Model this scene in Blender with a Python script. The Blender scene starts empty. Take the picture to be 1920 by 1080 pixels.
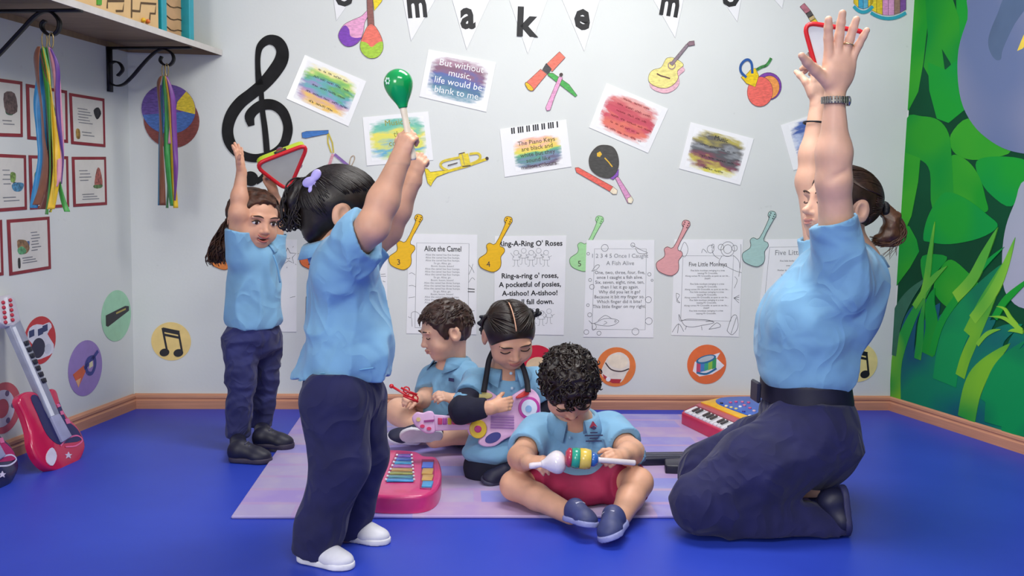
import bpy, bmesh, math, random
import numpy as np
from mathutils import Vector, Matrix

random.seed(7)
scn = bpy.context.scene
COL = scn.collection

# ------------------------------------------------------------------ camera
FPX = 1750.0
PITCH = math.atan(174.0 / FPX)
ROLL = math.radians(1.2)
CAMZ = 0.917
CAM = np.array([0.0, 0.0, CAMZ])
_F = np.array([0, math.cos(PITCH), -math.sin(PITCH)])
_U0 = np.array([0, math.sin(PITCH), math.cos(PITCH)])
_R0 = np.array([1.0, 0, 0])
_R = math.cos(ROLL) * _R0 + math.sin(ROLL) * _U0
_U = -math.sin(ROLL) * _R0 + math.cos(ROLL) * _U0
cd = bpy.data.cameras.new('camera')
cd.sensor_fit = 'HORIZONTAL'; cd.sensor_width = 36.0; cd.lens = FPX * 36.0 / 1920.0
cd.clip_start = 0.05
co = bpy.data.objects.new('camera', cd); COL.objects.link(co)
co.matrix_world = Matrix([[_R[0], _U[0], -_F[0], CAM[0]], [_R[1], _U[1], -_F[1], CAM[1]],
                          [_R[2], _U[2], -_F[2], CAM[2]], [0, 0, 0, 1]])
scn.camera = co

# ------------------------------------------------------------------ light
scn.view_settings.view_transform = 'Standard'
scn.view_settings.look = 'None'
scn.view_settings.gamma = 1.0
scn.view_settings.exposure = 0.42
scn.view_settings.use_curve_mapping = False
world = bpy.data.worlds.new('world'); scn.world = world
world.use_nodes = True
bg = world.node_tree.nodes['Background']
bg.inputs[0].default_value = (1.0, 0.985, 0.95, 1); bg.inputs[1].default_value = 0.5

def area_light(name, loc, target, sx, sy, power, color=(1, 1, 1)):
    ld = bpy.data.lights.new(name, 'AREA'); ld.shape = 'RECTANGLE'; ld.size = sx; ld.size_y = sy
    ld.energy = power; ld.color = color
    o = bpy.data.objects.new(name, ld); COL.objects.link(o)
    o.location = loc
    d = Vector(target) - Vector(loc)
    o.rotation_euler = d.to_track_quat('-Z', 'Y').to_euler()
    return o
# ceiling lamps of the room, plus an added fill from behind the camera
area_light('ceiling_lamp_panel', (0.35, 2.75, 2.52), (0.35, 2.75, 0), 1.2, 0.6, 31, (1, 0.98, 0.93))
area_light('ceiling_lamp_panel', (0.35, 0.6, 2.52), (0.35, 0.6, 0), 1.2, 0.6, 25, (1, 0.98, 0.93))
area_light('front_fill', (-2.3, -2.6, 2.0), (0.6, 3.6, 0.8), 2.2, 1.6, 105, (1, 0.985, 0.95))  # added soft frontal fill, no window known there

# ------------------------------------------------------------------ helpers
def pray(u, v):
    return _F + (u - 960) / FPX * _R - (v - 540) / FPX * _U
def gp(u, v, z=0.0):
    d = pray(u, v); t = (z - CAM[2]) / d[2]
    return CAM + t * d
def at(u, v, y):
    """world point seen at a pixel at distance y into the room"""
    d = pray(u, v); return CAM + d * (y / d[1])

def lin(c):
    if isinstance(c, str):
        c = c.lstrip('#'); c = [int(c[i:i + 2], 16) for i in (0, 2, 4)]
    out = []
    for x in c[:3]:
        x = x / 255.0
        out.append(x / 12.92 if x <= 0.04045 else ((x + 0.055) / 1.055) ** 2.4)
    return (out[0], out[1], out[2], 1.0)

MATS = {}
def mat(c, rough=0.6, var=0.05, scale=25, bump=0.0, bscale=250, metal=0.0, sheen=0.0, coat=0.0, stretch=None, spec=0.5, sss=0.0, wrinkle=0.0, wscale=9, key=None):
    k = key or (str(c), rough, var, scale, bump, bscale, metal, sheen, coat, str(stretch), spec, sss, wrinkle, wscale)
    if k in MATS: return MATS[k]
    m = bpy.data.materials.new('paint'); m.use_nodes = True
    nt = m.node_tree; N = nt.nodes; L = nt.links; b = N['Principled BSDF']
    col = lin(c)
    tc = N.new('ShaderNodeTexCoord'); mp = N.new('ShaderNodeMapping')
    L.new(tc.outputs['Object'], mp.inputs['Vector'])
    if stretch: mp.inputs['Scale'].default_value = stretch
    n = N.new('ShaderNodeTexNoise'); n.inputs['Scale'].default_value = scale; n.inputs['Detail'].default_value = 3
    L.new(mp.outputs[0], n.inputs['Vector'])
    r = N.new('ShaderNodeValToRGB')
    r.color_ramp.elements[0].position = 0.3; r.color_ramp.elements[1].position = 0.7
    r.color_ramp.elements[0].color = tuple(max(0, x * (1 - var * 2)) for x in col[:3]) + (1,)
    r.color_ramp.elements[1].color = tuple(min(1, x * (1 + var * 2)) for x in col[:3]) + (1,)
    L.new(n.outputs['Fac'], r.inputs[0]); L.new(r.outputs[0], b.inputs['Base Color'])
    b.inputs['Roughness'].default_value = rough; b.inputs['Metallic'].default_value = metal
    b.inputs['Specular IOR Level'].default_value = spec
    if sheen: b.inputs['Sheen Weight'].default_value = sheen
    if coat: b.inputs['Coat Weight'].default_value = coat; b.inputs['Coat Roughness'].default_value = 0.08
    if sss:
        b.inputs['Subsurface Weight'].default_value = sss; b.inputs['Subsurface Scale'].default_value = 0.008
        b.inputs['Subsurface Radius'].default_value = (1.0, 0.4, 0.25)
    if wrinkle:
        n3 = N.new('ShaderNodeTexNoise'); n3.inputs['Scale'].default_value = wscale; n3.inputs['Detail'].default_value = 1.2; n3.inputs['Distortion'].default_value = 0.8
        L.new(mp.outputs[0], n3.inputs['Vector'])
        r3 = N.new('ShaderNodeValToRGB'); e3 = r3.color_ramp.elements; e3[0].position = 0.3; e3[0].color = (0, 0, 0, 1); e3[1].position = 0.52; e3[1].color = (1, 1, 1, 1)
        x3 = e3.new(0.75); x3.color = (0.15, 0.15, 0.15, 1)
        L.new(n3.outputs['Fac'], r3.inputs[0])
        b3 = N.new('ShaderNodeBump'); b3.inputs['Strength'].default_value = wrinkle; b3.inputs['Distance'].default_value = 0.025
        L.new(r3.outputs[0], b3.inputs['Height']); L.new(b3.outputs[0], b.inputs['Normal']); prevn = b3.outputs[0]
    if bump:
        n2 = N.new('ShaderNodeTexNoise'); n2.inputs['Scale'].default_value = bscale; n2.inputs['Detail'].default_value = 3
        L.new(mp.outputs[0], n2.inputs['Vector'])
        bp = N.new('ShaderNodeBump'); bp.inputs['Strength'].default_value = bump; bp.inputs['Distance'].default_value = 0.01
        L.new(n2.outputs['Fac'], bp.inputs['Height']); L.new(bp.outputs[0], b.inputs['Normal'])
        if wrinkle: L.new(prevn, bp.inputs['Normal'])
    MATS[k] = m
    return m

LOC = {}
def link(name, me, loc, parent):
    o = bpy.data.objects.new(name, me); COL.objects.link(o)
    loc = np.array(loc, float)
    if parent is not None:
        o.parent = parent; o.location = Vector(loc - LOC[parent.name])
    else:
        o.location = Vector(loc)
    LOC[o.name] = loc
    return o
def thing(name, label, cat, loc, group=None):
    o = link(name, None, loc, None)
    o.empty_display_size = 0.05
    return tag(o, label, cat, group)
def tag(o, label=None, cat=None, group=None, kind=None):
    if label: o['label'] = label
    if cat: o['category'] = cat
    if group: o['group'] = group
    if kind: o['kind'] = kind
    return o
def obj(name, V, F, m, parent=None, smooth=False, loc=None, mats=None, midx=None):
    """one mesh object from world-space vertices"""
    V = np.asarray(V, float).reshape(-1, 3)
    if loc is None:
        if parent is not None: loc = LOC[parent.name]
        else:
            lo, hi = V.min(0), V.max(0); loc = np.array([(lo[0] + hi[0]) / 2, (lo[1] + hi[1]) / 2, lo[2]])
    me = bpy.data.meshes.new(name)
    W = V - loc
    if isinstance(F, np.ndarray):
        n, w = F.shape
        me.vertices.add(len(W)); me.vertices.foreach_set('co', W.astype(np.float32).ravel())
        me.loops.add(n * w); me.loops.foreach_set('vertex_index', F.astype(np.int32).ravel())
        me.polygons.add(n); me.polygons.foreach_set('loop_start', np.arange(0, n * w, w, dtype=np.int32))
        me.polygons.foreach_set('loop_total', np.full(n, w, np.int32))
        me.update(calc_edges=True)
    else:
        me.from_pydata([tuple(x) for x in W], [], F)
    for mm in (mats or [m]): me.materials.append(mm)
    if midx is not None: me.polygons.foreach_set('material_index', np.asarray(midx, np.int32))
    if smooth: me.polygons.foreach_set('use_smooth', np.ones(len(me.polygons), bool))
    me.update()
    return link(name, me, loc, parent)

class MB:
    """collects shapes into one mesh"""
    def __init__(s): s.V = []; s.F = []; s.M = []
    def add(s, V, F, mi=0):
        o = len(s.V); s.V += [tuple(float(c) for c in x) for x in V]
        s.F += [tuple(i + o for i in f) for f in F]; s.M += [mi] * len(F); return s
    def build(s, name, m, parent=None, smooth=False, **k):
        ms = m if isinstance(m, (list, tuple)) else [m]
        return obj(name, s.V, s.F, None, parent, smooth, mats=ms, midx=s.M, **k)

def unit(v):
    v = np.asarray(v, float); return v / (np.linalg.norm(v) + 1e-12)
def perp(d):
    d = unit(d); a = np.array([0, 0, 1.0]) if abs(d[2]) < 0.9 else np.array([1.0, 0, 0])
    x = unit(np.cross(a, d)); return x, np.cross(d, x)

def box_vf(c, ax, half, bev=0.0):
    """bevelled box: centre, 3 axes, half sizes"""
    c = np.asarray(c, float); ax = [np.asarray(a, float) for a in ax]; h = np.asarray(half, float)
    if bev <= 0:
        V = [c + sx * h[0] * ax[0] + sy * h[1] * ax[1] + sz * h[2] * ax[2] for sx in (-1, 1) for sy in (-1, 1) for sz in (-1, 1)]
        F = [(0, 1, 3, 2), (4, 6, 7, 5), (0, 4, 5, 1), (2, 3, 7, 6), (0, 2, 6, 4), (1, 5, 7, 3)]
        return V, F
    b = min(bev, *(h * 0.99))
    V = []; idx = {}
    for sx in (-1, 1):
        for sy in (-1, 1):
            for sz in (-1, 1):
                s = (sx, sy, sz)
                for k in range(3):
                    e = [h[i] - (0 if i == k else b) for i in range(3)]
                    idx[(s, k)] = len(V)
                    V.append(c + sum(s[i] * e[i] * ax[i] for i in range(3)))
    F = []
    for k in range(3):
        i, j = (k + 1) % 3, (k + 2) % 3
        for sk in (-1, 1):
            q = []
            for si, sj in ((-1, -1), (1, -1), (1, 1), (-1, 1)):
                s = [0, 0, 0]; s[k] = sk; s[i] = si; s[j] = sj; q.append(idx[(tuple(s), k)])
            F.append(tuple(q if sk > 0 else q[::-1]))
    for k in range(3):
        i, j = (k + 1) % 3, (k + 2) % 3
        for si in (-1, 1):
            for sj in (-1, 1):
                s0 = [0, 0, 0]; s1 = [0, 0, 0]; s0[k] = -1; s1[k] = 1
                for s in (s0, s1): s[i] = si; s[j] = sj
                s0, s1 = tuple(s0), tuple(s1)
                q = [idx[(s0, i)], idx[(s1, i)], idx[(s1, j)], idx[(s0, j)]]
                F.append(tuple(q if si * sj < 0 else q[::-1]))
    for sx in (-1, 1):
        for sy in (-1, 1):
            for sz in (-1, 1):
                s = (sx, sy, sz); q = [idx[(s, 0)], idx[(s, 1)], idx[(s, 2)]]
                F.append(tuple(q if sx * sy * sz > 0 else q[::-1]))
    return V, F
XYZ = (np.array([1.0, 0, 0]), np.array([0, 1.0, 0]), np.array([0, 0, 1.0]))
def rotz(a):
    c, s = math.cos(a), math.sin(a)
    return (np.array([c, s, 0]), np.array([-s, c, 0]), np.array([0, 0, 1.0]))

def tube_vf(P, R, n=8, closed=False, flat=None, cap=True):
    """tube along points; flat=(axis, factor) squashes it along an axis"""
    P = [np.asarray(p, float) for p in P]; m = len(P)
    if not hasattr(R, '__len__'): R = [R] * m
    V = []; F = []; px = None
    for i in range(m):
        if closed: d = P[(i + 1) % m] - P[i - 1]
        else: d = P[min(i + 1, m - 1)] - P[max(i - 1, 0)]
        d = unit(d)
        if px is None: x, y = perp(d)
        else:
            x = unit(px - d * np.dot(px, d)); y = np.cross(d, x)
        px = x
        for k in range(n):
            a = 2 * math.pi * k / n
            o = R[i] * (math.cos(a) * x + math.sin(a) * y)
            if flat is not None: o = o - flat[0] * np.dot(o, flat[0]) * (1 - flat[1])
            V.append(P[i] + o)
    for i in range(m if closed else m - 1):
        j = (i + 1) % m
        for k in range(n):
            l = (k + 1) % n
            F.append((i * n + k, i * n + l, j * n + l, j * n + k))
    if cap and not closed:
        F.append(tuple(range(n - 1, -1, -1))); F.append(tuple((m - 1) * n + k for k in range(n)))
    return V, F
def spline(P, n=8, closed=False):
    """Catmull-Rom through points (any dimension)"""
    P = [np.asarray(p, float) for p in P]; m = len(P); out = []
    for i in range(m if closed else m - 1):
        if closed: a, b, c, d = P[i - 1], P[i], P[(i + 1) % m], P[(i + 2) % m]
        else: a, b, c, d = P[max(i - 1, 0)], P[i], P[i + 1], P[min(i + 2, m - 1)]
        for k in range(n):
            t = k / n
            out.append(0.5 * (2 * b + (c - a) * t + (2 * a - 5 * b + 4 * c - d) * t * t + (3 * b - a - 3 * c + d) * t ** 3))
    if not closed: out.append(P[-1])
    return out
def lathe_vf(base, axis, prof, n=20):
    """prof: list of (distance along axis, radius)"""
    axis = unit(axis); x, y = perp(axis); base = np.asarray(base, float); V = []; F = []
    for (h, r) in prof:
        for k in range(n):
            a = 2 * math.pi * k / n
            V.append(base + axis * h + r * (math.cos(a) * x + math.sin(a) * y))
    for i in range(len(prof) - 1):
        for k in range(n):
            l = (k + 1) % n
            F.append((i * n + k, i * n + l, (i + 1) * n + l, (i + 1) * n + k))
    F.append(tuple(range(n - 1, -1, -1))); F.append(tuple((len(prof) - 1) * n + k for k in range(n)))
    return V, F
def ball_vf(c, r, R=None, nu=16, nv=10):
    c = np.asarray(c, float); r = np.ones(3) * r if not hasattr(r, '__len__') else np.asarray(r, float)
    R = np.eye(3) if R is None else np.asarray(R)
    V = []; F = []
    for j in range(nv + 1):
        th = math.pi * j / nv
        for i in range(nu):
            a = 2 * math.pi * i / nu
            V.append(c + R @ (r * np.array([math.sin(th) * math.cos(a), math.sin(th) * math.sin(a), -math.cos(th)])))
    for j in range(nv):
        for i in range(nu):
            l = (i + 1) % nu
            F.append((j * nu + i, j * nu + l, (j + 1) * nu + l, (j + 1) * nu + i))
    return V, F

class Plane:
    """flat frame: x to the right as seen from the room, z up, n into the room"""
    def __init__(s, O, X, Z, N): s.O, s.X, s.Z, s.N = [np.asarray(a, float) for a in (O, X, Z, N)]
    def px(s, u, v):
        d = pray(u, v); t = np.dot(s.O - CAM, s.N) / np.dot(d, s.N)
        p = CAM + t * d - s.O
        return np.array([np.dot(p, s.X), np.dot(p, s.Z)])
    def w(s, q, n=0.0): return s.O + q[0] * s.X + q[1] * s.Z + n * s.N
def clean(P):
    out = []
    for p in P:
        if not out or np.linalg.norm(np.asarray(p) - out[-1]) > 1e-6: out.append(np.asarray(p, float))
    return out
def area2(P):
    return sum(P[i - 1][0] * P[i][1] - P[i][0] * P[i - 1][1] for i in range(len(P)))
def slab_vf(pl, P, n0, n1):
    """flat piece with thickness lying on a plane: polygon P in plane coordinates"""
    P = clean(P)
    if area2(P) < 0: P = P[::-1]
    m = len(P)
    V = [pl.w(p, n1) for p in P] + [pl.w(p, n0) for p in P]
    # plane frame: X x Z = -N for walls seen from the room, so CCW in (x,z) faces -N
    face = tuple(range(m)); s = np.dot(np.cross(pl.X, pl.Z), pl.N)
    F = [face if s > 0 else face[::-1]]
    for i in range(m):
        j = (i + 1) % m
        q = (i, i + m, j + m, j); F.append(q if s > 0 else q[::-1])
    return V, F
def stroke_pts(P, W, capn=4):
    """outline of a brush stroke through 2D points with widths"""
    P = [np.asarray(p, float) for p in P]; m = len(P)
    if not hasattr(W, '__len__'): W = [W] * m
    return P, W
def stroke_vf(pl, P, W, n, closed=False):
    """flat ribbon strip on the plane (P plane coordinates, W width)"""
    P = [np.asarray(p, float) for p in P]; m = len(P)
    if not hasattr(W, '__len__'): W = [W] * m
    V = []; F = []
    for i in range(m):
        a = P[i - 1] if (i > 0 or closed) else P[i]
        b = P[(i + 1) % m] if (i < m - 1 or closed) else P[i]
        d = b - a; d = d / (np.linalg.norm(d) + 1e-9); q = np.array([-d[1], d[0]]) * W[i] / 2
        V += [pl.w(P[i] + q, n), pl.w(P[i] - q, n)]
    for i in range(m if closed else m - 1):
        j = (i + 1) % m
        F.append((2 * i, 2 * i + 1, 2 * j + 1, 2 * j))
    s = np.dot(np.cross(pl.X, pl.Z), pl.N)
    if s < 0: F = [f[::-1] for f in F]
    return V, F
def circ(c, r, n=28, ry=None, a0=0.0, a1=2 * math.pi, rot=0.0):
    ry = r if ry is None else ry; out = []
    full = abs(a1 - a0 - 2 * math.pi) < 1e-6
    for i in range(n if full else n + 1):
        a = a0 + (a1 - a0) * i / n
        x, y = r * math.cos(a), ry * math.sin(a)
        out.append(np.array([c[0] + x * math.cos(rot) - y * math.sin(rot), c[1] + x * math.sin(rot) + y * math.cos(rot)]))
    return out
def text_vf(s, pl, c, h, ang=0.0, n=0.002, width=None, align='CENTER', weight=0.0):
    """lettering as flat mesh on a plane; c = centre of the text line, h = capital height"""
    cu = bpy.data.curves.new('t', 'FONT'); cu.body = s; cu.size = 1.0; cu.resolution_u = 2; cu.fill_mode = 'FRONT'
    cu.align_x = 'LEFT'; cu.offset = weight
    o = bpy.data.objects.new('t', cu); COL.objects.link(o)
    dg = bpy.context.evaluated_depsgraph_get(); me = bpy.data.meshes.new_from_object(o.evaluated_get(dg))
    V = np.array([v.co[:2] for v in me.vertices]) if len(me.vertices) else np.zeros((0, 2)); F = [tuple(p.vertices) for p in me.polygons]
    bpy.data.objects.remove(o); bpy.data.curves.remove(cu); bpy.data.meshes.remove(me)
    if not len(V): return [], []
    lo, hi = V.min(0), V.max(0)
    sc = h / 0.69
    V = V - np.array([(lo[0] + hi[0]) / 2 if align == 'CENTER' else lo[0], 0.345])
    kx = 1.0
    if width: kx = width / ((hi[0] - lo[0]) * sc)
    V = V * sc * np.array([kx, 1.0])
    ca, sa = math.cos(ang), math.sin(ang)
    out = [pl.w((c[0] + p[0] * ca - p[1] * sa, c[1] + p[0] * sa + p[1] * ca), n) for p in V]
    if np.dot(np.cross(pl.X, pl.Z), pl.N) < 0: F = [f[::-1] for f in F]
    return out, F
# ================================================================== room shell
cBL = gp(252, 765); cBR = gp(1668, 768)
cBL[2] = cBR[2] = 0
lw = gp(18, 858); rw = gp(1920, 850)
Zup = np.array([0, 0, 1.0])
def wall_plane(a, b):
    X = unit(b - a); N = np.cross(X, Zup)
    if np.dot(CAM - a, N) < 0: N = -N
    return Plane(a, X, Zup, N)
dL = unit(lw - cBL); dR = unit(rw - cBR)
fL = cBL + dL * 5.6; fR = cBR + dR * 5.6      # ends of the side walls behind the camera
BACK = wall_plane(cBL, cBR); LEFT = wall_plane(fL, cBL); RIGHT = wall_plane(cBR, fR)
H = 2.6; T = 0.1

def wall_material():
    m = bpy.data.materials.new('wall_paint'); m.use_nodes = True
    nt = m.node_tree; N = nt.nodes; L = nt.links; b = N['Principled BSDF']
    tc = N.new('ShaderNodeTexCoord')
    n = N.new('ShaderNodeTexNoise'); n.inputs['Scale'].default_value = 1.6; n.inputs['Detail'].default_value = 5
    L.new(tc.outputs['Object'], n.inputs['Vector'])
    r = N.new('ShaderNodeValToRGB')
    r.color_ramp.elements[0].position = 0.35; r.color_ramp.elements[1].position = 0.65
    r.color_ramp.elements[0].color = lin('#d6dad6'); r.color_ramp.elements[1].color = lin('#dce0dc')
    L.new(n.outputs['Fac'], r.inputs[0])
    # small scuffs
    n3 = N.new('ShaderNodeTexNoise'); n3.inputs['Scale'].default_value = 22; n3.inputs['Detail'].default_value = 2
    L.new(tc.outputs['Object'], n3.inputs['Vector'])
    r3 = N.new('ShaderNodeValToRGB'); r3.color_ramp.elements[0].position = 0.74; r3.color_ramp.elements[1].position = 0.8
    r3.color_ramp.elements[0].color = (1, 1, 1, 1); r3.color_ramp.elements[1].color = (0.9, 0.9, 0.9, 1)
    L.new(n3.outputs['Fac'], r3.inputs[0])
    mx = N.new('ShaderNodeMixRGB'); mx.blend_type = 'MULTIPLY'; mx.inputs[0].default_value = 1
    L.new(r.outputs[0], mx.inputs[1]); L.new(r3.outputs[0], mx.inputs[2]); L.new(mx.outputs[0], b.inputs['Base Color'])
    b.inputs['Roughness'].default_value = 0.55
    n2 = N.new('ShaderNodeTexNoise'); n2.inputs['Scale'].default_value = 90; L.new(tc.outputs['Object'], n2.inputs['Vector'])
    bp = N.new('ShaderNodeBump'); bp.inputs['Strength'].default_value = 0.03; bp.inputs['Distance'].default_value = 0.01
    L.new(n2.outputs['Fac'], bp.inputs['Height']); L.new(bp.outputs[0], b.inputs['Normal'])
    return m
M_WALL = wall_material()
M_CEIL = mat('#eeeeec', 0.8, 0.01)

def wall(name, a, b):
    d = unit(b - a); nrm = np.cross(d, Zup)
    if np.dot(CAM - a, nrm) > 0: nrm = -nrm
    a2, b2 = a - d * 0.0, b + d * 0.0
    V = []
    for z in (0, H):
        V += [a2 + Zup * z, b2 + Zup * z, b2 + nrm * T + Zup * z, a2 + nrm * T + Zup * z]
    F = [(0, 1, 5, 4), (1, 2, 6, 5), (2, 3, 7, 6), (3, 0, 4, 7), (4, 5, 6, 7), (3, 2, 1, 0)]
    o = obj(name, V, F, M_WALL); o['kind'] = 'structure'; return o
wall('wall_back', cBL, cBR); wall('wall_left', fL, cBL); wall('wall_right', cBR, fR)

def floor_material():
    m = bpy.data.materials.new('blue_vinyl'); m.use_nodes = True
    nt = m.node_tree; N = nt.nodes; L = nt.links; b = N['Principled BSDF']
    tc = N.new('ShaderNodeTexCoord')
    n = N.new('ShaderNodeTexNoise'); n.inputs['Scale'].default_value = 3; n.inputs['Detail'].default_value = 6
    L.new(tc.outputs['Object'], n.inputs['Vector'])
    r = N.new('ShaderNodeValToRGB'); r.color_ramp.elements[0].position = 0.3; r.color_ramp.elements[1].position = 0.7
    r.color_ramp.elements[0].color = lin('#2a41b4'); r.color_ramp.elements[1].color = lin('#3049c0')
    L.new(n.outputs['Fac'], r.inputs[0]); L.new(r.outputs[0], b.inputs['Base Color'])
    b.inputs['Roughness'].default_value = 0.42; b.inputs['Specular IOR Level'].default_value = 0.3
    return m
M_FLOOR = floor_material()
oL = fL + np.array([-0.15, -0.05, 0]); oR = fR + np.array([0.15, -0.05, 0])
bl = cBL + np.array([-0.15, 0.15, 0]); br = cBR + np.array([0.15, 0.15, 0])
def slab(name, P, z0, z1, m):
    n = len(P); V = [(p[0], p[1], z1) for p in P] + [(p[0], p[1], z0) for p in P]
    F = [tuple(range(n)), tuple(range(2 * n - 1, n - 1, -1))]
    for i in range(n): j = (i + 1) % n; F.append((i, i + n, j + n, j))
    o = obj(name, V, F, m); o['kind'] = 'structure'; return o
slab('floor', [oL, oR, br, bl], -0.05, 0.0, M_FLOOR)
slab('ceiling', [oL, oR, br, bl], H, H + 0.05, M_CEIL)

M_BASE = mat('#c48a6c', 0.45, 0.05, 6, 0.08, 40, stretch=(1, 1, 30))
def baseboard(name, pl, x0, x1):
    prof = [(0.0, 0.0), (0.016, 0.0), (0.016, 0.034), (0.011, 0.039), (0.011, 0.043), (0.014, 0.047), (0.013, 0.056), (0.006, 0.062), (0.0, 0.063)]
    V = []; F = []; n = len(prof)
    for x in (x0, x1):
        for (d, z) in prof: V.append(pl.w((x, z), d))
    for i in range(n - 1): F.append((i, i + 1, i + 1 + n, i + n))
    F.append(tuple(range(n))[::-1]); F.append(tuple(range(n, 2 * n)))
    o = obj(name, V, F, M_BASE); o['kind'] = 'structure'; return o
LB = np.linalg.norm(cBR - cBL); LS = 5.6
baseboard('baseboard_back', BACK, 0.004, LB - 0.004)
baseboard('baseboard_left', LEFT, 0.0, LS - 0.01)
baseboard('baseboard_right', RIGHT, 0.01, LS)

# ================================================================== mural on the right wall
def pxs(pl, pts): return [pl.px(u, v) for (u, v) in pts]
mural = thing('wall_mural', 'jungle mural of green leaves and grey shapes covering the right-hand wall', 'mural', RIGHT.w((0.02, 0.07), 0.0))
x0m = RIGHT.px(1674, 700)[0]
z_top = 2.45
V, F = slab_vf(RIGHT, [(0.006, 0.064), (LS - 0.3, 0.064), (LS - 0.3, z_top), (0.006, z_top)], 0.0005, 0.002)
obj('backdrop', V, F, mat('#05452a', 0.6, 0.12, 2.5, spec=0.15), mural)
def grad_mat(c0, c1, key, axis=2, span=0.5, rough=0.5):
    """printed two-tone leaf colour, mottled along its length"""
    if key in MATS: return MATS[key]
    m = bpy.data.materials.new('leaf_print'); m.use_nodes = True
    nt = m.node_tree; N = nt.nodes; L = nt.links; b = N['Principled BSDF']
    tc = N.new('ShaderNodeTexCoord'); n = N.new('ShaderNodeTexNoise'); n.inputs['Scale'].default_value = 4.2; n.inputs['Detail'].default_value = 0.5
    L.new(tc.outputs['Object'], n.inputs['Vector'])
    r = N.new('ShaderNodeValToRGB'); r.color_ramp.elements[0].position = 0.38; r.color_ramp.elements[1].position = 0.62
    r.color_ramp.elements[0].color = lin(c0); r.color_ramp.elements[1].color = lin(c1)
    L.new(n.outputs['Fac'], r.inputs[0]); L.new(r.outputs[0], b.inputs['Base Color']); b.inputs['Roughness'].default_value = rough; b.inputs['Specular IOR Level'].default_value = 0.15
    MATS[key] = m; return m
G1 = grad_mat('#0a8a32', '#2a9628', 'leafA'); G2 = grad_mat('#189229', '#3a9f28', 'leafB'); G3 = grad_mat('#068f3c', '#17962f', 'leafC')
B1 = grad_mat('#1f8f3a', '#79b82f', 'bladeA'); B2 = grad_mat('#0c6a4e', '#0e9150', 'bladeB'); B3 = grad_mat('#15506a', '#0e7d5c', 'bladeC'); B4 = grad_mat('#4ea238', '#8bc63a', 'bladeD')
_mn = [0]
def mpiece(name, pts, m, smooth=True, label=None, lay=None):
    P = pxs(RIGHT, pts)
    if smooth: P = spline(P, 4, closed=True)
    _mn[0] += 1
    n1 = 0.0022 + (_mn[0] * 0.00012 if lay is None else lay)
    V, F = slab_vf(RIGHT, P, 0.001, n1)
    o = obj(name, V, F, m, mural)
    if label: o['label'] = label
    return o
c1 = lambda x, y: (1660 + x / 3.6, y / 3.6)
c2 = lambda x, y: (1660 + x / 3.6, 280 + y / 3.6)
c3 = lambda x, y: (1660 + x / 3.377, 540 + y / 3.377)
mp = lambda f, L: [f(*q) for q in L]
# leaves, back to front
mpiece('leaf', mp(c1, [(480, -40), (640, -40), (560, 160), (490, 330), (485, 150)]), G3, False)
mpiece('leaf', mp(c1, [(195, -60), (300, -60), (290, 150), (260, 420), (225, 620), (160, 745), (148, 740), (172, 300)]), G2, False)
mpiece('leaf', mp(c1, [(270, -60), (440, -60), (500, 120), (510, 330), (500, 560), (440, 420), (385, 330), (405, 480), (350, 620), (300, 520), (262, 450), (290, 240)]), G1, False)
mpiece('leaf', mp(c1, [(290, 420), (410, 470), (500, 390), (505, 560), (540, 740), (430, 830), (350, 800), (300, 610)]), G3, False)
mpiece('leaf', mp(c1, [(445, 910), (560, 800), (700, 900), (850, 1020), (700, 1070), (560, 1075), (460, 1020)]), G2)
mpiece('leaf', mp(c2, [(620, 80), (760, 48), (960, 80), (960, 220), (855, 385), (720, 310), (640, 200)]), G3)
mpiece('leaf', mp(c2, [(455, 40), (560, 80), (640, 190), (680, 330), (690, 420), (560, 420), (455, 330), (430, 180)]), G2)
mpiece('leaf', mp(c1, [(148, 800), (250, 785), (360, 810), (430, 900), (450, 1050), (465, 1350), (440, 1440), (320, 1400), (305, 1160), (240, 1080), (140, 1080)]), G1)
mpiece('leaf', mp(c2, [(135, 20), (240, 60), (225, 220), (180, 450), (150, 520), (108, 500), (115, 260)]), G2, False)
mpiece('leaf', mp(c2, [(100, 500), (165, 520), (215, 610), (232, 690), (170, 800), (80, 920)]), G1, False)
mpiece('leaf', mp(c2, [(260, 600), (290, 460), (370, 320), (440, 290), (560, 340), (690, 440), (762, 520), (640, 600), (440, 640), (300, 625)]), G3)
mpiece('leaf', mp(c2, [(330, 940), (380, 800), (450, 745), (560, 830), (635, 920), (590, 1010), (480, 1080), (390, 1040)]), G2)
mpiece('leaf', mp(c2, [(255, 720), (420, 725), (350, 830), (290, 920), (255, 860)]), G1)
# grey rounded shapes
def grey_mat(c0, c1, key, sc=0.6):
    m = grad_mat(c0, c1, key); m.node_tree.nodes['Noise Texture'].inputs['Scale'].default_value = 1.8; return m
GR1 = grey_mat('#66759a', '#8d8fa6', 'greyA'); GR2 = grey_mat('#97a0ae', '#a3a6b8', 'greyB')
mpiece('grey_shape', mp(c1, [(640, -90), (560, 130), (500, 330), (495, 540), (530, 720), (620, 870), (760, 980), (900, 1030), (1060, 1035), (1400, 960), (1700, 700), (1750, 300), (1600, -90)]), GR1, True, 'grey-violet rounded shape')
mpiece('dark_band', mp(c1, [(830, -40), (760, 100), (705, 240), (705, 330), (745, 400), (785, 400), (800, 330), (880, 160), (1010, -40)]), mat('#4a6080', 0.5, 0.1, 4), True, 'dark slate curved band')
mpiece('yellow_spot', mp(c1, [(940, 235), (925, 270), (895, 345), (930, 330), (1000, 260), (1010, 220)]), mat('#e8cb45', 0.5), False)
mpiece('grey_shape', mp(c2, [(960, 200), (880, 360), (820, 520), (795, 700), (800, 900), (840, 1000), (960, 1080), (1400, 1120), (1500, 700), (1300, 200)]), GR2)
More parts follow.
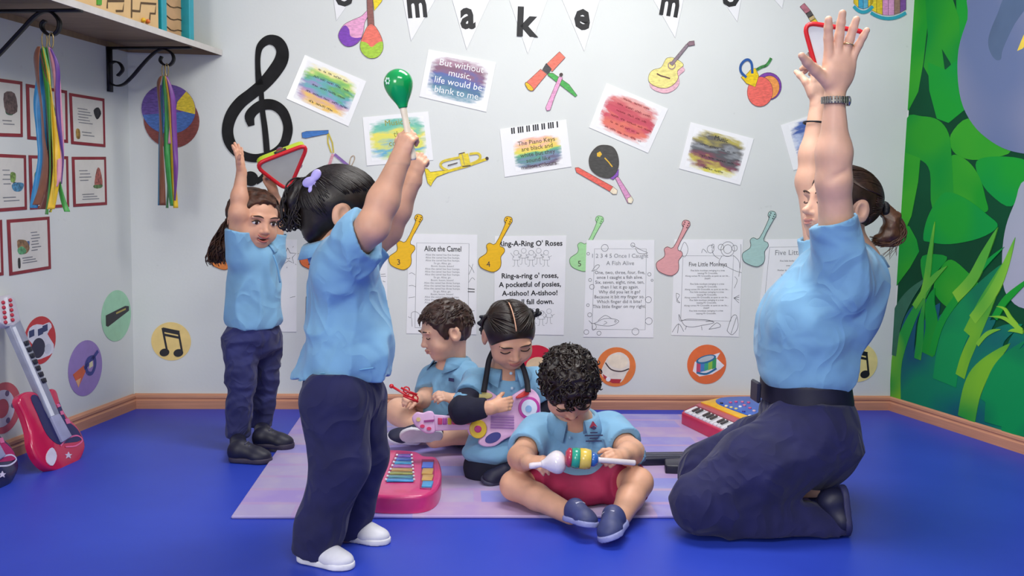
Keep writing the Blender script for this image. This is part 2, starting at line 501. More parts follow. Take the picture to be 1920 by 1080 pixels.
# grass blades
def blade(P, w0, m):
    """tapering grass blade along pixel points, wide at the base"""
    Q = spline([RIGHT.px(u, v) for (u, v) in P], 5)
    n = len(Q); L = []; Rr = []
    for i in range(n):
        d = Q[min(i + 1, n - 1)] - Q[max(i - 1, 0)]; d = d / (np.linalg.norm(d) + 1e-9); q = np.array([-d[1], d[0]])
        t = i / (n - 1); w = w0 * (math.sin(min(1, (1 - t) * 1.6) * math.pi / 2)) * 0.5
        L.append(Q[i] + q * w); Rr.append(Q[i] - q * w)
    _mn[0] += 1
    V, F = slab_vf(RIGHT, L + Rr[::-1], 0.001, 0.0022 + _mn[0] * 0.00012)
    obj('grass_blade', V, F, m, mural)
random.seed(11)
for i in range(9):
    x = 1690 + i * 28
    blade([(x, 742 + (x - 1670) * 0.31), (x + 6, 690 + i * 4), (x + random.uniform(10, 30), 600 + i * 6), (x + random.uniform(25, 70), 560 + i * 8)], 0.10, B3)
blade(mp(c3, [(70, 700), (80, 450), (170, 200), (320, -60)]), 0.065, B1)
blade(mp(c3, [(40, 420), (75, 210), (150, 60), (260, -60)]), 0.07, mat('#215f47', 0.5))
blade(mp(c3, [(270, 420), (300, 250), (290, 100), (320, 0)]), 0.07, G1)
blade(mp(c3, [(210, 450), (225, 330), (235, 200), (260, 60)]), 0.04, B1)
blade(mp(c3, [(380, 600), (430, 330), (560, 100), (760, -160)]), 0.13, B2)
blade(mp(c3, [(480, 560), (520, 430), (600, 260), (690, 100)]), 0.05, B1)
blade(mp(c3, [(540, 300), (610, 160), (690, 0), (770, -180)]), 0.07, B1)
blade(mp(c3, [(300, 420), (360, 220), (480, 40), (640, -150), (760, -260)]), 0.035, G3)
blade(mp(c3, [(240, 60), (270, -60), (290, -220), (320, -420)]), 0.035, B4)
blade(mp(c3, [(190, 120), (280, -20), (340, -90), (400, -140)]), 0.03, B4)
blade(mp(c3, [(450, 60), (560, -60), (640, -220), (720, -385)]), 0.05, B4)
blade(mp(c3, [(560, 200), (680, 40), (760, -120), (830, -320)]), 0.045, B4)
blade(mp(c3, [(520, 830), (560, 640), (640, 500), (800, 350)]), 0.09, B1)
blade(mp(c3, [(640, 720), (700, 560), (780, 440), (900, 330)]), 0.05, B2)
blade(mp(c3, [(720, 870), (740, 650), (800, 520), (920, 360)]), 0.13, B2)
blade(mp(c3, [(840, 930), (850, 720), (900, 560), (1000, 430)]), 0.14, B2)
blade(mp(c3, [(590, 360), (640, 300), (690, 272), (740, 262)]), 0.018, B4)
blade(mp(c3, [(700, 190), (760, 90), (840, 10), (960, -90)]), 0.03, G3)
for q in ([(870, 270), (800, 190), (760, 130), (710, 115)], [(870, 280), (800, 215), (740, 185), (660, 180)], [(880, 280), (840, 270), (810, 268), (785, 275)]):
    blade(mp(c3, q), 0.014, B4)
# ================================================================== things on the walls
M_PAPER = mat('#eceded', 0.45, 0.015, 8); M_CARD = mat('#f2f3f3', 0.25, 0.01, 6, coat=0.3)
M_INK = mat('#1d1d1f', 0.6, 0.1); M_GREYINK = mat('#84868a', 0.7, 0.1); M_MIDINK = mat('#55565a', 0.7, 0.1)
M_OUT = mat('#4a3b3a', 0.6, 0.1)
def crayon(c, v=0.10): return mat(c, 0.6, v, 60, stretch=(1, 1, 3))
def lay(pl, pts, n0, n1, m, name, parent=None, curve=0, label=None):
    P = [pl.px(u, v) for (u, v) in pts]
    if curve: P = spline(P, curve, closed=True)
    V, F = slab_vf(pl, P, n0, n1)
    o = obj(name, V, F, m, parent)
    if label: o['label'] = label
    return o
def base_loc(pl, pts):
    P = np.array([pl.px(u, v) for (u, v) in pts]); return pl.w((P[:, 0].mean(), P[:, 1].min()), 0.0)
def outline(pl, pts, w, n, parent, m=None, curve=0, name='outline'):
    P = [pl.px(u, v) for (u, v) in pts]
    if curve: P = spline(P, curve, closed=True)
    V, F = stroke_vf(pl, P + [P[0]], w, n); return obj(name, V, F, m or M_OUT, parent)
def strokes(pl, lines, w, n, m, name, parent, curve=0, fn=None):
    b = MB()
    for Lp in lines:
        P = [pl.px(u, v) if fn is None else fn(u, v) for (u, v) in Lp]
        if curve: P = spline(P, curve)
        b.add(*stroke_vf(pl, P, w, n))
    return b.build(name, m, parent)
PXM = 431.0   # pixels per metre on the back wall

# ---- bunting flags
def flag(letter, L, R, tip, lc, lh, ang, label, lw=None):
    def ext(a): # carry the flag's edge up beyond the frame
        t = (-46 - tip[1]) / (a[1] - tip[1]); return (tip[0] + (a[0] - tip[0]) * t, -46)
    pts = [ext((L, 0)), tip, ext((R, 0))]
    t = thing('bunting_flag', label, 'flag', base_loc(BACK, pts), 'white letter bunting flags')
    lay(BACK, pts, 0.001, 0.003, mat('#e9eaea', 0.5, 0.01), 'pennant', t)
    if not letter: return
    c = BACK.px(*lc)
    V, F = text_vf(letter, BACK, c, lh / PXM, math.radians(ang), 0.0034, None if lw is None else lw / PXM, weight=0.035)
    obj('letter', V, F, M_INK, t)
flag('o', 626, 658, (631, 39), (644, -12), 40, 8, 'white bunting flag cut by the frame above the purple paper maraca')
flag('m', 756, 816, (771, 77), (781, 6), 46, 6, "white bunting flag with letter m above the quote 'But without music'", 34)
flag('a', 848, 918, (875, 93), (877, 26), 48, 2, 'white bunting flag with black letter a', 27)
flag('k', 955, 1026, (989.5, 101), (990, 41), 48, -1, 'white bunting flag with black letter k')
flag('e', 1054, 1124, (1095, 96), (1092, 28), 48, -3, 'white bunting flag with black letter e', 29)
flag('m', 1225, 1281, (1265.5, 71), (1257, 4), 46, -8, 'white bunting flag with letter m above the paper guitar drawing', 34)
flag('o', 1354, 1389, (1382, 41), (1371, -10), 40, -9, 'white bunting flag tip above the castanet drawing')
flag('', 1452, 1469, (1466, 16), (1459, -30), 40, -10, 'small white flag tip rightmost in the bunting row')
P = [BACK.px(u, v) for (u, v) in [(560, -62), (645, -48), (786, -47), (880, -46), (990, -46), (1092, -46), (1250, -46), (1368, -48), (1455, -50), (1520, -60)]]
V, F = tube_vf([BACK.w(p, 0.006) for p in spline(P, 4)], 0.0015, 5)
tag(obj('bunting_string', V, F, mat('#e0d8c8', 0.8)), 'thin string carrying the white bunting flags', 'string')

# ---- treble clef
cl = lambda x, y: BACK.px(380 + x / 3.6, 40 + y / 3.6)
clef = thing('treble_clef', 'large black paper treble clef on the back wall', 'wall decoration', base_loc(BACK, [(420, 345), (545, 345)]))
M_BLACKP = mat('#161618', 0.6, 0.3, 14, spec=0.2)
body = [(385, 430, 48), (374, 330, 34), (374, 230, 34), (392, 165, 44), (445, 126, 58), (505, 140, 72), (538, 195, 76), (530, 265, 84), (480, 345, 84), (410, 425, 78), (330, 490, 72), (255, 550, 74), (197, 630, 74), (170, 720, 70), (180, 805, 70), (228, 878, 62), (300, 915, 55), (380, 922, 52), (480, 890, 52), (545, 835, 56), (573, 760, 60), (573, 690, 58), (540, 610, 64), (480, 566, 66), (410, 564, 66), (350, 598, 62), (318, 645, 62), (330, 705, 40)]
def clef_piece(L, n, name='curl'):
    Q = spline([np.array(q, float) for q in L], 5)
    P = [cl(q[0], q[1]) for q in Q]; W = [q[2] / 3.6 / PXM for q in Q]
    V1, F1 = stroke_vf(BACK, P, W, n); V0, F0 = stroke_vf(BACK, P, W, 0.001)
    m = len(P); V = V1 + V0; k = 2 * m; F = list(F1)
    for i in range(m - 1):
        F.append((2 * i, 2 * i + 2, 2 * i + 2 + k, 2 * i + k)); F.append((2 * i + 3, 2 * i + 1, 2 * i + 1 + k, 2 * i + 3 + k))
    F.append((0, k, k + 1, 1)); e = 2 * m - 2; F.append((e + 1, e + 1 + k, e + k, e))
    obj(name, V, F, M_BLACKP, clef)
clef_piece(body, 0.004)
clef_piece([(396, 470, 30), (404, 600, 33), (420, 720, 36), (432, 850, 38), (435, 950, 36), (415, 1040, 34), (360, 1085, 34)], 0.0047, 'stem')
V, F = slab_vf(BACK, circ(cl(325, 1062), 47 / 3.6 / PXM, 24), 0.001, 0.0052); obj('ball', V, F, M_BLACKP, clef)

# ---- watercolour quote cards
def paint_mat(cols, key, seed, rough=0.35):
    """loose watercolour wash: bands of pigment with feathered edges on white paper (uses the card's own frame)"""
    m = bpy.data.materials.new('watercolour'); m.use_nodes = True
    nt = m.node_tree; N = nt.nodes; L = nt.links; b = N['Principled BSDF']
    uv = N.new('ShaderNodeUVMap')
    n1 = N.new('ShaderNodeTexNoise'); n1.inputs['Scale'].default_value = 3.2; n1.inputs['Detail'].default_value = 4; n1.noise_dimensions = '4D'; n1.inputs['W'].default_value = seed
    mpn = N.new('ShaderNodeMapping'); mpn.inputs['Scale'].default_value = (0.7, 1.6, 1); L.new(uv.outputs[0], mpn.inputs[0]); L.new(mpn.outputs[0], n1.inputs['Vector'])
    sx = N.new('ShaderNodeSeparateXYZ'); L.new(uv.outputs[0], sx.inputs[0])
    # pigment coordinate = v + noise
    a = N.new('ShaderNodeMath'); a.operation = 'MULTIPLY_ADD'; L.new(n1.outputs['Fac'], a.inputs[0]); a.inputs[1].default_value = 1.1
    L.new(sx.outputs['Y'], a.inputs[2])
    s = N.new('ShaderNodeMath'); s.operation = 'SUBTRACT'; L.new(a.outputs[0], s.inputs[0]); s.inputs[1].default_value = 0.55
    r = N.new('ShaderNodeValToRGB'); el = r.color_ramp.elements
    while len(el) < len(cols): el.new(0.5)
    for i, c in enumerate(cols):
        el[i].position = 0.1 + 0.8 * i / (len(cols) - 1); el[i].color = lin(c)
    L.new(s.outputs[0], r.inputs[0])
    # feathered mask: 1 - superellipse + noise
    def axis(out, k):
        q = N.new('ShaderNodeMath'); q.operation = 'SUBTRACT'; L.new(out, q.inputs[0]); q.inputs[1].default_value = 0.5
        e = N.new('ShaderNodeMath'); e.operation = 'ABSOLUTE'; L.new(q.outputs[0], e.inputs[0])
        f = N.new('ShaderNodeMath'); f.operation = 'MULTIPLY'; L.new(e.outputs[0], f.inputs[0]); f.inputs[1].default_value = k
        p = N.new('ShaderNodeMath'); p.operation = 'POWER'; L.new(f.outputs[0], p.inputs[0]); p.inputs[1].default_value = 3.0
        return p
    px_, py_ = axis(sx.outputs['X'], 1.95), axis(sx.outputs['Y'], 1.95)
    ad = N.new('ShaderNodeMath'); ad.operation = 'ADD'; L.new(px_.outputs[0], ad.inputs[0]); L.new(py_.outputs[0], ad.inputs[1])
    n2 = N.new('ShaderNodeTexNoise'); n2.inputs['Scale'].default_value = 9; n2.inputs['Detail'].default_value = 5; n2.noise_dimensions = '4D'; n2.inputs['W'].default_value = seed + 3
    L.new(mpn.outputs[0], n2.inputs['Vector'])
    n2s = N.new('ShaderNodeMath'); n2s.operation = 'MULTIPLY_ADD'; L.new(n2.outputs['Fac'], n2s.inputs[0]); n2s.inputs[1].default_value = 1.5; L.new(ad.outputs[0], n2s.inputs[2])
    mr = N.new('ShaderNodeMapRange'); L.new(n2s.outputs[0], mr.inputs[0])
    mr.inputs[1].default_value = 1.3; mr.inputs[2].default_value = 1.95; mr.inputs[3].default_value = 0.93; mr.inputs[4].default_value = 0.0
    mx = N.new('ShaderNodeMixRGB'); L.new(mr.outputs[0], mx.inputs[0]); mx.inputs[1].default_value = lin('#f2f3f3'); L.new(r.outputs[0], mx.inputs[2])
    L.new(mx.outputs[0], b.inputs['Base Color']); b.inputs['Roughness'].default_value = rough
    return m
_seed = [0]; _rs = random.Random(31)
def quote_card(corners, cols, lines, label, ink, lh=11, inset=0.08, rows=None, paintbox=None, font_w=None):
    """corners: top-left, top-right, bottom-right, bottom-left (pixels)"""
    t = thing('quote_card', label, 'card', base_loc(BACK, corners), 'watercolour quote cards')
    lay(BACK, corners, 0.001, 0.0025, M_CARD, 'paper', t)
    Q = [BACK.px(*c) for c in corners]
    def uvp(a, b): # a right, b up in card
        top = Q[0] * (1 - a) + Q[1] * a; bot = Q[3] * (1 - a) + Q[2] * a; return bot * (1 - b) + top * b
    a0, a1, b0, b1 = paintbox or (inset, 1 - inset, inset, 1 - inset)
    P = [uvp(a0, b0), uvp(a1, b0), uvp(a1, b1), uvp(a0, b1)]
    _seed[0] += 7.3
    me_o = obj('paint_wash', [BACK.w(p, 0.0029) for p in P], [(0, 1, 2, 3)], paint_mat(cols, label, _seed[0]), t)
    uvl = me_o.data.uv_layers.new(name='UVMap')
    for i, uvv in enumerate([(0, 0), (1, 0), (1, 1), (0, 1)]): uvl.data[i].uv = uvv
    d = Q[1] - Q[0]; ang = math.atan2(d[1], d[0])
    n = len(lines)
    for i, s in enumerate(lines):
        b = MB()
        fy = (rows[i] if rows else b1 - 0.10 - (b1 - b0 - 0.16) * i / max(1, n - 1))
        if s.startswith('~'): # writing too blurred to read: small broken marks
            wd = float(s[1:]); x = 0.52 - wd / 2
            while x < 0.52 + wd / 2:
                for _ in range(_rs.randint(2, 6)):
                    h_ = lh / PXM * _rs.uniform(0.35, 0.75); p = uvp(x, fy); up_ = (uvp(x, fy + 0.1) - p); up_ = up_ / np.linalg.norm(up_); rt_ = np.array([up_[1], -up_[0]])
                    b.add(*stroke_vf(BACK, [p, p + up_ * h_ * 0.6 + rt_ * h_ * _rs.uniform(-0.2, 0.2), p + up_ * h_ * 0.5 + rt_ * h_ * 0.4, p + rt_ * h_ * 0.5], 0.0018, 0.0034)); x += 0.024
                x += 0.035
            o = b.build('lettering', ink, t); o['kind'] = 'stuff'; continue
        V, F = text_vf(s, BACK, uvp(0.52, fy), lh / PXM, ang, 0.0034)
        b.add(V, F); b.build('lettering', ink, t)
    # small print in the lower left corner
    return t
W_INK = mat('#f4f4f6', 0.5); D_INK = mat('#3b4148', 0.6)
quote_card([(571.7, 103), (687, 152.5), (653.6, 237), (537.5, 185)], ['#f3c01f', '#c890a6', '#8d76b8', '#35a3b0', '#2aa04a', '#8fcb3a', '#f2e58a'],
           ['~0.5', '~0.55', '~0.5', '~0.6', '~0.4'], 'white card with green, violet and yellow wash beside the treble clef', D_INK, 8)
quote_card([(680, 220), (803, 209), (812.7, 300), (688, 310.7)], ['#b9d65a', '#3aa7cf', '#dfe04d', '#f0e13a', '#74c9a0', '#4fb89f'],
           ['Music is', 'the', 'colour'], 'white card with yellow and blue wash behind the raised green maraca', mat('#9a9a30', 0.6), 10, rows=[0.84, 0.6, 0.42])
quote_card([(803.7, 92.7), (930, 117), (911.7, 210), (786.4, 181)], ['#5f93a8', '#2f6f8d', '#37659b', '#3f55a3', '#7d4f78', '#7a4763', '#a3788e'],
           ['But without', 'music,', 'life would be', 'blank to me'], "white card with purple to blue wash reading 'But without music'", W_INK, 11.5, rows=[0.80, 0.62, 0.44, 0.25])
t = quote_card([(937, 242), (1061.5, 224), (1071.7, 312.4), (946.4, 332)], ['#5a4668', '#6f86a6', '#4d8f8a', '#4fb079', '#e3dc45', '#f3d154', '#f3b8a0'],
           ['The Piano Keys', 'are black and', 'white but they', 'sound like', 'million colours'], 'white card with piano keys drawn above a rainbow wash', mat('#4a4030', 0.6), 7.5, paintbox=(0.17, 0.88, 0.08, 0.74))
b = MB()
for i in range(22):
    if i % 7 in (2, 6): continue
    u = 958 + i * 4.05; v = 246 - i * 0.58
    b.add(*slab_vf(BACK, [BACK.px(u, v - 6), BACK.px(u + 2.6, v - 6.4), BACK.px(u + 3.4, v + 5), BACK.px(u + 0.8, v + 5.4)], 0.002, 0.0032))
b.build('piano_keys', M_INK, t)
quote_card([(1137, 155.6), (1252.6, 204), (1215, 287), (1104.5, 239)], ['#e2685a', '#e36a4f', '#cc3550', '#c42c46', '#cf4a55', '#e08a80'],
           ['~0.4', '~0.5', '~0.45', '~0.55', '~0.5', '~0.6'], 'white card with red wash tilted clockwise above the black paper maraca', mat('#7c1f2c', 0.6), 7.5)
quote_card([(1295, 229), (1413, 260), (1387.5, 347), (1273, 316)], ['#d9d03a', '#7a1f3e', '#3c3f45', '#8b9094', '#4e4a44', '#b3a63a'],
           ['Music', '~0.6', '~0.5', '~0.3'], 'white card with black and yellow smudged wash', mat('#2a2a2e', 0.6), 8)
quote_card([(1463.4, 234.6), (1572, 199), (1600, 284), (1487, 319.6)], ['#3a62ad', '#1f4fa3', '#b4c2e0', '#1d4a9c', '#2a5db0'],
           [], 'white card with deep blue wash behind the raised arms', W_INK, 8, paintbox=(0.12, 0.9, 0.12, 0.95))

# ---- song sheets
def sheet(corners, label, title=None, t_y=0.9, t_h=10, t_w=None, t_ink=None, body=None, b_y0=0.8, b_y1=0.2, b_h=5, ink=None, border=None, weight=0.0, bw=None):
    t = thing('song_sheet', label, 'poster', base_loc(BACK, corners), 'nursery rhyme sheets along the back wall')
    lay(BACK, corners, 0.001, 0.0022, M_PAPER, 'paper', t)
    Q = [BACK.px(*c) for c in corners]
    def uvp(a, b):
        top = Q[0] * (1 - a) + Q[1] * a; bot = Q[3] * (1 - a) + Q[2] * a; return bot * (1 - b) + top * b
    d = Q[1] - Q[0]; ang = math.atan2(d[1], d[0])
    if border:
        a0, a1, b0, b1 = border
        V, F = stroke_vf(BACK, [uvp(a0, b0), uvp(a1, b0), uvp(a1, b1), uvp(a0, b1), uvp(a0, b0)], 0.0016, 0.0026); obj('border_line', V, F, M_GREYINK, t)
    if title:
        b = MB()
        for i, s in enumerate(title if isinstance(title, list) else [title]):
            b.add(*text_vf(s, BACK, uvp(0.5, t_y - i * 0.075), t_h / PXM, ang, 0.0027, None if not t_w else t_w / PXM, weight=weight))
        b.build('title', t_ink or M_INK, t)
    if body:
        n = len(body)
        for i, s in enumerate(body):
            if not s: continue
            V, F = text_vf(s, BACK, uvp(0.5, b_y0 + (b_y1 - b_y0) * i / (n - 1)), b_h / PXM, ang, 0.0027, weight=weight if bw is None else bw)
            obj('lyric_line', V, F, ink or M_MIDINK, t)
    return t, uvp
def doodle(t, uvp, lines, w=0.0015, m=None, name='line_drawing', curve=4):
    b = MB()
    for Lq in lines:
        P = [uvp(x, y) for (x, y) in Lq]
        if curve and len(P) > 2: P = spline(P, curve)
        b.add(*stroke_vf(BACK, P, w, 0.0026))
    b.build(name, m or M_MIDINK, t)
def oval(cx, cy, rx, ry=None, n=10, a0=0, a1=360):
    ry = ry if ry is not None else rx * 0.7
    return [(cx + rx * math.cos(math.radians(a0 + (a1 - a0) * i / n)), cy + ry * math.sin(math.radians(a0 + (a1 - a0) * i / n))) for i in range(n + 1)]
# star sheet
t, uvp = sheet([(432, 447), (557, 449), (556, 622), (429, 621)], 'song sheet with a smiling star drawing behind the girl with the triangle tambourine', ['TWINKLE', 'TWINKLE'], 0.9, 10, None, mat('#c9a09c', 0.6))
st = []
for i in range(11):
    r = 0.13 if i % 2 == 0 else 0.062
    a = math.radians(95 + 36 * i); st.append((0.87 + r * math.cos(a), 0.815 + r * 0.72 * math.sin(a)))
doodle(t, uvp, [st], 0.002, curve=0)
doodle(t, uvp, [oval(0.87, 0.81, 0.03, 0.02, 6, 200, 340), [(0.9, 0.37), (0.94, 0.38), (0.98, 0.385)]] + [[(0.87 + 0.15 * math.cos(a), 0.815 + 0.11 * math.sin(a)), (0.87 + 0.17 * math.cos(a), 0.815 + 0.125 * math.sin(a))] for a in (0.3, 1.1, 2.2, 3.0, 3.9, 4.6, 5.5)], 0.0015, curve=0, name='spark_lines')
t, uvp = sheet([(600, 447), (727, 448), (726, 622), (597, 621)], 'song sheet mostly hidden behind the girl with the green maraca')
doodle(t, uvp, [[(0.9, 0.62), (0.97, 0.625)], [(0.9, 0.6), (0.98, 0.6)], [(0.93, 0.55), (0.97, 0.54)]], curve=0)
# Alice the Camel
verse = lambda n: ['Alice the camel has %s humps.' % n] * 3 + ['So go, Alice, go.', 'Boom, boom, boom!']
t, uvp = sheet([(766, 438), (895, 440), (893, 627), (762, 625)], "song sheet titled 'Alice the Camel' behind the boy on the left", 'Alice the Camel', 0.856, 9.5, 67, None,
               verse('five') + verse('four') + verse('three') + verse('two') + verse('one'), 0.795, 0.12, 3.4, M_GREYINK, (0.12, 0.88, 0.06, 0.91), weight=0.012, bw=0)
doodle(t, uvp, [[(0.02, 0.60), (0.06, 0.61), (0.11, 0.59)], [(0.02, 0.48), (0.07, 0.485), (0.12, 0.47)], [(0.02, 0.36), (0.11, 0.37)], [(0.88, 0.7), (0.93, 0.66), (0.96, 0.62)], [(0.88, 0.6), (0.92, 0.66), (0.94, 0.71)], [(0.88, 0.52), (0.93, 0.57), (0.97, 0.55)],
                [(0.88, 0.23), (0.97, 0.24)], [(0.02, 0.17), (0.06, 0.16), (0.07, 0.21), (0.13, 0.22), (0.19, 0.18), (0.18, 0.08)], [(0.07, 0.16), (0.08, 0.07)], [(0.9, 0.08), (0.89, 0.17), (0.94, 0.21), (0.97, 0.15), (0.95, 0.08)]], 0.0014)
doodle(t, uvp, [[(0.87, 0.46), (0.97, 0.455)], [(0.87, 0.43), (0.97, 0.43)]], 0.0035, M_INK, 'signpost', 0)
# Ring-a-ring o' roses
t, uvp = sheet([(928, 442.6), (1062, 441.5), (1057, 628), (926, 626)], "song sheet titled 'Ring-A-Ring O' Roses' above the girl with pigtails", "Ring-A-Ring O' Roses", 0.925, 9.5, 117, None,
               ["Ring-a-ring o' roses,", 'A pocketful of posies,', 'A-tishoo! A-tishoo!', 'We all fall down.'], 0.60, 0.335, 9, M_INK, None, weight=0.022)
def kids(x0, y0, n, dx, h):
    L = []
    for i in range(n):
        x = x0 + dx * i; y = y0 + (0.02 if i % 2 else 0)
        L += [oval(x, y + h, 0.035, 0.025, 8), [(x - 0.03, y + h - 0.03), (x - 0.05, y + 0.03), (x + 0.05, y + 0.03), (x + 0.03, y + h - 0.03)],
              [(x - 0.02, y + 0.03), (x - 0.025, y - 0.03), (x - 0.05, y - 0.035)], [(x + 0.02, y + 0.03), (x + 0.025, y - 0.03), (x + 0.05, y - 0.035)], [(x - 0.03, y + h - 0.05), (x - 0.08, y + h - 0.02 * (i % 3))], [(x + 0.03, y + h - 0.05), (x + 0.08, y + h - 0.03)]]
    return L
doodle(t, uvp, kids(0.3, 0.73, 5, 0.105, 0.1), 0.0013, M_GREYINK, curve=3)
doodle(t, uvp, kids(0.45, 0.13, 4, 0.11, 0.09), 0.0013, M_GREYINK, curve=3)
# fish sheet
t, uvp = sheet([(1099.7, 450), (1227, 450), (1225, 632.7), (1093.7, 631.5)], 'song sheet about catching a fish alive, with bubbles and a fish drawn at its foot', ['1 2 3 4 5 Once I Caught', 'A Fish Alive'], 0.84, 7.5, None, M_GREYINK,
               ['One, two, three, four, five,', 'once I caught a fish alive.', 'Six, seven, eight, nine, ten,', 'then I let it go again.', 'Why did you let it go?', 'Because it bit my finger so.', 'Which finger did it bite?', 'This little finger on my right.'], 0.67, 0.32, 6, M_MIDINK, (0.12, 0.88, 0.08, 0.91))
doodle(t, uvp, [[(0.07, 0.17), (0.14, 0.14), (0.28, 0.19), (0.42, 0.19), (0.5, 0.165), (0.4, 0.12), (0.25, 0.12), (0.14, 0.14)], [(0.07, 0.17), (0.12, 0.13), (0.13, 0.07), (0.18, 0.1), (0.16, 0.14)], [(0.2, 0.17), (0.3, 0.225), (0.4, 0.19)], oval(0.45, 0.165, 0.012, 0.01, 6), [(0.28, 0.13), (0.33, 0.15), (0.29, 0.165)],
                [(0.66, 0.95), (0.72, 0.93), (0.8, 0.9), (0.9, 0.87), (0.84, 0.86), (0.76, 0.87), (0.72, 0.92)], oval(0.68, 0.95, 0.03), [(0.09, 0.68), (0.15, 0.74), (0.2, 0.74), (0.16, 0.7), (0.09, 0.68)]] +
       [oval(x, y, r) for (x, y, r) in [(0.27, 0.92, 0.05), (0.03, 0.86, 0.02), (0.07, 0.59, 0.022), (0.1, 0.52, 0.035), (0.93, 0.65, 0.025), (0.97, 0.59, 0.015), (0.92, 0.39, 0.045), (0.93, 0.17, 0.05), (0.05, 0.33, 0.02), (0.08, 0.23, 0.03), (0.04, 0.05, 0.035), (0.22, 0.04, 0.03), (0.74, 0.06, 0.05)]], 0.0016)
# monkeys sheet
mv = ['Five little monkeys swinging in a tree', 'teasing Mr Crocodile,', 'Along comes Mr Crocodile, as quiet as can be....', 'SNAP!']
t, uvp = sheet([(1264.6, 448.6), (1393, 448.6), (1385, 631.5), (1258.6, 628)], "song sheet titled 'Five Little Monkeys' with monkeys and a crocodile drawn around it", 'Five Little Monkeys', 0.745, 8, 72, None,
               mv + ['', ] + mv[:3] + mv[:2] + [mv[2]] + mv[:3] + ['SNAP!'] + mv[:2], 0.68, 0.235, 3.0, M_MIDINK, (0.13, 0.87, 0.16, 0.83), bw=0)
doodle(t, uvp, [oval(0.78, 0.9, 0.1, 0.075), oval(0.78, 0.9, 0.06, 0.045), oval(0.68, 0.92, 0.04, 0.03), oval(0.88, 0.91, 0.04, 0.03), [(0.7, 0.83), (0.66, 0.76), (0.78, 0.72), (0.9, 0.68), (1.0, 0.66)], [(0.86, 0.84), (0.95, 0.78), (0.97, 0.7)], [(0.66, 0.8), (0.58, 0.84), (0.55, 0.9)], oval(0.53, 0.9, 0.05, 0.04),
                oval(0.56, 0.93, 0.02, 0.02), [(0.9, 0.62), (0.94, 0.58), (0.9, 0.5)], [(0.97, 0.95), (0.98, 0.8), (0.96, 0.62)], [(0.08, 0.85), (0.14, 0.97), (0.2, 0.9), (0.16, 0.82), (0.08, 0.85)], [(0.4, 0.86), (0.42, 0.9), (0.48, 0.86)], [(0.05, 0.44), (0.1, 0.42), (0.06, 0.36), (0.11, 0.34), (0.06, 0.38), (0.05, 0.44)]] +
       [[(0.9, 0.4), (0.98, 0.4 + q)] for q in (-0.05, -0.02, 0.01, 0.03)], 0.0016)
doodle(t, uvp, [[(0.1, 0.22), (0.12, 0.15), (0.22, 0.17), (0.4, 0.17), (0.55, 0.165), (0.62, 0.14), (0.45, 0.11), (0.3, 0.09), (0.18, 0.11), (0.1, 0.22)], [(0.5, 0.15), (0.56, 0.155), (0.62, 0.15)], [(0.22, 0.1), (0.2, 0.06)], [(0.44, 0.1), (0.45, 0.06)], [(0.01, 0.03), (0.1, 0.12), (0.18, 0.04)], [(0.09, 0.02), (0.1, 0.12)],
                [(0.55, 0.07), (0.66, 0.14), (0.72, 0.1), (0.55, 0.07)], [(0.82, 0.06), (0.88, 0.2), (0.95, 0.22), (0.98, 0.1), (0.9, 0.02), (0.82, 0.06)], [(0.88, 0.03), (0.95, 0.2)]], 0.0018)
t, uvp = sheet([(1436.7, 448.6), (1562, 447), (1558, 631), (1418, 632)], "song sheet titled 'Five Little Ducks' beside the kneeling woman", 'Five Little Ducks', 0.865, 9.5, 92, M_GREYINK,
               ['Five little ducks went swimming one day,', 'over the hills and far away.', 'Mother duck said, Quack quack quack quack,', 'but only four little ducks came back.', '', 'Four little ducks went swimming one day,', 'over the hills and far away.', 'Mother duck said, Quack quack quack quack,', 'but only three little ducks came back.'], 0.78, 0.40, 3.0, M_MIDINK, (0.06, 0.94, 0.06, 0.92), bw=0)

# ---- paper guitars (one outline, cut from coloured paper)
g0 = [(245, 100), (265, 90), (295, 100), (300, 130), (283, 155), (205, 305), (235, 335), (240, 365), (212, 405), (214, 450), (205, 490), (170, 518), (130, 520), (60, 490), (38, 450), (45, 415), (95, 380), (105, 350), (100, 315), (125, 297), (172, 300), (245, 150), (238, 125)]
g0 = [(720 + x / 4.153, 380 + y / 4.153) for (x, y) in g0]
def paper_guitar(du, dv, col, out, num, label, n=0.0026):
    pts = [(u + du, v + dv) for (u, v) in g0]
    t = thing('paper_guitar', label, 'wall decoration', base_loc(BACK, pts), 'paper guitars along the song sheets')
    P = [BACK.px(u, v) for (u, v) in pts]; Q = []
    m = len(P); Q = spline(P, 3, closed=True)
    V, F = slab_vf(BACK, Q, 0.001, n); obj('cutout', V, F, crayon(col, 0.03), t)
    V, F = stroke_vf(BACK, Q + [Q[0]], 0.0022, n + 0.0004); obj('outline', V, F, mat(out, 0.6), t)
    b = MB()
    for k in range(3):
        for s in (0, 1): b.add(*slab_vf(BACK, circ(BACK.px(779.5 + du + k * 1.6 + s * 7, 413 + dv - k * 3.8 + s * 2.5), 1.3 / PXM, 6), n, n + 0.0008))
    b.build('tuning_pegs', mat(out, 0.6), t)
    if num:
        V, F = text_vf(num, BACK, BACK.px(747.5 + du, 491 + dv), 10 / PXM, 0.1, n + 0.0006); obj('number', V, F, M_OUT, t)
paper_guitar(-335, 0, '#e08136', '#6a3a18', '', 'orange paper guitar half hidden behind the long-haired girl')
paper_guitar(-167, 0, '#e0703c', '#6a3a18', '2', 'orange paper guitar hidden behind the girl with the ponytail')
paper_guitar(0, 0, '#f2bd0e', '#5a4410', '3', 'yellow paper guitar marked three, left of the camel song sheet')
paper_guitar(168, 4, '#f2bd0e', '#5a4410', '4', 'yellow paper guitar overlapping the ring-a-ring song sheet', 0.0034)
paper_guitar(339, 3, '#a9e0a0', '#5c8a58', '5', 'pale green paper guitar tucked behind the fish song sheet', 0.0012)
